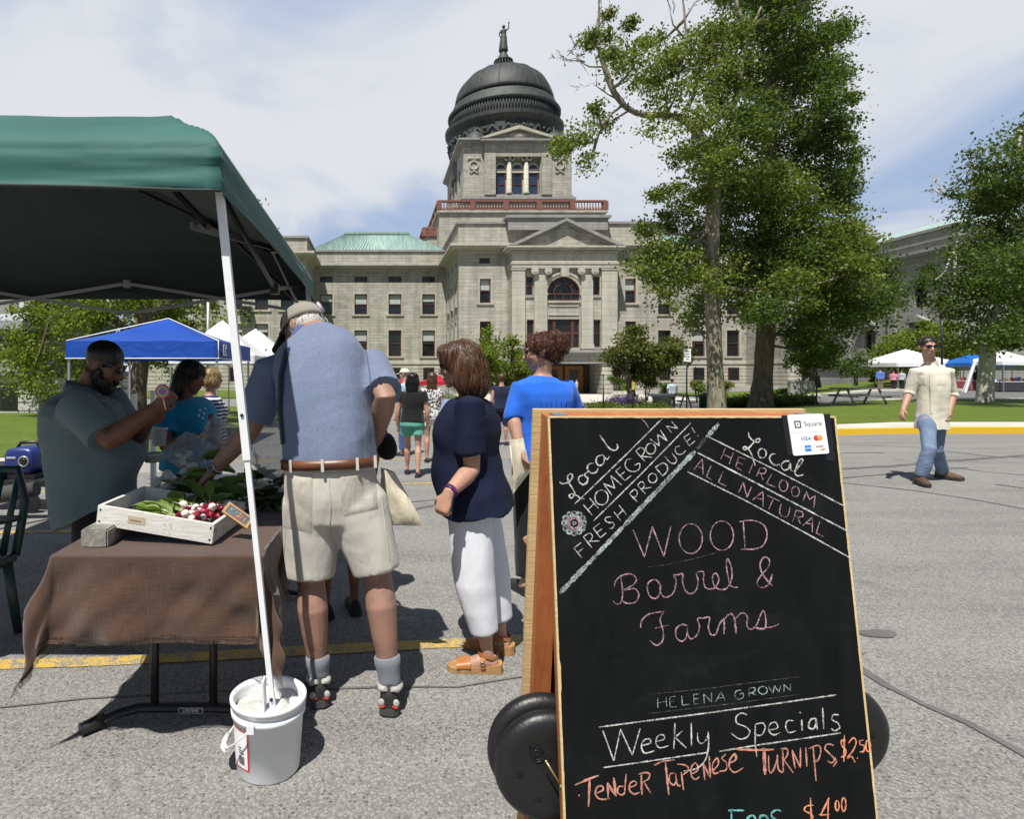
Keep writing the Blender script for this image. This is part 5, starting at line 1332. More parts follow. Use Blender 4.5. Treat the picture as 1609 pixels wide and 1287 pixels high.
for x in (.012, LX-.012):
    for z in (.015, .062): m.lathe(O+ux*x+uz*z-uy*.0005, [(.004,-.001),(.004,.0012)], 8, True, True, (ux, uz, -uy))
obj('nail', m, BLACKM, fp)
m = MB(); plank(m, LX*.27, LX*.42, -.0012, -.0002, .028, .058); lb2 = obj('paper_scrap', m, flat('old paper label', (.50,.43,.31)), fp); m = MB(); plank(m, LX*.29, LX*.385, -.002, -.0014, .038, .044); obj('rust_stain', m, flat('rust', (.30,.20,.10)), lb2)
bb = O+ux*.02
m = MB(); bz = O.z-TZ-.008; c_ = P(153,836,2.36); m.obox((c_.x, c_.y+.16, TZ+.008+bz/2+.0), (.052,0,0), (.0,.19,0), (0,0,bz/2+.002))
me = m.mesh('block'); bm = bmesh.new(); bm.from_mesh(me); bmesh.ops.bevel(bm, geom=bm.edges[:], offset=.006, segments=2, affect='EDGES'); bm.to_mesh(me); bm.free()
tag(obj('timber_block', me, OLDW), 'grey weathered timber block under the left end of the tray', 'block')
def lp(x, y, z): return O+ux*x+uy*y+uz*z
RADR = pm('red radish skin', (.21,.010,.025), .3, .3, 30); RADW = pm('white radish skin', (.72,.66,.60), .35, .15, 30); RADP = pm('pink radish skin', (.42,.04,.11), .3, .3, 30); RADM = pm('magenta radish skin', (.12,.008,.025), .3, .3, 30)
LEAFR = mat_leaf('radish leaves', [(.07,.12,.02),(.12,.19,.03),(.18,.27,.05),(.26,.36,.10)], .3); STEM = pm('radish stems', (.42,.46,.22), .5, .2, 20)
def leafmesh(mb, p, d, n, L, Wd, rg, seg=6):
    """one cupped, wavy leaf: p base, d direction, n up side"""
    d = d.normalized(); s = d.cross(n).normalized(); n = s.cross(d); rows = []
    for i in range(seg+1):
        t = i/seg; w = Wd*math.sin(math.pi*min(1, .08+t*.9))**.8*(1-.25*t); c = p+d*L*t+n*(-.35*L*t*t+.02*L*math.sin(t*9)); wob = .15*w*math.sin(t*11+rg.uniform(0, 6))
        rows.append([c-s*w+n*(.35*w+wob), c-s*w*.5+n*.05*w, c, c+s*w*.5+n*.05*w, c+s*w+n*(.35*w-wob)])
    mb.rings(rows, False, False, True)
def with_tint(me, rg, lo=.2, hi=.9):
    n = len(me.polygons); a = me.attributes.new('tint', 'FLOAT', 'FACE'); t = np.clip(np.repeat(rg.uniform(lo, hi, n//24+1), 24)[:n]+rg.normal(0, .05, n), 0, 1).astype(np.float32); a.data.foreach_set('value', t); return me
def bunch(label, tie, dirr, seed, mats, nr=9, nl=18, group='radish bunches in the tray', rr=.013, lL=.12, name='radish_bunch', spread=.05, rdir=None):
    rg = np.random.default_rng(seed); t = thing(name, label, 'vegetables', tie, group); d = Vector(dirr).normalized(); rd = Vector(rdir).normalized() if rdir else -d
    m = MB(); L = MB(); side = d.cross(uz).normalized()
    for k in range(nl):
        dv = (d+side*rg.normal(0, .42)+uz*rg.uniform(.0, .42)).normalized(); p = tie+dv*rg.uniform(.02, .06); m.tube([tie, p, p+dv*.03], [.0026,.0022,.0015], 5)
        leafmesh(L, p+dv*rg.uniform(.0, .03), dv+uz*rg.uniform(-.1, .1), (uz+side*rg.normal(0, .5)).normalized(), lL*rg.uniform(.6, 1.1), lL*.25*rg.uniform(.7, 1.2), rg)
    pos = []
    for k in range(nr):
        for _ in range(60):
            p = tie+rd*rg.uniform(.025, .085)+side*rg.normal(0, spread*.85)+uz*rg.uniform(-.012, .034)
            w_ = p-O; inside = name != 'radish_bunch' or (TH+rr < w_.dot(ux) < LX-TH-rr and TH+rr < w_.dot(uy) < DY-TH-rr)
            if inside and all((p-q).length > rr*1.75 for q in pos): break
        else: continue
        pos.append(p); r = rr*rg.uniform(.85, 1.2); m.tube([tie, tie.lerp(p, .6), p], [.0022,.002,.002], 5)
        rm = MB(); ax = (p-tie).normalized(); X_ = ax.orthogonal().normalized(); Y_ = ax.cross(X_)
        rm.lathe(p, [(r*.12,-r*1.05),(r*.6,-r*.85),(r*.95,-.35*r),(r,.1*r),(r*.85,.6*r),(r*.5,1.0*r),(r*.16,1.35*r),(r*.06,2.0*r),(.0004,3.4*r)], 14, True, True, (X_, Y_, ax))
        obj('radish' if name == 'radish_bunch' else 'turnip', rm, mats[int(rg.integers(len(mats)))], t)
    obj('stems', m, STEM, t); obj('leaves', with_tint(L.mesh('leaves'), rg), LEAFR, t); return t
mt = [RADR, RADW, RADP, RADW, RADM]
bunch('front radish bunch with green tops lying to the left in the tray', lp(LX*.60, .09, .05), -ux*1+uy*.12+uz*.05, 3, mt, 20, 26, rr=.0145)
bunch('middle radish bunch with mostly red roots in the tray', lp(LX*.66, .17, .055), -ux*1+uy*.35, 4, [RADR,RADR,RADM,RADP,RADW], 20, 22, rr=.0145)
bunch('right radish bunch with pale roots at the low end of the tray', lp(LX*.76, .24, .055), -ux*.4+uy*.8+uz*.3, 5, mt, 20, 14, rr=.015, rdir=ux*.5-uy*1.0)
m = MB(); m.obox(lp(LX*.80,.30,.066), ux*.06, uy*.035+uz*.012, uz*.003); tag(obj('white_card', m, flat('white card', (.75,.75,.74))), 'white card lying at the back of the tray behind the radishes', 'card')
# little price slate
Ps = [P(364,789,2.46), P(396,814,2.46), P(388,834,2.42), P(345,804,2.42)]
c_ = sum(Ps, Vector())/4; sx_ = ((P(392,822,2.44)-P(353,795,2.44))/2); sy_ = (P(370,789,2.47)-P(356,812,2.41)); sy_ = (sy_-sx_*(sy_.dot(sx_)/sx_.length_squared))/2*.72; nz_ = sx_.cross(sy_).normalized()
if nz_.y > 0: nz_ = -nz_
sl = thing('price_slate', 'small wood framed price slate leaning against the low end of the tray', 'price sign', c_)
m = MB(); m.obox(c_, sx_*.82, sy_*.72, nz_*.003); obj('slate', m, pm('slate grey', (.10,.11,.13), .6), sl)
m = MB(); fw = .18
m.obox(c_+sy_*(.86), sx_*1.0, sy_*.14, nz_*.005); m.obox(c_-sy_*(.86), sx_*1.0, sy_*.14, nz_*.005); m.obox(c_+sx_*.91, sx_*.09, sy_*.715, nz_*.005); m.obox(c_-sx_*.91, sx_*.09, sy_*.715, nz_*.005)
obj('frame', m, mat_wood('honey pine', (.36,.19,.07), (.50,.30,.13), (10,10,10)), sl)
m = MB(); q = c_+nz_*.0045
for (a, b) in (((.12,.5),(.12,-.45)),((.0,.25),(.3,.25)),((.3,.25),(.3,-.1)),((.3,-.1),(0,-.1)),((.0,-.1),(.0,-.45)),((.0,-.45),(.35,-.4)),((.5,.2),(.62,.15)),((.55,.1),(.55,-.4))): m.bar(q+sx_*a[0]+sy_*a[1], q+sx_*b[0]+sy_*b[1], .0035, .001)
obj('price_marks', m, flat('orange chalk', (.75,.25,.12)), sl)
m = MB()
for k in range(5): m.bar(q+sx_*(-.6+.12*k)+sy_*(.35-.1*(k % 2)), q+sx_*(-.52+.12*k)+sy_*(.1+.15*(k % 3)), .0035, .001)
obj('name_marks', m, flat('green chalk', (.20,.45,.30)), sl)
# ------------------------------------------------------------------ the shaded produce further back on the table
LEAFK = mat_leaf('dark kale leaves', [(.02,.045,.02),(.035,.07,.025),(.06,.11,.035),(.10,.16,.05)], .25)
def greens(label, x, y, z, r, seed, mat=LEAFK, n=34, L=.12, group='bunched greens on the table'):
    rg = np.random.default_rng(seed); m = MB(); c = Vector((x, y, z))
    for k in range(n):
        a = rg.uniform(0, 2*math.pi); d = Vector((math.cos(a), math.sin(a), rg.uniform(.1, .9))).normalized(); p = c+Vector((rg.normal(0, r*.4), rg.normal(0, r*.4), 0))
        leafmesh(m, p, d, Vector((0,0,1)), L*rg.uniform(.6, 1.1), L*.3, rg)
    tag(obj('greens_bunch', with_tint(m.mesh('greens'), rg), mat), label, 'vegetables', group)
gl = ['dark leafy greens beside the bearded man at the table edge','dark leafy greens left of the white turnips','dark leafy greens in the middle of the table','dark leafy greens under the turnip bunches','dark leafy greens behind the canopy leg','dark leafy greens at the table edge by the old man','dark leafy greens at the back of the table near the bags','dark leafy greens on the far right of the table']
for i, (x, y) in enumerate([(-1.12,3.05),(-1.02,3.3),(-.9,3.45),(-.85,3.1),(-.6,3.2),(-.5,3.0),(-.75,3.75),(-.5,3.6)]): greens(gl[i], x, y, TZ+.03, .12, 70+i)
WT = pm('white turnip skin', (.48,.48,.41), .35, .12, 20)
LEAFT = mat_leaf('turnip leaves', [(.03,.07,.02),(.06,.12,.025),(.09,.17,.03),(.14,.23,.05)], .3)
tl = ['white turnip bunch nearest the tray','white turnip bunch under the old man\'s fingers','white turnip bunch at the left of the pile','white turnip bunch at the top of the pile']
for i, (px, py, Y) in enumerate([(268,752,3.02),(300,738,3.15),(258,760,2.98),(292,722,3.3)]):
    bunch(tl[i], P(px+14, py, Y), Vector((.8,.3,.0)), 90+i, [WT], 7, 8, 'turnip bunches on the table', .018, .13, 'turnip_bunch', .06, (-1,-.3,-.1))
def salad(label, P0, d, seed, n=26, L=.15):
    rg = np.random.default_rng(seed); m = MB(); d = Vector(d).normalized(); s = d.cross(Vector((0,0,1))).normalized()
    for k in range(n): leafmesh(m, P0+s*rg.normal(0, .03), (d+s*rg.normal(0, .35)+Vector((0,0,rg.normal(0, .3)))), Vector((rg.normal(0, .4),-.6,.8)), L*rg.uniform(.7, 1.2), L*.25, rg)
    tag(obj('greens_bunch', with_tint(m.mesh('greens'), rg, .5, 1), LEAFT), label, 'vegetables', 'bunched greens on the table')
salad('bright green leafy bunch held in the old man\'s reaching hand', P(330,768,2.93), (.75,-.25,-.02), 97, 34, .15)
PBAG = None
def mat_bag():
    m, t, b = NM('clear plastic film'); b.inputs['Base Color'].default_value = (.62,.65,.68,1); b.inputs['Roughness'].default_value = .12; b.inputs['Alpha'].default_value = .40; b.inputs['Specular IOR Level'].default_value = 1.0
    bump(t, b, noi(t, coords(t), 28, 3, .6, 1.5), .02); return m
PBAG = mat_bag()
def pbag(label, c, r, seed):
    m = MB(); m.ell(c, (r[0],0,0), (0,r[1],0), (0,0,r[2]), 40, 26); me = m.mesh('bag')
    displace(me, lambda co, n: .5*min(r)*noise.noise(Vector((co.x*9+seed, co.y*9, co.z*9)))-.45*min(r)*abs(noise.noise(Vector((co.x*22, co.y*22, co.z*22+seed))))-.2*min(r)*abs(noise.noise(Vector((co.x*50, co.y*50, co.z*50+seed)))))
    tag(obj('plastic_bag', me, PBAG), label, 'plastic bag', 'clear plastic produce bags')
for i, (px, py, Y, r, l) in enumerate([(300,712,3.6,(.15,.12,.12),'crumpled clear plastic bag in front of the woman in turquoise'),(345,690,3.75,(.13,.1,.14),'crumpled clear plastic bag under the red phone'),(425,705,3.5,(.14,.12,.17),'crumpled clear plastic bag between canopy leg and old man'),(440,640,3.7,(.08,.1,.12),'smaller crumpled plastic bag at the top behind the old man\'s strap')]): pbag(l, P(px,py,Y), r, i*7)
def tub(label, px, py, Y, r, h, mat):
    c = P(px, py, Y); m = MB(); m.lathe(c, [(r*.8,0),(r,h),(r*1.08,h),(r*1.08,h+.012),(r*.9,h+.014),(r*.75,.02)], 24); tag(obj('plastic_tub', m, mat), label, 'tub', 'white tubs at the back of the stall')
TUBM = pm('cloudy tub plastic', (.60,.62,.65), .4, .1)
for i, (px, py, Y, r, h, l) in enumerate([(222,712,3.6,.05,.17,'tall cloudy tub nearest the bearded man'),(240,726,3.5,.055,.04,'shallow white tub lying beside the turnips'),(250,700,3.8,.05,.10,'middle cloudy tub behind the greens'),(238,690,4.0,.05,.10,'cloudy tub at the back beside the turquoise sleeve')]): tub(l, px, py, Y, r, h, TUBM)
m = MB(); b = P(225,700,5.2)
for q, (px, a, z) in enumerate(((211,619,700),(234,614,690),(228,630,695))): m.box(XP(px,5.2)-.018, XP(px,5.2)+.018, 5.18+q*.1, 5.22+q*.1, gz(b.x,5.2), ZP(a,5.2))
tag(obj('white_stakes', m, WHITEM), 'white upright stakes of a display rack behind the bearded man', 'rack')
# ------------------------------------------------------------------ garden chair, generator on a cart
cg = pm('dark green chair resin', (.018,.045,.042), .4, .1, 4)
CX, CY = -2.2, 3.05
gc = thing('garden_chair', 'dark green plastic garden armchair at the left edge', 'chair', (CX, CY, 0))
m = MB(); m.obox((CX,CY,.42), (.23,0,0), (0,.23,0), (0,0,.018)); m.tube([(CX-.23,CY-.22,.42),(CX+.23,CY-.22,.42),(CX+.24,CY+.22,.42)], .026, 8); obj('seat', m, cg, gc)
for sx in (-1, 1):
    for sy in (-1, 1):
        m = MB(); m.tube([(CX+sx*.215,CY+sy*.2,.42),(CX+sx*.25,CY+sy*.25,0)], [.032,.024], 10, flat=.7); obj('leg', m, cg, gc)
for sx in (-1, 1):
    m = MB(); m.tube([(CX+sx*.235,CY-.23,.42),(CX+sx*.25,CY-.235,.58),(CX+sx*.255,CY-.2,.645),(CX+sx*.255,CY+.05,.655),(CX+sx*.235,CY+.25,.62)], [.028,.03,.034,.034,.026], 10, flat=.6); obj('armrest', m, cg, gc)
m = MB()
for k in range(5): x = CX-.18+.09*k; m.tube([(x,CY+.22,.42),(x*1.0,CY+.30,.65),(CX+(x-CX)*1.05,CY+.36,.85)], [.022,.02,.018], 8, flat=.4)
m.tube([(CX-.24,CY+.24,.42),(CX-.25,CY+.32,.7),(CX-.18,CY+.37,.87),(CX+.18,CY+.37,.87),(CX+.25,CY+.32,.7),(CX+.24,CY+.24,.42)], .024, 8); obj('backrest', m, cg, gc)
gy = 6.6; gl0 = P(42,722,gy)
gn = thing('generator', 'small rounded blue portable generator on a dark cart by the lawn', 'generator', (gl0.x, gy, gl0.z-.18))
GB = pm('blue generator shell', (.015,.03,.16), .35, .1, 4)
m = MB(); m.rings([[(gl0.x+w*math.cos(2*math.pi*i/28)**1 if False else gl0.x+w*(abs(math.cos(2*math.pi*i/28))**.5)*(1 if math.cos(2*math.pi*i/28) >= 0 else -1), gy+yy, gl0.z+h*(abs(math.sin(2*math.pi*i/28))**.6)*(1 if math.sin(2*math.pi*i/28) >= 0 else -1)) for i in range(28)] for yy, w, h in ((-.15,.12,.10),(-.14,.155,.14),(.14,.16,.145),(.2,.13,.11))]); obj('shell', m, GB, gn)
m = MB(); m.tube([(gl0.x-.10,gy,gl0.z+.13),(gl0.x-.06,gy,gl0.z+.185),(gl0.x+.1,gy,gl0.z+.19),(gl0.x+.16,gy,gl0.z+.13)], .018, 8); obj('handle', m, BLACKM, gn)
m = MB(); q = Vector((gl0.x+.06, gy-.155, gl0.z+.0)); m.lathe(q, [(.06,0),(.06,.012),(.045,.016),(.045,.01)], 20, True, True, (Vector((1,0,0)),Vector((0,0,1)),Vector((0,-1,0)))); dl = obj('dial', m, GREYM, gn); m = MB(); m.lathe(q+Vector((0,-.011,0)), [(.04,0),(.03,.012)], 18, True, True, (Vector((1,0,0)),Vector((0,0,1)),Vector((0,-1,0)))); obj('knob', m, BLACKM, dl)
m = MB(); m.box(gl0.x-.13, gl0.x-.03, gy-.157, gy-.152, gl0.z+.03, gl0.z+.05); obj('marking', m, flat('pale marking', (.4,.42,.5)), gn)
m = MB(); m.box(gl0.x-.16, gl0.x+.16, gy-.14, gy+.18, gl0.z-.19, gl0.z-.142); obj('base', m, BLACKM, gn)
zc_ = gl0.z-.195; g0 = gz(gl0.x, gy)
ca = thing('hand_cart', 'low dark cart carrying the blue generator', 'cart', (gl0.x-.1, gy, g0))
m = MB(); m.box(gl0.x-.45, gl0.x+.35, gy-.25, gy+.3, zc_-.06, zc_); m.box(gl0.x-.45, gl0.x-.15, gy-.2, gy+.25, zc_+.003, zc_+.14); obj('deck', m, pm('black cart deck', (.012,.012,.013), .6), ca)
for x in (gl0.x-.3, gl0.x+.2):
    m = MB(); m.lathe((x,gy-.28,g0+.1), [(.1,-.03),(.1,.03)], 24, True, True, (Vector((1,0,0)),Vector((0,0,1)),Vector((0,-1,0)))); obj('wheel', m, BLACKM, ca)
m = MB(); A = P(-30,783,6.0); B = P(58,768,6.0); m.tube([A,B], [.09,.075], 14); tag(obj('rolled_mat', m, pm('dark grey rolled mat', (.05,.05,.048), .8)), 'dark rolled mat lying in front of the cart', 'mat')
# ------------------------------------------------------------------ the chalkboard
def board(px, py, off=0.0):
    a, b = (px-CHX)/F, (py-CHY)/F
    Y = (1.4144-off)/(1+.1398*b); return Vector((a*Y, Y, CH-b*Y))
SG = thing('chalkboard_sign', 'black A-frame chalkboard with handwritten farm specials on rubber wheels', 'sign', (.735, 1.36, 0))
sn = Vector((0, -1, .1398)).normalized(); su = Vector((0, .1398, 1)).normalized()      # outward normal, up along the board
def mat_chalkboard():
    m, t, b = NM('chalkboard black'); v = coords(t)
    c = ramp(t, noi(t, coords(t, (6,6,1.5)), 3, 5, .6), [(.3, (.0035,.0042,.0046)), (.7, (.0075,.0086,.0092))])
    sm_ = noi(t, coords(t, (2,2,4)), 3.2, 5, .6, .8); c = mixc(t, ramp(t, sm_, [(.56, 0), (.82, .07)]), c, (.10,.105,.105))
    t.links.new(c, b.inputs['Base Color']); b.inputs['Roughness'].default_value = .55; b.inputs['Specular IOR Level'].default_value = .12; return m
CBM = mat_chalkboard(); ORW = mat_wood('orange stained pine', (.30,.085,.022), (.46,.155,.05), (14,14,1.2), .55); PLY = mat_wood('raw plywood edge', (.52,.37,.17), (.66,.50,.26), (3,3,30), .75)
WX0_, WX1_ = .400, 1.065; zt_, zb_ = 1.318, .0
def by(z): return 1.4144-.1398*(CH-z)-0.0 if False else 1.40-.1398*(1.317-z)
def bp(x, z, off=0): return Vector((x, by(z), z))+sn*off
m = MB()
def slab(mb, x0, x1_, z0, z1_, o0, o1): mb.add([bp(x0,z0,o0),bp(x1_,z0,o0),bp(x1_,z0,o1),bp(x0,z0,o1),bp(x0,z1_,o0),bp(x1_,z1_,o0),bp(x1_,z1_,o1),bp(x0,z1_,o1)], [(0,1,2,3),(4,7,6,5),(0,4,5,1),(1,5,6,2),(2,6,7,3),(3,7,4,0)])
slab(m, WX0_+.0035, WX1_-.0035, .0, zt_-.003, -.006, 0); BRD = obj('board', m, CBM, SG)
m = MB()
# the raw plywood rim of the board, splintered a little
for (x0, z0, x1_, z1_) in ((WX0_,0,WX0_,zt_),(WX1_,0,WX1_,zt_),(WX0_,zt_,WX1_,zt_)):
    n = 90; pts = []
    for k in range(n+1):
        x, z = x0+(x1_-x0)*k/n, z0+(z1_-z0)*k/n; j = .0035+.0012*noise.noise(Vector((x*60,z*60,3)))+(.002 if noise.noise(Vector((x*9,z*9,1))) > .45 else 0)
        pts.append((x, z, j))
    rs = []
    for x, z, j in pts:
        if x0 == x1_: s = 1 if x0 == WX0_ else -1; rs.append([bp(x-s*.001,z,-.0062),bp(x-s*.001,z,.0004),bp(x+s*j,z,.0004),bp(x+s*j,z,-.0062)])
        else: rs.append([bp(x,z+.001,-.0062),bp(x,z+.001,.0004),bp(x,z-j,.0004),bp(x,z-j,-.0062)])
    m.rings(rs, True, True, False)
obj('plywood_rim', m, PLY, BRD)
m = MB(); slab(m, WX0_, WX0_+.04, 0, zt_-.001, -.028, -.0064); slab(m, WX1_-.04, WX1_, 0, zt_-.001, -.028, -.0064); slab(m, WX0_+.041, WX1_-.041, zt_-.045, zt_-.001, -.028, -.0064); slab(m, WX0_+.041, WX1_-.041, .2, .245, -.028, -.0064); obj('front_frame', m, ORW, SG)
# rear leaf
RX0, RX1 = WX0_-.018, .645+.395; YR0 = 1.462; kR = .150
def rp(x, z, off=0): return Vector((x, YR0+kR*(1.33-z), z))+Vector((0, 1, kR)).normalized()*off
def rslab(mb, x0, x1_, z0, z1_, o0, o1): mb.add([rp(x0,z0,o0),rp(x1_,z0,o0),rp(x1_,z0,o1),rp(x0,z0,o1),rp(x0,z1_,o0),rp(x1_,z1_,o0),rp(x1_,z1_,o1),rp(x0,z1_,o1)], [(0,1,2,3),(4,7,6,5),(0,4,5,1),(1,5,6,2),(2,6,7,3),(3,7,4,0)])
m = MB(); rslab(m, RX0, RX1, 0, 1.33, 0, .012); rl = obj('rear_board', m, PLY, SG)
m = MB(); rslab(m, RX0+.019, RX0+.062, 0, 1.322, -.036, -.0004); rslab(m, RX1-.05, RX1, 0, 1.322, -.036, -.0004); rslab(m, RX0+.063, RX1-.051, 1.27, 1.322, -.036, -.0004); rslab(m, RX0+.063, RX1-.051, .2, .25, -.036, -.0004); obj('rear_frame', m, ORW, SG)
m = MB(); rslab(m, RX0+.063, RX1-.051, .251, 1.269, -.003, -.0004); obj('rear_panel', m, mat_wood('dark stained panel', (.10,.03,.01), (.19,.065,.02), (12,12,1)), SG)
for x in (WX0_+.03, WX1_-.05):
    m = MB(); m.bar((x,1.40,1.316), (x,1.445,1.318), .03, .012); obj('hinge', m, GREYM, SG)
RUB = pm('black moulded rubber', (.010,.0105,.011), .42, .25, 7, .0008, 120)
def wheel(cx_, cy_, cz_, r, n=(0,-1,0), pin=True):
    n = Vector(n).normalized(); X_ = n.orthogonal().normalized(); Y_ = n.cross(X_); c = Vector((cx_, cy_, cz_)); w = .023
    m = MB(); m.lathe(c, [(.02,w*.6),(r*.55,w*.75),(r*.72,w*1.0),(r*.86,w*.95),(r*.96,w*.6),(r,w*.1),(r*.97,-w*.55),(r*.86,-w),(.02,-w)], 72, True, True, (X_, Y_, n)); o = obj('wheel', m, RUB, SG)
    for k in range(6):
        hm_ = MB()
        a = 2*math.pi*k/6+.35; q = c+X_*(r*.58*math.cos(a))+Y_*(r*.58*math.sin(a))+n*(w*.80); hm_.lathe(q, [(.0095,-.001),(.0095,.0012),(.007,.0014)], 14, True, True, (X_, Y_, n))
        obj('bolt_hole', hm_, flat('hole black', (.002,.002,.002), .9), o)
    lg = MB(); q = c+Vector((-.03,0,.035))+n*(w*.795)
    for rr_ in (.016, .011): lg.tube([q+Vector((rr_*math.cos(2*math.pi*k/20),0,rr_*math.sin(2*math.pi*k/20))) for k in range(21)], .0012, 5, False)
    for k in range(3): lg.bar(q+Vector((-.009+.004*k,-.0005,-.004+.001*k)), q+Vector((-.007+.004*k,-.0005,.006)), .0014)
    for k in range(5): lg.bar(q+Vector((.012+.004*k,-.0005,-.026+.005*k)), q+Vector((.013+.004*k,-.0005,-.020+.005*k)), .0016)
    obj('moulded_mark', lg, RUB, o)
    return o, c, n
wheel(P(862,1203,1.355).x, 1.355, P(862,1203,1.355).z, .123); wheel(P(851,1174,1.43).x, 1.425, P(851,1174,1.43).z, .130)
wheel(P(1316,1148,1.43).x, 1.425, P(1316,1148,1.43).z, .112)
wheel(P(1322,1180,1.355).x-.06, 1.355, P(1322,1180,1.355).z, .112)
m = MB(); A = P(862,1200,1.345); 
m.tube([(A.x-.05,1.39,A.z),(RX1-.05,1.39,A.z)], .01, 10); obj('axle', m, GREYM, SG)
m = MB(); m.tube([P(858,1197,1.318), P(882,1236,1.31)], .0022, 6); m.ball(P(882,1236,1.305), .0042); m.ball(P(858,1197,1.318), .003); obj('brass_hook', m, pm('brass', (.55,.42,.16), .35, .1, 9, metal=.8), SG)
# ---- chalk writing: the strokes are laid on the board as thin chalk ribbons
def mat_chalk(name, col, cover=.5):
    m, t, b = NM(name); n = noi(t, coords(t), 420, 3, .6); n2 = noi(t, coords(t), 60, 3)
    k = ramp(t, mixc(t, .35, n, n2), [(cover-.09, 1), (cover+.08, .06)])
    t.links.new(mixc(t, k, (.012,.013,.014), col), b.inputs['Base Color']); b.inputs['Roughness'].default_value = .95; b.inputs['Specular IOR Level'].default_value = .1; return m
CW = mat_chalk('white chalk', (.62,.62,.58), .52); CP = mat_chalk('pink chalk', (.50,.31,.37), .50); CG = mat_chalk('sage chalk', (.34,.42,.40), .50); CO = mat_chalk('salmon chalk', (.58,.27,.20), .55); CR = mat_chalk('orange chalk stroke', (.75,.30,.17), .56); CT = mat_chalk('teal chalk', (.16,.46,.44), .55); CF = mat_chalk('faint chalk', (.20,.20,.20), .42); CS = mat_chalk('wide sage chalk', (.42,.48,.46), .49)
CROPS = {'c2': (870,650,.2253,.2253), 'c3': (1080,650,.18646,.18646), 'c4': (940,800,.18645,.18639), 'c5': (890,1060,.17643,.17638), 'c6': (1130,1050,.18417,.18415)}
def smooth(pts):
    out = []
    for i in range(len(pts)-1):
        p0, p1, p2, p3 = pts[max(i-1,0)], pts[i], pts[i+1], pts[min(i+2,len(pts)-1)]; n = 5
        for k in range(n):
            t = k/n; out.append(.5*((2*p1)+(p2-p0)*t+(2*p0-5*p1+4*p2-p3)*t*t+(3*p1-p0-3*p2+p3)*t**3))
    out.append(pts[-1]); return out
NST = [0]
def chalk(name, crop, text_, mat, w=.0036, curved=False, off=.0006):
    """text_: strokes separated by ';' of x,y pairs in the enlarged view; '@cx,cy,rx,ry' draws an oval; '~' makes one stroke curved"""
    ox, oy, kx, ky = CROPS[crop]; mb = MB()
    for st in text_.replace('\n', ' ').split(';'):
        st = st.strip()
        if not st: continue
        cv = curved; ww = w
        if st[0] == '!': cv = False; st = st[1:]
        if st[0] == '~': cv = True; st = st[1:]
        if '*' in st: st, f_ = st.split('*'); ww = w*float(f_)
        if st[0] == '@':
            a, b, c, d = [float(q) for q in st[1:].split(',')]; pts = [Vector((a+c*math.cos(2*math.pi*k/24-1.4), b+d*math.sin(2*math.pi*k/24-1.4))) for k in range(26)]
        else:
            pts = [Vector([float(q) for q in pr.split(',')]) for pr in st.split()]
            if cv and len(pts) > 2: pts = smooth(pts)
        NST[0] += 1; o_ = off+.00012*(NST[0] % 7)
        ws = [board(ox+p.x*kx, oy+p.y*ky)+sn*o_ for p in pts]
        fine = []
        for i in range(len(ws)-1):
            n = max(1, int((ws[i+1]-ws[i]).length/.004))
            for k in range(n): fine.append(ws[i].lerp(ws[i+1], k/n))
        fine.append(ws[-1]); vs = []
        for i, p in enumerate(fine):
            d = fine[min(i+1,len(fine)-1)]-fine[max(i-1,0)]
            if d.length < 1e-9: d = Vector((1,0,0))
            s = d.normalized().cross(sn); q = ww*.5*(.92+.45*noise.noise(p*160+Vector((NST[0],0,0)))+.3*noise.noise(p*38+Vector((0,NST[0],0))))*(.55+.45*min(1, i/3, (len(fine)-1-i)/3))
            vs += [p-s*q, p+s*q]
        b0 = len(mb.v); mb.add(vs, [(2*i,2*i+2,2*i+3,2*i+1) for i in range(len(fine)-1)])
        # every ribbon faces outward
    me = mb.mesh(name)
    bm = bmesh.new(); bm.from_mesh(me)
    for f in bm.faces:
        f.normal_update()
        if f.normal.dot(sn) < 0: f.normal_flip()
    bm.to_mesh(me); bm.free()
    return obj(name, me, mat, BRD)
chalk('chalk_lettering', 'c2', '''40,478 70,490 110,472 132,440 118,420 97,438 105,480 132,525 147,560 122,590 108,572 126,560 160,572 190,592 215,595;
205,428 176,442 175,472 202,495 230,480 236,450 215,428 245,400;278,345 242,355 235,388 260,415 295,408 310,380;
345,288 305,300 295,335 315,362 345,348 352,310 345,290 368,320 388,298;320,150 355,200 390,245 428,256 445,238 440,212''', CW, .0032, True)
chalk('chalk_lettering', 'c2', '''205,635 268,710;250,590 312,662;238,672 280,628;@333,585,46,52;405,570 345,487 425,520 395,430 472,497;430,400 495,468;430,400 465,372;460,432 495,405;495,468 540,432;
~540,315 508,325 497,360 520,395 562,405 596,385 597,348 560,362;570,262 638,335;~570,262 605,238 632,255 622,285 605,300;605,298 685,305;@675,245,34,38;668,175 735,225 722,145 790,190 742,115;824,135 784,87 862,103 822,55;
140,940 195,1005;140,940 190,900;165,970 205,940;205,860 265,935;~205,860 245,835 268,850 260,880 238,895;240,892 318,888;275,800 325,865;275,800 320,765;300,830 335,805;325,865 368,830;~400,720 365,725 358,745 380,760 410,760 420,780 405,800 385,800;418,685 465,745;455,640 505,705;440,715 485,672;
527,560 582,615;~527,560 560,530 582,545 575,575 550,590;582,500 640,560;~582,500 610,475 630,490 625,515 605,528;610,525 680,515;@688,450,30,33;708,375 760,435;~708,375 760,345 790,365 790,400 760,435;~775,300 810,340 840,348 856,322 822,275;~880,225 850,235 848,265 870,285 900,278 920,255;905,165 945,225;905,165 945,140;925,195 955,170;945,225 985,190;960,95 985,135;1002,152 1008,158;
145,630 200,580 500,290 755,35;275,750 600,430 800,225 955,65''', CW, .0026)
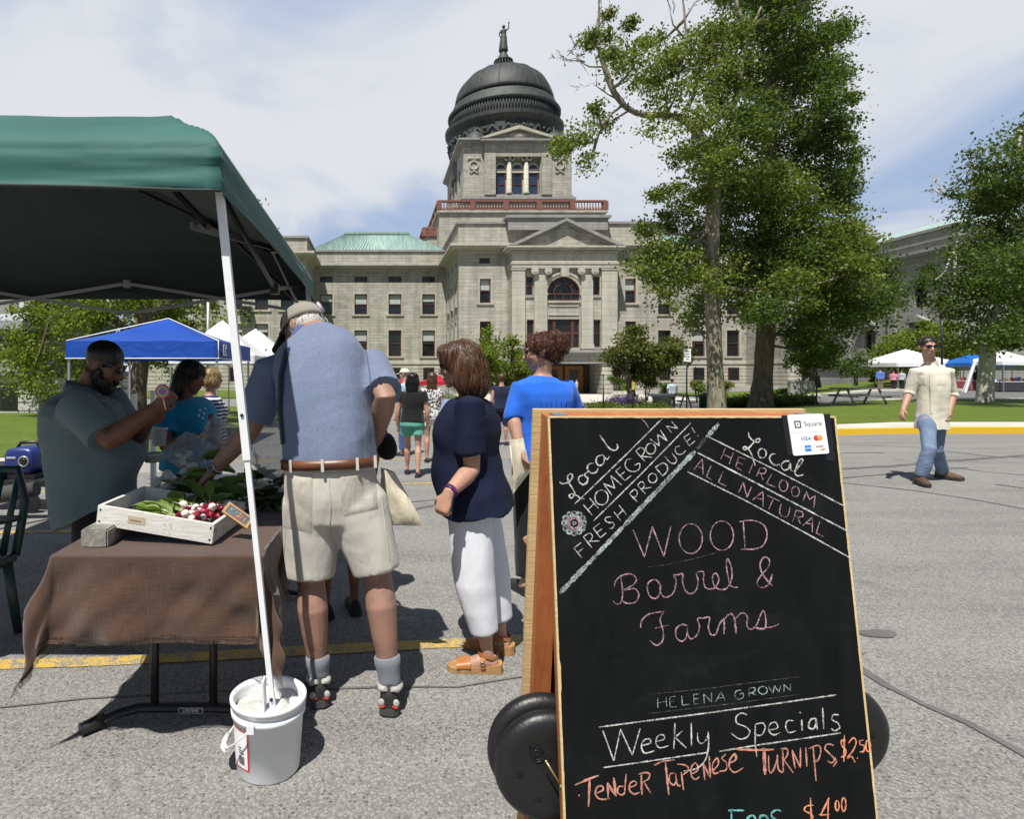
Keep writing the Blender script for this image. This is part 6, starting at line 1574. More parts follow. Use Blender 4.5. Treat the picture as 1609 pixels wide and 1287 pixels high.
chalk('chalk_bar', 'c2', '''40,1255 350,930 700,560 985,262;1065,165 1150,70''', CS, .0105)
chalk('chalk_bar', 'c2', '''1000,248 1068,160''', CF, .0105)
chalk('chalk_flower', 'c2', ';'.join('@%d,%d,17,17' % (142+66*math.cos(R(a)), 765+66*math.sin(R(a))) for a in range(0, 360, 30))+';@142,765,58,58', CS, .0050)
chalk('chalk_flower', 'c2', '@142,765,42,42;@142,765,33,33', CP, .0034, off=.0016)
chalk('chalk_flower', 'c2', '@142,765,10,10', CS, .0046, off=.002)
chalk('chalk_lettering', 'c2', '612,35 640,65 660,100', CP, .0022, True)
chalk('chalk_lettering', 'c3', '''512,155 520,195 555,230 595,240 610,220 588,212 550,250 515,290 480,305 468,290 487,280 520,310 545,360 570,440;@628,335,34,40;740,340 705,345 690,380 712,420 745,436 775,425;860,400 815,405 790,440 810,475 850,465 866,420 870,470 895,492;895,490 945,440 972,390 950,385 925,430 905,500 930,525 975,515''', CW, .0032, True)
chalk('chalk_lettering', 'c3', '165,190 740,475 1330,785;85,330 500,545 1365,1000*1.3;0,490 500,740 1000,1010 1385,1225', CW, .0028)
chalk('chalk_lettering', 'c3', '''318,290 278,385;385,325 350,425;298,340 365,375;432,365 405,450;432,365 485,385;418,410 465,428;405,450 455,480;552,420 515,505;610,455 580,530;~610,455 655,465 660,490 640,507 602,500;615,505 638,560;712,505 665,590 740,620;@808,608,36,48;@908,658,33,43;970,740 1000,655 1025,725 1075,690 1060,795;
50,475 125,380 130,515;75,450 130,455;200,435 160,530 205,560;300,485 260,580 325,612;430,665 470,580 500,705 540,615;545,730 635,655 635,785;575,715 635,722;670,690 780,740;725,715 685,805;~790,760 775,830 805,870 845,860 865,785;915,815 885,910;~915,815 965,830 970,865 935,872 900,860;925,870 950,930;970,945 1050,875 1050,1000;990,925 1050,932;1115,910 1085,1005 1145,1040''', CP, .0026)
chalk('chalk_lettering', 'c4', '''293,175 388,405 455,150 552,400 612,140;@778,250,98,126;@1040,225,98,124;1220,105 1235,335;~1185,108 1290,95 1385,130 1420,210 1395,295 1330,335 1200,340;
~130,665 150,600 210,555 280,550 320,590 290,640 215,685 300,670 340,720 310,785 240,795 200,770;~190,580 205,700 190,790 150,800 125,775;
~520,640 490,600 440,605 412,650 430,730 480,755 515,720 525,640 520,690 550,740 600,735 640,690 655,600 635,560 670,555 710,550 710,620 735,690 780,715 825,680 840,600 825,540 885,530 885,600 900,660 945,675 985,660 1015,600 995,545 965,560 965,620 1000,670 1050,680 1090,660 1125,580 1120,490 1090,420 1078,470 1095,580 1110,640 1140,660 1175,660;
~1475,655 1420,600 1370,520 1365,450 1400,405 1440,430 1430,490 1380,550 1340,610 1350,655 1395,660 1440,625 1465,550;
~355,1000 365,940 420,890 500,870 560,865;~555,865 520,930 545,1030 540,1110 490,1150 435,1110;475,1005 595,980;
~750,985 700,975 655,1010 655,1080 700,1115 740,1080 750,985 750,1050 780,1095 830,1060 850,990 835,925 880,920 935,915 925,1000 950,1060 990,1050 1020,970 1060,920;1060,920 1060,1055*1.5;~1060,930 1110,885 1145,920 1160,1050*1.5;~1150,930 1210,875 1255,910 1250,980 1280,1015 1330,980 1385,855 1410,930 1405,1000 1370,1010 1320,1000;~1405,1000 1460,995 1520,970''', CP, .0030)
chalk('chalk_lettering', 'c4', '~415,490 600,465 800,420 1010,365', CF, .0016)
chalk('chalk_lettering', 'c5', '''810,205 812,300*1.4;885,195 890,285;812,255 888,240;918,205 922,290;918,205 968,195;920,245 960,238;922,290 980,288;1025,190 1030,275 1095,265;1130,180 1135,265;1130,180 1180,175;1133,220 1175,215;1135,265 1185,262;1225,260 1222,175 1290,245 1290,165;1325,245 1375,155 1410,230;1340,215 1400,205''', CG, .0024)
chalk('chalk_lettering', 'c6', '''~185,190 145,195 130,230 155,265 200,250 200,215 170,225;250,175 255,245;~250,175 300,170 300,200 260,215;270,212 315,230;@370,190,38,33;415,150 455,215 470,150 505,205 525,145;550,205 550,140 605,195 605,130''', CG, .0024)
chalk('chalk_rule', 'c5', '720,180 1417,108;720,350 1417,268', CF, .0016)
chalk('chalk_rule', 'c6', '0,160 680,75;0,318 680,225', CF, .0016)
chalk('chalk_lettering', 'c5', '''285,470 1417,322;325,830 530,802 1260,695;322,500 420,770 480,490 585,720 655,480;~670,635 745,610 735,575 690,585 665,640 695,700 780,680;~800,600 870,575 860,540 815,550 795,610 830,655 910,635;965,435 955,665;1030,505 965,560 1065,655;1110,425 1112,640;~1165,520 1170,590 1205,615 1250,570 1262,510;~1262,510 1262,650 1230,770 1150,840 1040,860''', CW, .0030)
chalk('chalk_lettering', 'c6', '''0,368 500,300 995,228;0,712 300,662 1035,555;~235,400 190,385 145,415 150,470 220,500 260,540 235,590 170,605 100,555;305,480 305,650 320,760;~305,480 370,470 390,510 360,570 310,572;~425,530 495,510 480,465 435,475 420,530 460,570 520,550;~630,450 580,450 565,500 590,550 655,535;700,440 705,535*1.4;685,378 693,384*1.6;~820,430 780,440 760,500 795,520 825,480 822,430 835,525*1.3;880,340 890,520*1.2;~1020,400 970,400 960,440 1010,470 1025,510 980,535 955,515''', CW, .0029)
chalk('chalk_lettering', 'c5', '''106,1076 114,1080*2.2;75,985 200,930 285,900*1.3;205,925 195,1180*1.5;~265,1060 325,1030 315,995 270,1010 258,1070 300,1112 385,1108;365,970 372,1100*1.5;365,965 432,1078*1.5;420,920 440,1085*1.6;~520,1000 465,1000 455,1050 490,1075 520,1050;530,885 515,1070;~560,1010 620,980 605,950 565,970 560,1030 600,1065 650,1050;665,890 672,1075*1.4;~640,890 700,875 740,890 725,935 675,960;690,960 750,1060;
780,810 850,775 965,760;880,785 910,1075*1.3;~960,880 920,890 915,950 950,985 975,950 970,880 985,980 1015,990;1020,870 1040,1030;~985,800 1060,810 1085,850 1030,900;~1110,890 1170,850 1150,790 1110,830 1115,910 1150,935 1185,910;1230,940 1220,800 1280,920 1270,730*1.2;~1295,870 1350,800 1340,745 1300,800 1310,880 1360,870''', CO, .0034)
chalk('chalk_lettering', 'c6', '''~55,735 20,770 60,810 55,870 0,880;~90,810 140,780 130,735 90,780 85,850 130,890 205,850;130,690 300,700 465,695*1.5;380,680 390,910*2.2;~420,745 425,880 455,880 490,790 495,740 500,850 530,890 548,880;540,690 545,880;~520,690 575,690 580,740 545,790;555,790 630,895;645,860 620,700 690,850 690,680;735,675 745,840;800,670 825,965;~760,690 840,660 865,700 845,780 800,800;~975,660 920,650 900,690 940,730 980,780 955,810 920,790;985,760 1000,800 970,840''', CO, .0034)
chalk('chalk_lettering', 'c6', '''~1075,620 1040,620 1045,665 1075,700 1070,745 1035,760;1065,570 1060,800;~1100,640 1140,595 1165,630 1140,700 1090,765 1125,755 1155,805;1174,768 1182,773*1.4;1230,615 1195,620 1200,655;~1200,655 1235,665 1230,710 1195,715;@1268,665,20,48;~800,1170 740,1180 725,1215 770,1240 800,1270 760,1300;775,1105 785,1320;935,1105 870,1240 850,1255 935,1250;930,1110 925,1320;@1005,1175,16,43;@1060,1165,18,58''', CR, .0034)
chalk('chalk_lettering', 'c6', '''75,1215 210,1215;100,1215 105,1330;~310,1290 290,1260 255,1265 240,1290 255,1330 300,1325 310,1290 310,1370;~415,1290 395,1262 355,1262 342,1290 355,1330 400,1325 415,1290 412,1370;~530,1225 490,1212 450,1235 448,1268 490,1300 500,1330 460,1345''', CT, .0046)
# ---- card with payment marks taped to the corner of the board
def cp_(x, y): return (1080+x*.18646, 650+y*.18646)
def cardpt(u, v, off): # u,v in 0..1 over the card
    p0, p1, p2, p3 = [Vector(cp_(*q)) for q in ((836,10),(1140,0),(1190,335),(888,356))]
    p = p0*(1-u)*(1-v)+p1*u*(1-v)+p2*u*v+p3*(1-u)*v; return board(p.x, p.y)+sn*off
cd_ = thing('payment_card', 'white card with payment logos taped to the upper right of the chalkboard', 'card', cardpt(.5,.5,0))
def rrect(mb, u0, u1, v0, v1, o0, o1, r=.04, n=5):
    pts = []
    for cx2, cy2, a0 in ((u1-r,v0+r,-90),(u1-r,v1-r,0),(u0+r,v1-r,90),(u0+r,v0+r,180)):
        for k in range(n+1): a = R(a0+90*k/n); pts.append((cx2+r*math.cos(a), cy2+r*math.sin(a)))
    A = [cardpt(u, v, o0) for u, v in pts]; B = [cardpt(u, v, o1) for u, v in pts]; mb.rings([A, B], True, True, False)
m = MB(); rrect(m, 0, 1, 0, 1, .0012, .0026, .05); card = obj('card', m, flat('glossy white card', (.82,.82,.83), .3), cd_)
m = MB(); a_ = cardpt(.03,.445,.0028); b_ = cardpt(.97,.445,.0028); m.bar(a_, b_, .0006, .0002); obj('rule', m, flat('pale rule', (.5,.5,.52)), card)
DKI = flat('logo black', (.02,.02,.025)); m = MB()
def lring(mb, u0, u1, v0, v1, w):
    for (a, b, c, d) in ((u0,u1,v0,v0+w),(u0,u1,v1-w,v1),(u0,u0+w*1.15,v0+w,v1-w),(u1-w*1.15,u1,v0+w,v1-w)): rrect(mb, a, b, c, d, .0027, .0031, .008, 2)
lring(m, .155, .335, .155, .33, .028); rrect(m, .225, .265, .225, .262, .0027, .0031, .006, 2); obj('square_mark', m, DKI, card)
eu = (cardpt(1,.3,0)-cardpt(0,.3,0)).normalized(); ev = -(cardpt(.5,1,0)-cardpt(.5,0,0)); ev = (ev-eu*ev.dot(eu)).normalized()
def cmtx(u, v, off=.0029):
    M4 = Matrix.Identity(4); p = cardpt(u, v, off); n_ = eu.cross(ev)
    for i in range(3): M4[i][0] = eu[i]; M4[i][1] = ev[i]; M4[i][2] = n_[i]; M4[i][3] = p[i]
    return M4
text('lettering', 'Square', flat('logo grey', (.10,.10,.11)), card, None, .0150, mtx=cmtx(.665,.245), ext=.0001)
text('lettering', 'VISA', flat('logo deep blue', (.02,.03,.22)), card, None, .0125, mtx=cmtx(.40,.605), ext=.0001, shear=.25)
def disc(mb, u, v, r, off):
    c = cardpt(u, v, off); mb.add([c]+[c+eu*r*math.cos(2*math.pi*k/28)+ev*r*math.sin(2*math.pi*k/28) for k in range(28)], [(0,1+k,1+(k+1) % 28) for k in range(28)])
m = MB(); disc(m, .70, .60, .0062, .0030); obj('red_disc', m, flat('logo red', (.55,.02,.03)), card); m = MB(); disc(m, .80, .60, .0062, .0032); obj('amber_disc', m, flat('logo amber', (.75,.33,.03)), card)
m = MB(); a_ = cardpt(.655,.60,.0035); b_ = cardpt(.845,.60,.0035); m.bar(a_, b_, .0016, .0002); obj('disc_lettering', m, flat('logo white', (.75,.75,.75)), card)
m = MB(); rrect(m, .345, .52, .765, .915, .0027, .0031, .006, 2); ax_ = obj('blue_mark', m, flat('logo mid blue', (.03,.20,.60)), card); m = MB()
for k in range(4): rrect(m, .365+.04*k, .39+.04*k, .82, .855, .0032, .0035, .004, 2)
obj('mark_lettering', m, flat('logo pale', (.6,.7,.8)), ax_)
m = MB(); rrect(m, .645, .885, .765, .915, .0027, .0029, .006, 2); ds_ = obj('pale_mark', m, flat('logo cream', (.70,.70,.68)), card); m = MB(); m.add([cardpt(.73,.912,.0032),cardpt(.883,.912,.0032),cardpt(.883,.85,.0032)], [(0,1,2)]); obj('orange_corner', m, flat('logo orange', (.75,.28,.05)), ds_); m = MB()
for k in range(6): rrect(m, .66+.034*k, .683+.034*k, .795, .825, .0031, .0034, .004, 2)
obj('mark_lettering', m, flat('logo grey brown', (.25,.15,.1)), ds_)
TAPE = pm('black tape', (.012,.012,.014), .25)
for (a, b, c, d) in (((790,15),(840,12),(895,345),(845,350)), ((1140,2),(1200,4),(1246,400),(1170,395))):
    m = MB(); m.add([board(*cp_(*q))+sn*.0010 for q in (a, d, c, b)], [(0,1,2,3)])
    obj('tape_strip', m, TAPE, cd_)
# ------------------------------------------------------------------ people
from mathutils.bvhtree import BVHTree
MALE = [(-.22,.10,.09,0),(-.1,.165,.12,0),(0,.175,.125,0),(.2,.168,.12,.01),(.4,.17,.122,.015),(.6,.185,.125,.01),(.78,.192,.118,0),(.87,.168,.10,-.004),(.94,.112,.082,-.012),(1.0,.07,.066,-.012),(1.08,.055,.058,-.005)]
FEM = [(-.22,.105,.095,0),(-.1,.178,.128,-.005),(0,.178,.128,-.005),(.2,.155,.115,.005),(.38,.146,.11,.01),(.58,.16,.128,.02),(.72,.162,.115,.012),(.84,.142,.09,0),(.93,.092,.074,-.01),(1.0,.06,.058,-.012),(1.08,.048,.05,-.004)]
def pose(x, y, heading, H, ws=1.0, **ov):
    h = R(heading); f = Vector((math.sin(h), math.cos(h), 0)); r = Vector((math.cos(h), -math.sin(h), 0)); u = Vector((0,0,1)); b = Vector((x, y, gz(x, y)))
    J = dict(f=f, r=r, H=H, base=b, s=H/1.75, pel=b+u*.53*H, chest=b+u*.69*H, neck=b+u*.835*H-f*.01, head=b+u*.932*H+f*.01, hf=f.copy())
    for k, sg in (('L', -1), ('R', 1)):
        J['sh'+k] = b+u*.795*H+r*sg*.104*H*ws; J['el'+k] = b+u*.625*H+r*sg*.135*H*ws-f*.01*H; J['wr'+k] = b+u*.48*H+r*sg*.14*H*ws+f*.03*H
        J['hip'+k] = b+u*.52*H+r*sg*.052*H*ws; J['kn'+k] = b+u*.285*H+r*sg*.056*H+f*.01; J['an'+k] = b+u*.048*H+r*sg*.058*H-f*.01
        J['toe'+k] = (f+r*sg*.15).normalized()
    J.update(ov); return J
def spine(J, t):
    a, b, c = J['pel'], J['chest'], J['neck']
    return a*((1-t)*(1-2*t))+b*(4*t*(1-t))+c*(t*(2*t-1))
def interp(prof, t):
    if t <= prof[0][0]: return prof[0][1:]
    for i in range(len(prof)-1):
        if t <= prof[i+1][0]:
            k = (t-prof[i][0])/(prof[i+1][0]-prof[i][0]); k = k*k*(3-2*k)*.5+k*.5
            return [prof[i][j]*(1-k)+prof[i+1][j]*k for j in (1,2,3)]
    return prof[-1][1:]
def torso(mb, J, prof, g, t0, t1, ws=1, ds=1, belly=0, n=26, hemflare=0, clampt=None, rings_=20):
    rs = []; s = J['s']
    hr = (J['hipR']-J['hipL']).normalized(); sr = (J['shR']-J['shL']).normalized()
    for k in range(rings_):
        t = t0+(t1-t0)*k/(rings_-1); w, d, fo = interp(prof, max(t, clampt) if clampt is not None else t)
        c = spine(J, t); tg = (spine(J, t+.02)-spine(J, t-.02)).normalized(); q = min(1, max(0, t)); lat = hr.lerp(sr, q); lat = (lat-tg*lat.dot(tg)).normalized(); fw = tg.cross(lat)
        bl = belly*math.exp(-((t-.22)/.26)**2); w2 = (w*ws+g)*s+hemflare*max(0, -t); d2 = (d*ds+g)*s+hemflare*max(0, -t)+bl*.5
        if t > .93: w2 = (w*(1+(ws-1)*.3)+g*.6)*s; d2 = (d+g*.6)*s
        c = c+fw*(fo*s+bl*.5); ring = []
        for i in range(n):
            a = 2*math.pi*i/n; ca, sa = math.cos(a), math.sin(a); e = 2/2.5
            ring.append(c+lat*w2*abs(ca)**e*(1 if ca >= 0 else -1)+fw*d2*abs(sa)**e*(1 if sa >= 0 else -1))
        rs.append(ring)
    mb.rings(rs, True, True, True)
def arm_pts(J, k, frac=1.0):
    sh, el, wr = J['sh'+k], J['el'+k], J['wr'+k]; ins = sh+(J['neck']-sh)*.22-Vector((0,0,.03*J['s']))
    return ins, sh, el, wr
def hand(mb, w, d, n, s, curl=.35, thumb=1, spread=.06):
    d = d.normalized(); n = (n-d*n.dot(d)).normalized(); sd_ = d.cross(n)*thumb
    rs = []
    for t, a, b in ((-.012,.026,.020),(.02,.033,.020),(.05,.041,.017),(.085,.042,.0135),(.094,.036,.010)):
        c = w+d*t*s; rs.append([c+sd_*a*s*math.cos(2*math.pi*i/16)+n*b*s*math.sin(2*math.pi*i/16) for i in range(16)])
    mb.rings(rs)
    for off, L, cu in ((.0305,.070,1.0),(.0105,.080,1.1),(-.0105,.075,1.2),(-.030,.058,1.35)):
        p = w+d*.082*s+sd_*off*s; dr = (d+sd_*off*spread*20*.5).normalized(); pts = [p-dr*.012*s, p]; ang = 0
        for q in (.44,.32,.24):
            ang += curl*cu; v = dr*math.cos(ang)+n*math.sin(ang); p = p+v*L*q*s; pts.append(p)
        mb.tube(pts, [.0095*s,.0095*s,.0088*s,.008*s,.0068*s], 8); mb.ball(pts[-1], .0067*s, 8, 6)
    p = w+d*.022*s+sd_*.024*s; v1 = (d*.62+sd_*.75+n*.25).normalized(); v2 = (d*.9+sd_*.25+n*(.2+curl*.6)).normalized(); v3 = (d*.9-sd_*.1+n*(.25+curl)).normalized()
    pts = [p, p+v1*.034*s, p+v1*.034*s+v2*.030*s, p+v1*.034*s+v2*.030*s+v3*.024*s]; mb.tube(pts, [.0135*s,.0115*s,.0098*s,.0078*s], 8); mb.ball(pts[-1], .0078*s, 8, 6)
def headaxes(J):
    f = J['hf'].normalized(); up = J.get('hu', Vector((0,0,1))); r = f.cross(up).normalized(); u = r.cross(f).normalized(); return r, f, u
def head(mb, J, fem=False, detail=True, hk=1.0):
    r, f, u = headaxes(J); c = J['head']; k = J['s']*hk*(1.0 if not fem else .97); J['hk'] = k
    E = lambda o, a, b, d: mb.ell(c+r*o[0]*k+f*o[1]*k+u*o[2]*k, r*a*k, f*b*k, u*d*k)
    E((0,-.012,.035),.077,.095,.087); E((0,.02,-.018),.064,.074,.092); E((0,.032,-.075),.050 if not fem else .045,.052,.040); E((0,.066,-.102),.022,.020,.018)
    if detail:
        E((0,.080,.026),.050,.014,.012); E((.034,.062,-.028),.024,.022,.024); E((-.034,.062,-.028),.024,.022,.024)
        b = c+f*.088*k+u*.012*k; mb.tube([b, c+f*.106*k-u*.016*k, c+f*.113*k-u*.033*k], [.009*k,.0125*k,.0135*k], 10); mb.ball(c+f*.112*k-u*.034*k, .0125*k); E((.012,.098,-.038),.010,.011,.009); E((-.012,.098,-.038),.010,.011,.009)
        E((0,.089,-.066),.024,.011,.006); E((0,.087,-.078),.021,.011,.007)
        for s_ in (-1, 1): E((s_*.078,-.012,-.008),.010,.021,.031); E((s_*.084,-.020,.0),.006,.016,.024)
    mb.tube([J['neck']-Vector((0,0,.05))*J['s'], J['neck'], c-u*.05*k-f*.022*k], [.075*J['s'],.060*J['s'],.055*k], 16)
def body(root, J, skin, prof=MALE, ws=1, ds=1, vox=.008, hk=1.0, fem=False, arms=(1,1), legs=(1,1), hands=None, detail=True, belly=0, leg_r=1.0, arm_r=1.0):
    mb = MB(); s = J['s']
    torso(mb, J, prof, -.012, -.15, 1.02, ws, ds, belly)
    head(mb, J, fem, detail, hk)
    for k in 'LR':
        ins, sh, el, wr = arm_pts(J, k); q = s*arm_r
        mb.tube([ins, sh, sh.lerp(el, .35), sh.lerp(el, .75), el, el.lerp(wr, .25), el.lerp(wr, .65), wr], [.05*q,.058*q,.054*q,.044*q,.041*q,.045*q,.036*q,.028*q], 14)
        hd_ = (hands or {}).get(k, {}); d = hd_.get('d', (wr-el).normalized()); n = hd_.get('n', J['r']*(-1 if k == 'R' else 1))
        th = 1 if (d.cross((n-d*n.dot(d)).normalized())).dot(J['f']) >= 0 else -1
        if vox < .011: hand(mb, wr, d, n, s*1.02, hd_.get('curl', .35), hd_.get('thumb', th))
        else: mb.ell(wr+d*.07*s, d*.085*s, d.orthogonal().normalized()*.04*s, d.cross(d.orthogonal()).normalized()*.02*s); mb.tube([wr+d*.02*s, wr+d*.06*s+J['f']*.04*s], [.013*s,.01*s], 6)
        hp, kn, an = J['hip'+k], J['kn'+k], J['an'+k]; q = s*leg_r; bk_ = -J['f']
        mb.tube([hp+Vector((0,0,.04)), hp.lerp(kn, .3), hp.lerp(kn, .75), kn, kn.lerp(an, .26)+bk_*.018*s, kn.lerp(an, .55)+bk_*.010*s, kn.lerp(an, .85), an-Vector((0,0,.02*s))], [.10*q,.088*q,.064*q,.055*q,.063*q,.052*q,.036*q,.036*q], 16)
        t = J['toe'+k]; ft_ = an-Vector((0,0,.022*s)); mb.tube([ft_-t*.045*s-Vector((0,0,.006*s)), ft_+t*.02*s+Vector((0,0,-.004*s)), ft_+t*.10*s-Vector((0,0,.028*s)), ft_+t*.155*s-Vector((0,0,.034*s))], [.032*s,.040*s,.034*s,.022*s], 12)
    return obj('body', voxel(mb, vox, 4 if vox < .011 else 2), skin, root)
def folds(me, amp, seed, sx=6, sz=1.6, waist=None):
    def fn(co, n):
        p = Vector((co.x*sx+seed, co.y*sx, co.z*sz)); a = noise.noise(p); b = noise.noise(Vector((co.x*sx*2.3+co.z*3, co.y*sx*2.3, co.z*sz*1.7+seed))); c = abs(noise.noise(Vector((co.x*4-co.z*6, co.y*4, co.z*7+seed))))
        g = abs(noise.noise(Vector((co.x*3.1+co.z*1.3, co.y*3.1-co.z*1.1, co.z*2.2+seed*3)))); return amp*(1.25*a+.3*b-1.1*max(0, .35-g)-.35*c+.1)
    return displace(me, fn)
def shirt(root, J, mat, prof=MALE, ws=1, ds=1, g=.018, hem=-.12, sl=.6, vox=.011, belly=0, fold=.008, neck_t=.985, name='shirt', sr=1.0, flare=0, sleeves=(1,1), seed=1, blouse=0):
    mb = MB(); s = J['s']; torso(mb, J, prof, g, hem, neck_t, ws, ds, belly, 30, flare, -.04 if hem < -.05 else None, 26)
    for k in 'LR':
        ins, sh, el, wr = arm_pts(J, k); q = s*sr
        if sl <= 1: e = sh.lerp(el, sl); pts = [ins, sh, sh.lerp(e, .5), e]; rr = [.062*q,.075*q,.074*q,.074*q*(1.0+.1*(sl < .8))]
        else:
            e = el.lerp(wr, sl-1); pts = [ins, sh, sh.lerp(el, .5), el, el.lerp(e, .6), e]; rr = [.062*q,.072*q,.066*q,.058*q,.056*q,.050*q]
        mb.tube(pts, rr, 18)
    me = voxel(mb, vox, 5); folds(me, fold*s, seed); return obj(name, me, mat, root)
def trousers(root, J, mat, prof=MALE, ws=1, ds=1, g=.014, top=.16, end=.9, r0=.112, r1=.07, vox=.011, fold=.006, name='trousers', kr=.082, seed=2, crotch=-.14):
    mb = MB(); s = J['s']; torso(mb, J, prof, g, crotch, top, ws, ds, 0, 30, 0, -.06, 12)
    for k in 'LR':
        hp, kn, an = J['hip'+k], J['kn'+k], J['an'+k]
        pts = [hp+Vector((0,0,.10*s))+(J['pel']-hp)*.35, hp+Vector((0,0,.0))]; rr = [r0*.70*s, r0*s]
        if end < .5: e = hp.lerp(kn, end/.5); pts += [hp.lerp(e, .5), e]; rr += [(r0*.6+r1*.4)*s, r1*s]
        else: e = kn.lerp(an, (end-.5)/.5); pts += [hp.lerp(kn, .5), kn, kn.lerp(e, .5), e]; rr += [(r0*.45+kr*.55)*s, kr*s, (kr+r1)/2*s, r1*s]
        mb.tube(pts, rr, 20)
    me = voxel(mb, vox, 4); folds(me, fold*s, seed, 8, 3); return obj(name, me, mat, root)
def shoes(root, J, upper, sole, h=.075, n='shoe', keys='LR'):
    for k in keys:
        an, t, s = J['an'+k], J['toe'+k], J['s']; sd_ = t.cross(Vector((0,0,1))); z0 = an.z-.048*J['H']; b = Vector((an.x, an.y, z0))
        mb = MB(); rs = []
        for d, w, hh in ((-.075,.018,.05),(-.065,.032,.075),(-.02,.037,.085),(.04,.040,.078),(.10,.046,.055),(.15,.043,.042),(.185,.03,.034),(.20,.012,.026)):
            rs.append([b+t*d*s+sd_*w*s*math.cos(2*math.pi*i/16)+Vector((0,0,.018*s+max(0, math.sin(2*math.pi*i/16)+.25)/1.25*hh*s*h/.075)) for i in range(16)])
        mb.rings(rs); o = obj(n, mb, upper, root)
        m = MB(); prof_ = [(-.08,.02),(-.068,.037),(-.02,.040),(.04,.042),(.10,.050),(.155,.046),(.195,.028),(.207,.01)]
        up_ = [b+t*d*s+sd_*w*s for d, w in prof_]+[b+t*d*s-sd_*w*s for d, w in prof_[::-1]]; m.prism([p+Vector((0,0,.002)) for p in up_], (0,0,.026*s)); obj('sole', m, sole, o)
def hairvol(root, J, mat, parts, vox=.008, strand=0, seed=1, L=.14, wild=.25, rad=.0011, amp=.004, it=3, curl=0):
    r, f, u = headaxes(J); c = J['head']; k = J['hk']; mb = MB()
    for o, a, b, d in parts: mb.ell(c+r*o[0]*k+f*o[1]*k+u*o[2]*k, r*a*k, f*b*k, u*d*k)
    me = voxel(mb, vox, it); displace(me, lambda co, n: amp*noise.noise(Vector((co.x*55, co.y*55, co.z*6+seed)))+amp*.8*noise.noise(Vector((co.x*20, co.y*20, co.z*3))))
    if strand:
        rg = np.random.default_rng(seed); bvh = BVHTree.FromPolygons([v.co.copy() for v in me.vertices], [list(p.vertices) for p in me.polygons])
        m = MB(); vs = me.vertices; top = c+u*.11*k-f*.02*k
        for _ in range(strand):
            v = vs[int(rg.integers(len(vs)))]; p = v.co.copy(); n = v.normal.copy(); pts = []; off = rg.uniform(.0005, .004) if rg.random() > .14 else rg.uniform(.005, .011); ln = L*rg.uniform(.5, 1.2); away = rg.normal(0, wild)
            for q in range(8):
                g = -u+(p-top)*1.5+r*away*.5+f*rg.normal(0, wild*.5)+(Vector(rg.normal(0, 1, 3))*curl if curl else Vector())
                tdir = (g-n*g.dot(n)).normalized(); pts.append(p+n*off*(1+q*.25)); p = p+tdir*ln/8; hit = bvh.find_nearest(p)
                if hit[0] is None: break
                if q < 6 or (hit[0]-p).length < .004: p, n = hit[0].copy(), hit[1].copy()
            m.tube(pts, [rad*1.2]*(len(pts)-2)+[rad*.8, rad*.3], 4, False)
        sm_ = m.mesh('s'); bm = bmesh.new(); bm.from_mesh(me); bm.from_mesh(sm_); bm.to_mesh(me); bm.free(); me.polygons.foreach_set('use_smooth', [True]*len(me.polygons))
    return obj('hair', me, mat, root)
CAPH = [((0,-.016,.040),.083,.101,.090)]
def sunglasses(root, J, mat=None, dz=.010):
    r, f, u = headaxes(J); c = J['head']; k = J['hk']; m = MB()
    for s_ in (-1, 1):
        m.ell(c+f*.096*k+r*s_*.033*k+u*dz*k, r*.031*k, f*.008*k-r*s_*.012*k, u*.021*k, 16, 10)
        m.bar(c+f*.088*k+r*s_*.062*k+u*(dz+.008)*k, c-f*.015*k+r*s_*.083*k+u*(dz+.010)*k, .005*k, .010*k)
    m.bar(c+f*.103*k-r*.012*k+u*(dz+.008)*k, c+f*.103*k+r*.012*k+u*(dz+.008)*k, .006*k)
    return obj('sunglasses', m, mat or SHADE, root)
SHADE = pm('dark sunglasses', (.008,.008,.009), .12)
class Proj:
    """find points of a garment along sight lines, to lay trim on its surface"""
    def __init__(s, me): s.b = BVHTree.FromPolygons([v.co.copy() for v in me.vertices], [list(p.vertices) for p in me.polygons])
    def at(s, px, py, off=.003):
        d = Vector(((px-CHX)/F, 1, -(py-CHY)/F)).normalized(); h = s.b.ray_cast(Vector((0,0,CH)), d)
        if h[0] is None: return None
        return h[0]+h[1]*off, h[1]
    def ribbon(s, pts, w, off=.003, sub=10):
        rows = []; q = []
        for i in range(len(pts)-1):
            for k in range(sub): q.append((pts[i][0]+(pts[i+1][0]-pts[i][0])*k/sub, pts[i][1]+(pts[i+1][1]-pts[i][1])*k/sub))
        q.append(pts[-1]); L = [s.at(*p, off) for p in q]; L = [x for x in L if x]
        for i, (p, n) in enumerate(L):
            d = (L[min(i+1, len(L)-1)][0]-L[max(i-1, 0)][0]).normalized(); sd_ = d.cross(n).normalized(); rows.append([p-sd_*w/2-n*.004, p-sd_*w/2, p+sd_*w/2, p+sd_*w/2-n*.004])
        m = MB()
        if len(rows) > 1: m.rings(rows, False, False, True)
        return m
    def patch(s, quad, off=.004, n=10):
        a, b, c, d = [Vector(q) for q in quad]; m = MB(); V = {}
        for j in range(n+1):
            for i in range(n+1):
                u, v = i/n, j/n; p = a*(1-u)*(1-v)+b*u*(1-v)+c*u*v+d*(1-u)*v; h = s.at(p.x, p.y, off if 0 < i < n and 0 < j < n else off*.1)
                if h: V[i,j] = len(m.v); m.v.append(tuple(h[0]))
        for j in range(n):
            for i in range(n):
                k = [(i,j),(i+1,j),(i+1,j+1),(i,j+1)]
                if all(x in V for x in k): m.f.append([V[x] for x in k]); m.mi.append(0); m.sm.append(True)
        return m
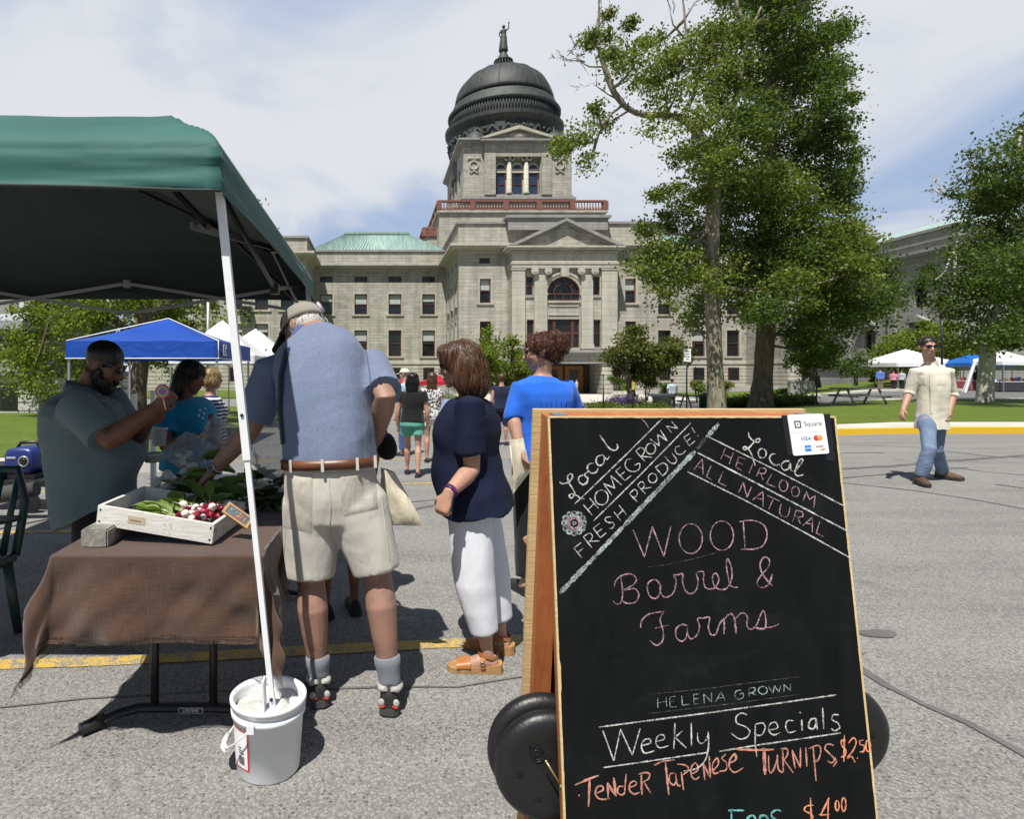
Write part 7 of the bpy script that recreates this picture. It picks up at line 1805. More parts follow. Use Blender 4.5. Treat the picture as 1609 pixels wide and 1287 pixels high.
SK2 = mat_skin('fair skin', (.42,.245,.175)); SK3 = mat_skin('freckled skin', (.305,.185,.138)); SK4 = mat_skin('tanned skin', (.20,.095,.06))
BSOLE = pm('black rubber sole', (.02,.02,.02), .7)
def person(label, J, group=None): return thing('person', label, 'person', J['base'], group)

# ---- the old man reaching over the table
bx_, by_ = -.08, 2.60
J = pose(bx_, by_, 0, 1.84, 1.1)
J.update(pel=P(519,768,2.63), chest=P(512,640,2.68), neck=P(494,524,2.90), head=P(476,518,3.02)+Vector((0,0,0)), hf=Vector((-.72,.45,-.50)), hu=Vector((-.2,.45,.9)),
  shL=P(428,583,2.93), elL=P(396,672,2.90), wrL=P(336,738,2.93), shR=P(578,577,2.84), elR=P(606,622,2.63), wrR=P(588,698,2.86),
  hipL=P(487,790,2.63), hipR=P(561,790,2.61), knL=P(489,915,2.63), anL=Vector((-.247,2.62,.095)), knR=P(594,905,2.60), anR=Vector((.062,2.56,.095)), toeL=Vector((-.18,1,0)).normalized(), toeR=Vector((.10,1,0)).normalized())
om = person('old man in blue polo shirt, khaki shorts and cap reaching over the produce table', J)
hb = {'L': dict(d=Vector((-.62,.15,-.62)), n=Vector((.35,.2,-.9)), curl=.62, thumb=-1), 'R': dict(d=Vector((-.3,.75,-.6)), n=Vector((-1,0,0)), curl=.6)}
body(om, J, SK3, MALE, .92, 1.0, .0062, 1.02, hands=hb, leg_r=1.02, arm_r=1.12)
POLO = mat_fabric('blue heather polo knit', (.140,.172,.258), .08, .5, .0025, ws=9)
sh_ = shirt(om, J, POLO, MALE, .98, 1.10, .020, -.02+.17, .90, .009, .05, .015, .975, sr=1.18, seed=5)
pj = Proj(sh_.data)
obj('armhole_seam', pj.ribbon(((574,548),(580,580),(585,620),(589,655)), .006, .0025), mat_fabric('polo seam thread', (.085,.105,.165), .1), sh_)
r, f, u = headaxes(J); nk = J['neck']
m = MB(); rs = []
for z, rr_ in ((-.035,.098),(-.01,.094),(.03,.084),(.028,.088),(-.012,.100),(-.036,.102)):
    rs.append([nk+Vector((rr_*1.12*math.cos(2*math.pi*i/28), rr_*math.sin(2*math.pi*i/28)+z*.5+.01, z+.012*math.sin(2*math.pi*i/28)*-1)) for i in range(28)])
m.rings(rs, False); obj('collar', m, mat_fabric('blue polo collar', (.055,.095,.23), .1, .2), sh_)
KHA = mat_fabric('pale khaki cotton', (.50,.475,.42), .05, .15, .002, ws=12)
so_ = trousers(om, J, KHA, MALE, 1.00, 1.06, .016, .17, .455, .124, .104, .009, .011, 'shorts', seed=9)
ps = Proj(so_.data)
KHB = mat_fabric('pale khaki pocket', (.46,.43,.365), .07, .15, .004, ws=14)
for q in (((449,745),(492,745),(490,838),(446,830)), ((532,742),(590,738),(594,800),(540,812))): obj('pocket', ps.patch(q, .005, 12), KHB, so_)
for pts in (((444,738),(520,745),(590,733)), ((516,742),(520,800),(517,850)), ((556,925),(590,920),(617,915)), ((466,930),(490,932),(520,926)), ((452,800),(446,880)), ((600,780),(612,880))):
    m_ = ps.ribbon(pts, .004, .002);  obj('seam', m_, KHB, so_)
LEA = pm('brown leather belt', (.13,.045,.018), .4, .25, 9)
m = MB(); rs = []
w_, d_, fo_ = interp(MALE, .13); cB = spine(J, .165); tg = (spine(J, .19)-spine(J, .14)).normalized(); lat = (J['hipR']-J['hipL']).normalized(); lat = (lat-tg*lat.dot(tg)).normalized(); fw = tg.cross(lat)
def ringat(c, w, d, n=40, e=2/2.5): 
    return [c+lat*w*abs(math.cos(2*math.pi*i/n))**e*(1 if math.cos(2*math.pi*i/n) >= 0 else -1)+fw*d*abs(math.sin(2*math.pi*i/n))**e*(1 if math.sin(2*math.pi*i/n) >= 0 else -1) for i in range(n)]
gw, gd = (w_*1.00+.025)*J['s'], (d_*1.06+.026)*J['s']
m.rings([ringat(cB+tg*z, gw+o, gd+o) for z, o in ((-.02,-.01),(-.02,.004),(.02,.004),(.02,-.01))], False); obj('belt', m, LEA, so_)
for i in (26, 30, 34, 38):
    p = ringat(cB, gw+.009, gd+.009)[i]; m = MB(); m.obox(p, tg*.026, lat*.006, fw*.002); obj('belt_loop', m, KHA, so_)
m_ = pj.ribbon(((452,548),(443,590),(441,640),(446,698)), .032, .008); obj('shoulder_strap', m_, mat_fabric('dark navy strap', (.02,.025,.05), .1), om)
# cap
c = J['head']; k = J['hk']; CAPM = mat_fabric('taupe cap cloth', (.26,.235,.205), .08, .1, .002); CAPD = mat_fabric('dark cap cloth', (.03,.028,.028), .1, .1)
m = MB(); N = 30; rs = []
for j in range(11):
    a = R(90*j/10); rs.append([c+u*(.038+.085*math.sin(a))*k+(r*.094*math.cos(2*math.pi*i/N)+f*.112*math.sin(2*math.pi*i/N)-f*.008)*max(.02, math.cos(a))**.8*k for i in range(N)])
m.rings([[p-u*.020*k for p in rs[0]]]+rs, True); cpo = obj('cap', m, CAPM, om)
m = MB(); rs = []
for j in range(7):
    a = R(85*j/6); rs.append([c+u*(.037+.088*math.sin(a))*k+(r*.096*math.cos(R(28+124*i/12))+f*.114*math.sin(R(28+124*i/12))-f*.008)*max(.02, math.cos(a))**.8*k for i in range(13)])
m.rings(rs, False, False); obj('front_panel', m, CAPD, cpo)
m = MB(); rs = []
for t in range(5):
    rs.append([c+u*(.022-.010*t-.012*(x/6)**2*2)*k+r*(.088*math.sin(x/6*1.25))*k+f*((.095+.022*t)*math.cos(x/6*1.0)+.01)*k for x in range(-6, 7)])
m.rings(rs, False, False); m.rings([[p-u*.004 for p in q] for q in rs], False, False); obj('brim', m, CAPD, cpo)
bp_ = c-f*.112*k+r*.034*k+u*.072*k; bn = (-f*.9+r*.35+u*.25).normalized(); bx2 = bn.orthogonal().normalized(); by2 = bn.cross(bx2)
for nm, rad, col, o in (('badge', .030, (.55,.55,.56), .003), ('badge_ring', .025, (.30,.03,.03), .0042), ('badge_field', .021, (.55,.55,.58), .0054)):
    m = MB(); m.lathe(bp_+bn*(o-.012), [(rad,0),(rad,.012)], 24, True, True, (bx2, by2, bn)); bo = obj(nm, m, flat(nm, col), cpo) if nm == 'badge' else obj(nm, m, flat(nm, col), bo)
m = MB()
for a, b in (((-.010,-.010),(-.010,.008)),((-.010,.008),(-.003,.010)),((-.003,.010),(0,-.008)),((.004,.008),(.012,.006)),((.008,.007),(.009,-.009)),((-.012,-.012),(.012,-.012))): m.bar(bp_+bn*.0062+bx2*a[0]+by2*a[1], bp_+bn*.0062+bx2*b[0]+by2*b[1], .004, .001)
obj('badge_mark', m, flat('badge blue', (.03,.05,.25)), bo)
HGREY = mat_hair('white grey hair', (.38,.36,.34), (.66,.64,.61)); HBRN = mat_hair('chestnut hair', (.035,.016,.008), (.13,.062,.028)); HDRK = mat_hair('dark brown hair', (.008,.006,.005), (.035,.022,.015)); HBLK = mat_hair('black hair', (.004,.004,.004), (.016,.014,.013)); HRED = mat_hair('auburn hair', (.045,.014,.008), (.14,.048,.025)); HBLD = mat_hair('sandy blond hair', (.16,.10,.04), (.40,.28,.13))
hairvol(om, J, HGREY, [((0,-.022,.0),.080,.092,.062),((0,-.05,-.03),.066,.055,.04)], .006, 500, 3, .05, .2, .0009, .002)
sunglasses(om, J)
# watch on the reaching wrist
wd = (J['wrL']-J['elL']).normalized(); wp = J['wrL']-wd*.012; X_ = wd.orthogonal().normalized(); Y_ = wd.cross(X_)
STEEL = pm('brushed steel', (.45,.45,.44), .25, .1, 30, metal=.9)
m = MB(); m.rings([[wp+wd*z+(X_*math.cos(2*math.pi*i/30)+Y_*math.sin(2*math.pi*i/30))*rr_ for i in range(30)] for z, rr_ in ((-.009,.033),(-.009,.0385),(.009,.0375),(.009,.032))], True); wt = obj('wristwatch', m, STEEL, om)
wn_ = (Vector((.25,-.75,.6))); wn_ = (wn_-wd*wn_.dot(wd)).normalized(); m = MB(); m.lathe(wp+wn_*.036, [(.021,0),(.021,.009),(.017,.010)], 26, True, True, (wd, wn_.cross(wd), wn_)); cs_ = obj('case', m, STEEL, wt); m = MB(); m.lathe(wp+wn_*.0463, [(.0165,0),(.0165,.0008)], 24, True, True, (wd, wn_.cross(wd), wn_)); obj('dial', m, flat('black dial', (.02,.025,.025), .2), cs_)
# socks and trail shoes
SOCK = mat_fabric('grey ribbed sock', (.17,.185,.21), .1, .3); SHU = pm('black shoe mesh', (.018,.018,.02), .8); SHG = pm('grey shoe leather', (.40,.39,.36), .7); SHR = pm('red shoe trim', (.42,.03,.02), .6)
for k in 'LR':
    kn, an = J['kn'+k], J['an'+k]; m = MB(); d = (an-kn).normalized(); p1 = an-d*.125 if k == 'R' else an-d*.10
    m.tube([p1, p1+d*.008, p1+d*.035, p1+d*.055, an-d*.03, an+d*.02], [.050,.056,.056,.050,.047,.046], 20); me = m.mesh('sock'); obj('sock', me, SOCK, om)
shoes(om, J, SHU, pm('dark grey outsole', (.05,.05,.052), .8), .085)
for k in 'LR':
    an, t = J['an'+k], J['toe'+k]; sd_ = t.cross(Vector((0,0,1))); b = Vector((an.x, an.y, 0))
    sh2 = [o for o in om.children if o.name.startswith('shoe') and not o.name.startswith('shoulder')][0 if k == 'L' else 1]
    m = MB(); 
    for s_ in (-1, 1): m.tube([b-t*.072+sd_*s_*.012+Vector((0,0,.115)), b-t*.055+sd_*s_*.034+Vector((0,0,.105)), b+sd_*s_*.044+Vector((0,0,.092)), b+t*.06+sd_*s_*.045+Vector((0,0,.08))], [.010,.013,.012,.008], 8)
    obj('heel_collar', m, SHG, sh2)
    for s_ in (-1, 1): m = MB(); m.ell(b-t*.073+sd_*s_*.030+Vector((0,0,.058)), sd_*.014, t*.008, Vector((0,0,.016))); obj('heel_panel', m, SHG, sh2)
    m = MB()
    for s_ in (-1, 1): m.tube([b-t*.084+sd_*s_*(.016)+Vector((0,0,.050)), b-t*.080+sd_*s_*.030+Vector((0,0,.040)), b-t*.066+sd_*s_*.044+Vector((0,0,.052))], .004, 6)
    obj('heel_trim', m, SHR, sh2)
# his bags: a black and purple bag and a cream tote hang at his right side
m = MB(); c_ = P(608,702,2.86); m.ell(c_, (.048,0,.01), (0,.05,0), (-.01,0,.062), 20, 14); me = m.mesh('bag'); displace(me, lambda co, n: .008*noise.noise(co*18)); 
hbg = thing('handbag', 'black bag with purple lining hanging at the old man\'s right hip', 'bag', c_); obj('bag_body', me, mat_fabric('black bag cloth', (.008,.008,.01), .1), hbg)
m = MB(); m.ell(c_+Vector((-.022,-.012,.052)), (.024,0,.008), (0,.03,0), (0,0,.018)); obj('lining', m, mat_fabric('purple lining', (.13,.03,.28), .1), hbg)
m = MB(); m.tube([c_+Vector((0,0,.05)), c_+Vector((-.02,0,.14)), c_+Vector((-.05,.01,.2))], .007, 6); obj('strap', m, BLACKM, hbg)
CAN = mat_fabric('cream canvas', (.66,.60,.46), .06, .1, .004, ws=12)
def tote(label, c0, quad, Y, th, handles, group=None):
    c_ = P(*c0, Y); t = thing('tote_bag', label, 'tote bag', c_, group); n = 10; m = MB(); a, b, c, d = [Vector(q) for q in quad]
    for sg in (-1, 1):
        rows = []
        for j in range(n+1):
            row = []
            for i in range(n+1):
                u_, v_ = i/n, j/n; p = a*(1-u_)*(1-v_)+b*u_*(1-v_)+c*u_*v_+d*(1-u_)*v_
                bul = th*(math.sin(math.pi*u_)**.6)*(math.sin(math.pi*min(1, .15+v_*.85))**.6)
                q = P(p.x, p.y, Y); w2 = .012*noise.noise(Vector((u_*4, v_*4, Y*3+sg))); row.append(q+Vector((0, sg*(bul*.5+.003)+w2, 0)))
            rows.append(row)
        m.rings(rows, False, False, True)
    obj('bag_body', m, CAN, t); m = MB()
    for hq in handles: m.tube([P(*q, Y-.012) for q in hq], .009, 6, flat=.35)
    obj('handle', m, CAN, t); return t
tote('cream canvas tote bag hanging at the old man\'s side', (630,770), ((598,735),(620,742),(667,826),(606,826)), 2.82, .06, (((600,790),(612,800),(622,790),(640,802)), ((603,740),(600,765),(606,790))))
# ---- the woman in navy
h = R(-62); fV = Vector((math.sin(h), math.cos(h), 0)); rV = Vector((math.cos(h), -math.sin(h), 0))
J = pose(.50, 2.96, -62, 1.60)
J.update(pel=P(747,772,2.96), chest=P(741,690,2.96), neck=P(738,622,2.97), head=P(722,574,2.95), hf=Vector((-.93,.35,-.08)),
  shL=P(738,634,2.80), elL=P(741,738,2.80), wrL=P(704,776,2.68), shR=P(745,640,3.13), elR=P(728,735,3.22), wrR=P(716,768,3.10),
  hipL=P(738,812,2.89), hipR=P(752,805,3.03), knL=P(746,915,2.87), anL=Vector((.535,2.87,.075)), knR=P(771,905,3.05), anR=Vector((.64,3.07,.075)), toeL=Vector((-1,.10,0)).normalized(), toeR=Vector((-.9,.35,0)).normalized())
nw = person('woman with chestnut bob in navy shirt and white capri pants', J)
hb = {'L': dict(d=Vector((-.35,-.1,-.85)), n=Vector((.5,.7,-.1)), curl=.85, thumb=-1), 'R': dict(d=Vector((-.3,.1,-.9)), n=Vector((0,-1,0)), curl=.6)}
body(nw, J, SK2, FEM, 1.0, 1.05, .0065, 1.0, True, hands=hb, arm_r=1.08, leg_r=.92)
NAVY = mat_fabric('navy knit shirt', (.0065,.010,.032), .12, .1, .003, sheen=0)
s_ = shirt(nw, J, NAVY, FEM, 1.14, 1.30, .020, -.16, .76, .0095, .06, .022, .97, sr=.98, seed=12, flare=.06)
WHI = mat_fabric('white cotton capri', (.68,.69,.74), .03, .05, .002, ws=8)
trousers(nw, J, WHI, FEM, 1.06, 1.12, .008, -.02, .84, .116, .082, .0095, .008, 'capri_pants', .105, 14)
hairvol(nw, J, HBRN, [((0,-.016,.042),.096,.110,.094),((0,-.055,-.035),.118,.085,.115),((.090,-.045,-.055),.034,.060,.115),((-.090,-.045,-.055),.034,.060,.115),((0,-.08,-.10),.128,.06,.078),((0,.06,.078),.070,.045,.032)], .0075, 2600, 21, .17, .22, .0013, .004)
sunglasses(nw, J)
wd = (J['wrL']-J['elL']).normalized(); wp = J['wrL']-wd*.018; X_ = wd.orthogonal().normalized(); Y_ = wd.cross(X_)
m = MB(); m.rings([[wp+wd*z+(X_*math.cos(2*math.pi*i/30)+Y_*math.sin(2*math.pi*i/30))*rr_ for i in range(30)] for z, rr_ in ((-.010,.030),(-.010,.0345),(.010,.0335),(.010,.029))], True); wb_ = obj('wristband', m, pm('dark purple band', (.05,.012,.07), .5), nw)
m = MB(); n_ = Vector((.2,-.9,.3)); n_ = (n_-wd*n_.dot(wd)).normalized(); m.obox(wp+n_*.0345, wd*.007, n_.cross(wd)*.016, n_*.002); obj('display', m, pm('violet display', (.12,.02,.13), .2), wb_)
TAN = pm('tan sandal leather', (.36,.14,.04), .45, .2, 20); CORK = pm('cork wedge sole', (.36,.20,.075), .8, .25, 60, .002, 200)
for k in 'LR':
    an, t = J['an'+k], J['toe'+k]; sd_ = t.cross(Vector((0,0,1))); b = Vector((an.x, an.y, .0)); m = MB()
    prof_ = [(-.066,.018,.046),(-.055,.033,.046),(.0,.035,.038),(.06,.036,.03),(.11,.045,.026),(.155,.042,.024),(.185,.028,.026),(.195,.010,.028)]
    rs = [[b+t*d+sd_*w+Vector((0,0,.001)), b+t*d+sd_*w+Vector((0,0,z)), b+t*d-sd_*w+Vector((0,0,z)), b+t*d-sd_*w+Vector((0,0,.001))] for d, w, z in prof_]; m.rings(rs, True, True, False); so2 = obj('sandal', m, CORK, nw)
    m = MB(); 
    def strap(d0, d1, w, zt):
        rows = []
        for q in range(13):
            a = math.pi*q/12; rows.append([b+t*d0+sd_*w*math.cos(a)+Vector((0,0,.03+zt*math.sin(a)**.7)), b+t*d1+sd_*w*1.02*math.cos(a)+Vector((0,0,.026+(zt-.012)*math.sin(a)**.7))])
        m.rings(rows, False, False, True); m.rings([[p+Vector((0,0,.003)) for p in q] for q in rows], False, False, True)
    strap(.085,.150,.048,.034); strap(.015,.040,.043,.062)
    rows = [[an+(t*math.cos(2*math.pi*q/24)*.048+sd_*math.sin(2*math.pi*q/24)*.040)+Vector((0,0,z_+.008*math.cos(2*math.pi*q/24))) for q in range(24)] for z_ in (.0,.016)]; m.rings(rows, False); obj('strap', m, TAN, so2)
    m = MB(); q = b+t*.03-sd_*.047*(1 if sd_.y > 0 else -1)+Vector((0,0,.055)); m.tube([q+t*.009*math.cos(a)+Vector((0,0,.009*math.sin(a))) for a in [2*math.pi*i/12 for i in range(13)]], .0022, 6, False); obj('buckle', m, STEEL, so2)
# ---- the woman in the blue cardigan
J = pose(1.055, 3.88, -8, 1.66)
J.update(hf=Vector((-.96,.22,-.12)), head=P(848,553,3.86), neck=P(852,590,3.88), chest=P(852,640,3.88), pel=P(857,708,3.9),
  shL=P(819,611,3.85), elL=P(806,655,3.82), wrL=P(817,704,3.72), shR=P(888,611,3.9), elR=P(902,640,3.95), wrR=P(885,655,4.2))
bwn_ = person('auburn haired woman in bright blue cardigan carrying a tote', J)
body(bwn_, J, SK2, FEM, 1.15, 1.15, .0085, 1.0, True, arm_r=1.05)
BLU = mat_fabric('bright blue cardigan knit', (.018,.13,.62), .08, .05, .003)
cg_ = shirt(bwn_, J, BLU, FEM, 1.20, 1.25, .020, -.10, 1.12, .010, .0, .012, .975, 'cardigan', 1.12, .25, seed=31)
pc = Proj(cg_.data); SMK = mat_fabric('blue gathered seam', (.014,.10,.50), .08)
for i in range(6): obj('gather', pc.ribbon(((850+i*8,630),(852+i*7,642),(856+i*5,652)), .008, .003), SMK, cg_)
trousers(bwn_, J, mat_fabric('black trousers', (.01,.01,.012), .1), FEM, 1.15, 1.15, .012, .05, .95, .11, .07, .012, .005, seed=4)
shoes(bwn_, J, SHU, BSOLE)
hairvol(bwn_, J, HRED, [((0,-.018,.042),.084,.100,.088),((0,-.055,.0),.070,.055,.055),((0,-.135,.035),.062,.058,.065),((0,-.115,.085),.055,.05,.05),((0,-.10,-.03),.05,.045,.05)], .008, 1900, 33, .13, .6, .0012, .009, curl=1.1)
sunglasses(bwn_, J)
tote('cream canvas tote bag in the hand of the woman in blue', (815,730), ((800,690),(822,688),(834,740),(806,776)), 3.72, .09, (((803,700),(806,745),(812,735),(820,715)), ((815,705),(817,695),(820,690))))
# ---- the bearded man behind the table
J = pose(-1.50, 3.26, 72, 1.70, 1.2)
J.update(head=P(163,572,3.22), hf=Vector((.86,.12,-.42)), hu=Vector((.3,0,.95)), neck=P(136,612,3.24), chest=P(128,690,3.26), pel=P(140,768,3.26),
  shR=P(118,640,3.02), elR=P(172,692,2.92), wrR=P(242,642,3.02), shL=P(170,625,3.48), elL=P(212,690,3.50), wrL=P(232,664,3.30))
bm_ = person('heavy bearded man in grey green shirt looking down in the shade', J)
hb = {'R': dict(d=Vector((.7,.1,.5)), n=Vector((-.4,.8,.2)), curl=.6), 'L': dict(d=Vector((.7,-.6,.1)), n=Vector((0,0,1)), curl=.5)}
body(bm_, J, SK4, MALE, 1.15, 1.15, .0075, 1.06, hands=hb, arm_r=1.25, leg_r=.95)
shirt(bm_, J, mat_fabric('grey green work shirt', (.14,.185,.19), .08, .05), MALE, 1.32, 1.45, .026, -.25, .88, .010, .12, .010, .98, sr=1.35, seed=41, flare=.10)
trousers(bm_, J, mat_fabric('black shorts cloth', (.008,.009,.012), .1), MALE, .95, .9, .0, -.06, .46, .115, .125, .012, .003, 'shorts', seed=43)
m = MB(); nk = J['neck']
rs = [[nk+Vector((.095*rr_*math.cos(2*math.pi*i/24), .10*rr_*math.sin(2*math.pi*i/24), z-.02*math.cos(2*math.pi*i/24))) for i in range(24)] for z, rr_ in ((-.05,1.15),(.02,1.0),(.03,1.02),(-.02,1.2))]; m.rings(rs, False); obj('collar', m, bpy.data.materials['grey green work shirt'], bm_)
hairvol(bm_, J, HBLK, [((0,-.010,.036),.081,.0975,.0875)], .008, 0, 5, amp=.0015)
hv = hairvol(bm_, J, HDRK, [((0,.062,-.104),.040,.036,.040),((.046,.036,-.086),.024,.036,.034),((-.046,.036,-.086),.024,.036,.034),((.062,.008,-.052),.014,.026,.040),((-.062,.008,-.052),.014,.026,.040),((0,.096,-.057),.032,.014,.010)], .006, 900, 6, .035, .6, .0009, .003); hv.name = 'beard'
sunglasses(bm_, J); shoes(bm_, J, pm('tan trainer suede', (.38,.31,.20), .8), pm('tan trainer sole', (.45,.36,.22), .7), .085)
J2 = J
m = MB(); q = P(228,648,3.2); m.obox(q, (.07,0,.02), (.01,.035,0), (-.002,0,.006)); tag(obj('black_phone', m, pm('phone black', (.01,.01,.012), .2)), 'black phone in the left hand of the bearded man', 'phone')
lo_ = thing('spiral_lollipop', 'round rainbow coloured disc held up by the bearded man', 'lollipop', P(256,617,2.98)); c_ = P(256,615,2.98)
for i, (rad, col) in enumerate(((.036,(.45,.06,.25)),(.028,(.55,.40,.05)),(.020,(.08,.30,.45)),(.012,(.40,.08,.30)))):
    m = MB(); m.lathe(c_+Vector((0,-.004-.0012*i,0)), [(rad,-.003),(rad,.003)], 28, True, True, (Vector((1,0,0)),Vector((0,0,1)),Vector((0,-1,0)))); obj('colour_ring', m, pm('rainbow %s' % 'abcd'[i], col, .4), lo_)
m = MB(); m.tube([c_+Vector((0,0,-.03)), c_+Vector((.012,.005,-.09))], .003, 6); obj('stick', m, WHITEM, lo_)
# ---- the vendor in turquoise
J = pose(-1.30, 4.20, 105, 1.58)
J.update(head=P(301,592,4.18), hf=Vector((.93,-.22,-.28)), neck=P(290,626,4.2), shR=P(264,645,4.05), elR=P(258,700,3.98), wrR=P(318,686,3.90), shL=P(318,642,4.32), elL=P(335,695,4.30), wrL=P(338,682,4.05))
tw_ = person('dark haired woman in turquoise T-shirt behind the table holding a red phone', J)
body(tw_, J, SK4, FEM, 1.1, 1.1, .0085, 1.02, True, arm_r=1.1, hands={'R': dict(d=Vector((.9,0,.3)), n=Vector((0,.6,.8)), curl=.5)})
shirt(tw_, J, mat_fabric('turquoise jersey', (.01,.22,.40), .08, .05), FEM, 1.2, 1.25, .02, -.14, .62, .010, .03, .007, .965, sr=1.15, seed=51, name='t_shirt')
trousers(tw_, J, mat_fabric('dark blue trousers', (.02,.03,.07), .1), FEM, 1.1, 1.1, .012, .08, .95, .11, .08, .012, .005, seed=52); shoes(tw_, J, SHU, BSOLE)
hairvol(tw_, J, HDRK, [((0,-.016,.040),.090,.106,.092),((0,-.06,-.05),.095,.065,.12),((0,-.085,-.15),.085,.05,.09),((.08,-.03,-.07),.025,.055,.10),((-.08,-.03,-.07),.025,.055,.10)], .008, 900, 53, .16, .2, .0012, .004)
m = MB(); q = P(333,661,3.9); m.obox(q, (.016,0,.006), (0,.006,0), (-.01,0,.042)); tag(obj('red_phone', m, pm('dark red phone case', (.28,.03,.04), .4)), 'red phone in the hand of the woman in turquoise', 'phone')
m = MB(); pt = Proj([o for o in tw_.children if o.name.startswith('t_shirt')][0].data)
for (px, py) in ((314,645),(320,650),(312,653),(322,642),(318,657)):
    h_ = pt.at(px, py, .002)
    if h_: m.ell(h_[0], h_[1].orthogonal().normalized()*.010, h_[1].cross(h_[1].orthogonal()).normalized()*.010, h_[1]*.001, 8, 4)
if m.v: obj('flower_print', m, flat('pale print', (.5,.55,.55)), [o for o in tw_.children if o.name.startswith('t_shirt')][0])
# ---- striped shirt shopper
def mat_stripe(name, a, b, n=26):
    m, t, bs = NM(name); w = nd(t, 'ShaderNodeTexWave', wave_type='BANDS', bands_direction='Z'); w.inputs['Scale'].default_value = n; w.inputs['Distortion'].default_value = 1.2; t.links.new(coords(t), w.inputs['Vector'])
    t.links.new(ramp(t, w.outputs['Fac'], [(.5, a), (.58, b)]), bs.inputs['Base Color']); bs.inputs['Roughness'].default_value = .85; return m
J = pose(-1.62, 5.9, 200, 1.56, head=None) if False else pose(-1.60, 5.9, 60, 1.50)
bs_ = person('blond shopper in navy and white striped top beside the turquoise vendor', J)
body(bs_, J, SK2, FEM, 1, 1, .012, 1.0, True); shirt(bs_, J, mat_stripe('navy white stripes', (.012,.018,.09), (.62,.64,.68), 9), FEM, 1.12, 1.15, .02, -.12, 1.5, .014, 0, .006, .97, seed=55)
trousers(bs_, J, mat_fabric('grey trousers', (.06,.06,.07), .1), FEM, vox=.014); shoes(bs_, J, SHU, BSOLE)
hairvol(bs_, J, HBLD, [((0,-.016,.040),.092,.108,.092),((0,-.05,-.03),.10,.07,.08),((.08,-.01,-.03),.03,.05,.07),((-.08,-.01,-.03),.03,.05,.07)], .010, 500, 56, .08, .5, .0015, .006, curl=.5)
# ---- the walking man on the right
J = pose(XP(1462,7.75), 7.75, 184, 1.84)
J.update(pel=P(1464,655,7.76), chest=P(1464,610,7.76), neck=P(1463,571,7.76), head=P(1458,545,7.72), hf=Vector((-.30,-.95,-.06)),
  shR=P(1439,583,7.76), elR=P(1429,617,7.82), wrR=P(1419,644,7.72), shL=P(1490,583,7.76), elL=P(1497,620,7.82), wrL=P(1491,650,7.70),
  hipR=P(1456,664,7.72), knR=P(1461,705,7.52), anR=P(1446,749,7.60)+Vector((0,0,0)), hipL=P(1474,664,7.78), knL=P(1472,707,7.80), anL=P(1481,742,8.02), toeR=Vector((-.35,-.94,0)), toeL=Vector((.55,-.83,0)))
J['anR'].z = .10; J['anL'].z = .10
wm_ = person('man in cream shirt, faded jeans and sunglasses walking across the road', J)
body(wm_, J, SK2, MALE, .80, .86, .008, 1.0, arm_r=.92, leg_r=.8)
CRM = mat_fabric('cream cotton shirt', (.62,.58,.47), .05, .05, .004, ws=9)
cs2 = shirt(wm_, J, CRM, MALE, .79, .95, .018, -.20, 1.02, .0085, 0, .016, .985, sr=.92, seed=62, flare=.10)
m = MB()
for k in 'LR':
    d = (J['wr'+k]-J['el'+k]).normalized(); m.tube([J['el'+k]-d*.015, J['el'+k]+d*.0, J['el'+k]+d*.045], [.056,.062,.058], 18)
obj('rolled_cuff', m, CRM, cs2)
pw = Proj(cs2.data); CRS = mat_fabric('cream shirt shade seam', (.50,.45,.33), .05)
obj('placket', pw.ribbon(((1462,574),(1463,610),(1464,650)), .03, .004), CRM, cs2)
obj('breast_pocket', pw.patch(((1470,590),(1488,590),(1487,606),(1471,606)), .006, 6), CRM, cs2); obj('breast_pocket', pw.patch(((1442,590),(1456,590),(1457,606),(1443,606)), .006, 6), CRM, cs2)
m = MB(); nk = J['neck']
for s_ in (-1, 1): m.add([nk+Vector((s_*.02,-.085,-.045)), nk+Vector((s_*.075,-.06,-.055)), nk+Vector((s_*.085,-.01,.0)), nk+Vector((s_*.06,-.03,.03)), nk+Vector((s_*.015,-.075,-.01))], [(0,1,2,3,4)])
m.rings([[nk+Vector((.072*math.cos(2*math.pi*i/24), .068*math.sin(2*math.pi*i/24), z)) for i in range(24)] for z in (-.03,.03)], False); obj('collar', m, CRM, cs2)
JEA = None
def mat_jeans():
    m, t, b = NM('faded blue denim'); v = coords(t); c = ramp(t, noi(t, coords(t, (1,1,.5)), 6, 5), [(.3, (.095,.14,.225)), (.55, (.15,.205,.31)), (.75, (.225,.285,.395))])
    t.links.new(c, b.inputs['Base Color']); b.inputs['Roughness'].default_value = .85; bump(t, b, noi(t, coords(t, (1,1,2)), 9, 4, .5, 1), .010); return m
JEA = mat_jeans(); trousers(wm_, J, JEA, MALE, .80, .88, .010, .0, .97, .094, .064, .0085, .010, 'jeans', .068, 63)
shoes(wm_, J, pm('brown boot leather', (.085,.047,.022), .7, .3, 20), BSOLE, .085)
hairvol(wm_, J, HDRK, [((0,-.016,.046),.083,.096,.084)], .008, 400, 64, .04, .3, .001, .002); sunglasses(wm_, J)
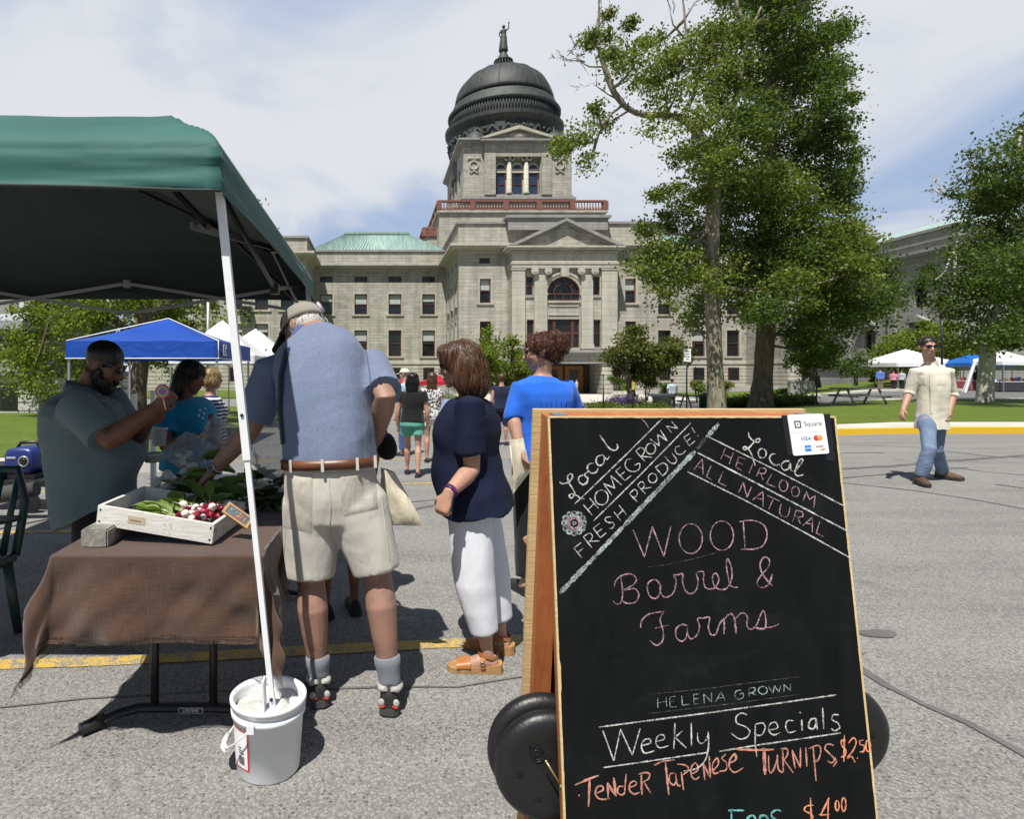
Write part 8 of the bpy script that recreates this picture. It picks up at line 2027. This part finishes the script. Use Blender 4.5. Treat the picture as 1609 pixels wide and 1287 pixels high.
# ---- shoppers down the street
def shopper(label, px, py, heading, H, prof, fem, skin, top, sl, bottom, bend, hair, hparts, strand=200, ws=1.0, ds=1.0, hem=-.1, br=.075, bname='trousers', group=None, vox=.012, hl=.1, fn=None, tn='shirt', x=None, y=None):
    g = G(px, py) if x is None else Vector((x, y, 0)); J = pose(g.x, g.y, heading, H, ws)
    if fn: fn(J)
    p = person(label, J, group); body(p, J, skin, prof, ws*.95, ds*.95, vox, 1.0, fem, detail=True, leg_r=.9)
    shirt(p, J, top, prof, ws*1.1, ds*1.1, .018, hem, sl, vox, 0, .006, .97, tn, seed=int(px)); trousers(p, J, bottom, prof, ws*1.05, ds*1.05, .014, .12, bend, .11, br, vox, .005, bname, seed=int(px)+1)
    shoes(p, J, SHU, BSOLE)
    if hair: hairvol(p, J, hair, hparts, .011, strand, int(px), hl, .2, .0018, .004)
    return p, J
LONG = [((0,-.016,.040),.090,.106,.092),((0,-.06,-.05),.10,.065,.12),((0,-.075,-.18),.10,.05,.13),((0,-.07,-.28),.085,.04,.08),((.08,-.03,-.07),.025,.05,.10),((-.08,-.03,-.07),.025,.05,.10)]
def walkL(J):
    f = J['f']; J['anL'] = J['anL']+f*.16; J['anR'] = J['anR']-f*.14; J['knL'] = J['knL']+f*.12; J['knR'] = J['knR']-f*.02
p, J = shopper('girl with long black hair in black top and teal shorts walking away', 648, 748, 8, 1.52, FEM, True, SK2, mat_fabric('black jersey', (.007,.007,.008), .1), .45, mat_fabric('teal green shorts cloth', (.10,.34,.26), .06), .26, HBLK, LONG, 500, 1.05, 1.05, -.02, .115, 'shorts', vox=.010, hl=.2, fn=walkL)
def mat_pattern():
    m, t, b = NM('black white patterned blouse'); n = noi(t, coords(t), 26, 3); t.links.new(ramp(t, n, [(.46, (.03,.03,.03)), (.52, (.55,.54,.52))]), b.inputs['Base Color']); b.inputs['Roughness'].default_value = .85; return m
p, J = shopper('girl with brown hair in patterned blouse and white shorts beside the girl in black', 679, 727, 12, 1.56, FEM, True, SK2, mat_pattern(), .35, mat_fabric('white shorts cloth', (.66,.64,.66), .05), .24, HBRN, LONG[:4], 400, .95, .95, -.08, .105, 'shorts', vox=.011, hl=.2)
tb_ = thing('tote_bag', 'pale blue tote bag on the shoulder of the girl in the patterned blouse', 'tote bag', J['shR']); m = MB(); q = J['shR']+Vector((.10,-.02,-.32)); m.obox(q, (.11,0,-.02), (.01,.05,0), (.03,0,.17)); me = m.mesh('bag'); bm = bmesh.new(); bm.from_mesh(me); bmesh.ops.bevel(bm, geom=bm.edges[:], offset=.02, segments=2, affect='EDGES'); bm.to_mesh(me); bm.free(); obj('bag_body', me, mat_fabric('pale blue bag cloth', (.28,.43,.66), .06), tb_)
m = MB(); m.tube([q+Vector((-.06,-.04,.16)), J['shR']+Vector((.0,-.05,.04)), J['shR']+Vector((.03,.03,.05)), q+Vector((.1,0,.16))], .008, 6); obj('handle', m, bpy.data.materials['pale blue bag cloth'], tb_)
p, J = shopper('shopper in white baseball cap and light blue shirt beyond the girl in black', 636, 716, -60, 1.66, MALE, False, SK2, mat_fabric('light blue cotton', (.35,.45,.60), .06), .7, mat_fabric('blue jeans cloth', (.04,.08,.2), .1), .95, None, None, vox=.013)
r, f, u = headaxes(J); c = J['head']; k = J['hk']; m = MB(); rs = []
for j in range(9):
    a = R(90*j/8); rs.append([c+u*(.03+.09*math.sin(a))*k+(r*.092*math.cos(2*math.pi*i/20)+f*.106*math.sin(2*math.pi*i/20)-f*.01)*max(.02, math.cos(a))**.8*k for i in range(20)])
m.rings(rs); WCAP = mat_fabric('white cap cloth', (.62,.58,.48), .05); co_ = obj('cap', m, WCAP, p); m = MB(); rs = [[c+u*(.03-.008*t_)*k+r*(.08*math.sin(x_/4*1.2))*k+f*((.09+.03*t_)*math.cos(x_/4*.9)+.005)*k for x_ in range(-4, 5)] for t_ in range(4)]; m.rings(rs, False, False); obj('brim', m, WCAP, co_)
p, J = shopper('shopper with short brown hair in navy tank top between the two nearer women', 788, 700, 5, 1.60, FEM, True, SK2, mat_fabric('navy tank cloth', (.01,.014,.04), .1), .12, mat_fabric('navy skirt cloth', (.012,.014,.03), .1), .5, HBRN, [((0,-.016,.036),.090,.104,.092),((0,-.05,-.01),.08,.06,.06)], 250, 1, 1, -.1, .1, 'shorts')
p, J = shopper('customer in khaki shorts standing hidden in front of the old man', 0, 0, -20, 1.55, MALE, False, SK4, mat_fabric('grey tee cloth', (.2,.2,.22), .06), .6, mat_fabric('khaki shorts two', (.46,.42,.35), .06), .44, HDRK, CAPH, 0, 1, 1, -.1, .11, 'shorts', x=-.21, y=3.55)
PLAID = None
def mat_plaid():
    m, t, b = NM('light blue plaid'); v = coords(t); w = []
    for dr in ('X', 'Z'):
        n = nd(t, 'ShaderNodeTexWave', wave_type='BANDS', bands_direction=dr); n.inputs['Scale'].default_value = 5; n.inputs['Distortion'].default_value = .6; t.links.new(v, n.inputs['Vector']); w.append(n.outputs['Fac'])
    t.links.new(ramp(t, mixc(t, .5, w[0], w[1]), [(.2, (.25,.34,.50)), (.6, (.62,.66,.72))]), b.inputs['Base Color']); b.inputs['Roughness'].default_value = .85; return m
p, J = shopper('man in light blue plaid shirt and dark jeans seen from behind on the lawn corner', 1056, 643, 0, 1.72, MALE, False, SK3, mat_plaid(), .8, mat_fabric('dark navy jeans', (.012,.016,.03), .1), .95, HDRK, CAPH, 0, 1.1, 1.1, -.1, .08, vox=.016)
p, J = shopper('distant man in blue shirt and khaki trousers on the far walk', 1383, 614, 20, 1.75, MALE, False, SK2, mat_fabric('blue shirt cloth', (.09,.17,.50), .06), 1.4, mat_fabric('taupe trousers', (.14,.115,.085), .08), .95, HDRK, CAPH, 0, 1.05, 1.05, -.05, .08, vox=.025)
p, J = shopper('distant woman in pink top and black trousers on the far walk', 1404, 614, 60, 1.55, FEM, True, SK2, mat_fabric('pink top cloth', (.55,.20,.28), .06), .9, mat_fabric('black slacks', (.012,.012,.013), .08), .95, HDRK, CAPH, 0, 1.1, 1.1, -.1, .08, vox=.025)
p, J = shopper('distant person in pale grey top beside the woman in pink', 1417, 614, 70, 1.6, FEM, True, SK2, mat_fabric('pale grey top cloth', (.42,.43,.48), .06), 1.4, mat_fabric('black slacks two', (.012,.012,.013), .08), .95, HDRK, CAPH, 0, 1, 1, -.1, .08, vox=.025)
p, J = shopper('distant stall keeper in dark top left of the white tree trunk', 1535, 612, 200, 1.65, MALE, False, SK4, mat_fabric('dark top cloth', (.03,.03,.035), .06), .6, mat_fabric('dark slacks', (.015,.015,.018), .08), .95, HDRK, CAPH, 0, 1, 1, -.1, .08, vox=.025)
p, J = shopper('distant visitor in pale shirt at the capitol entrance beside the woman in blue', 906, 620, 90, 1.7, MALE, False, SK2, mat_fabric('pale shirt cloth', (.45,.47,.5), .06), .8, mat_fabric('tan slacks', (.30,.24,.17), .08), .95, HDRK, CAPH, 0, 1, 1, -.1, .08, vox=.03)

bpy.data.scenes.remove(TMP)
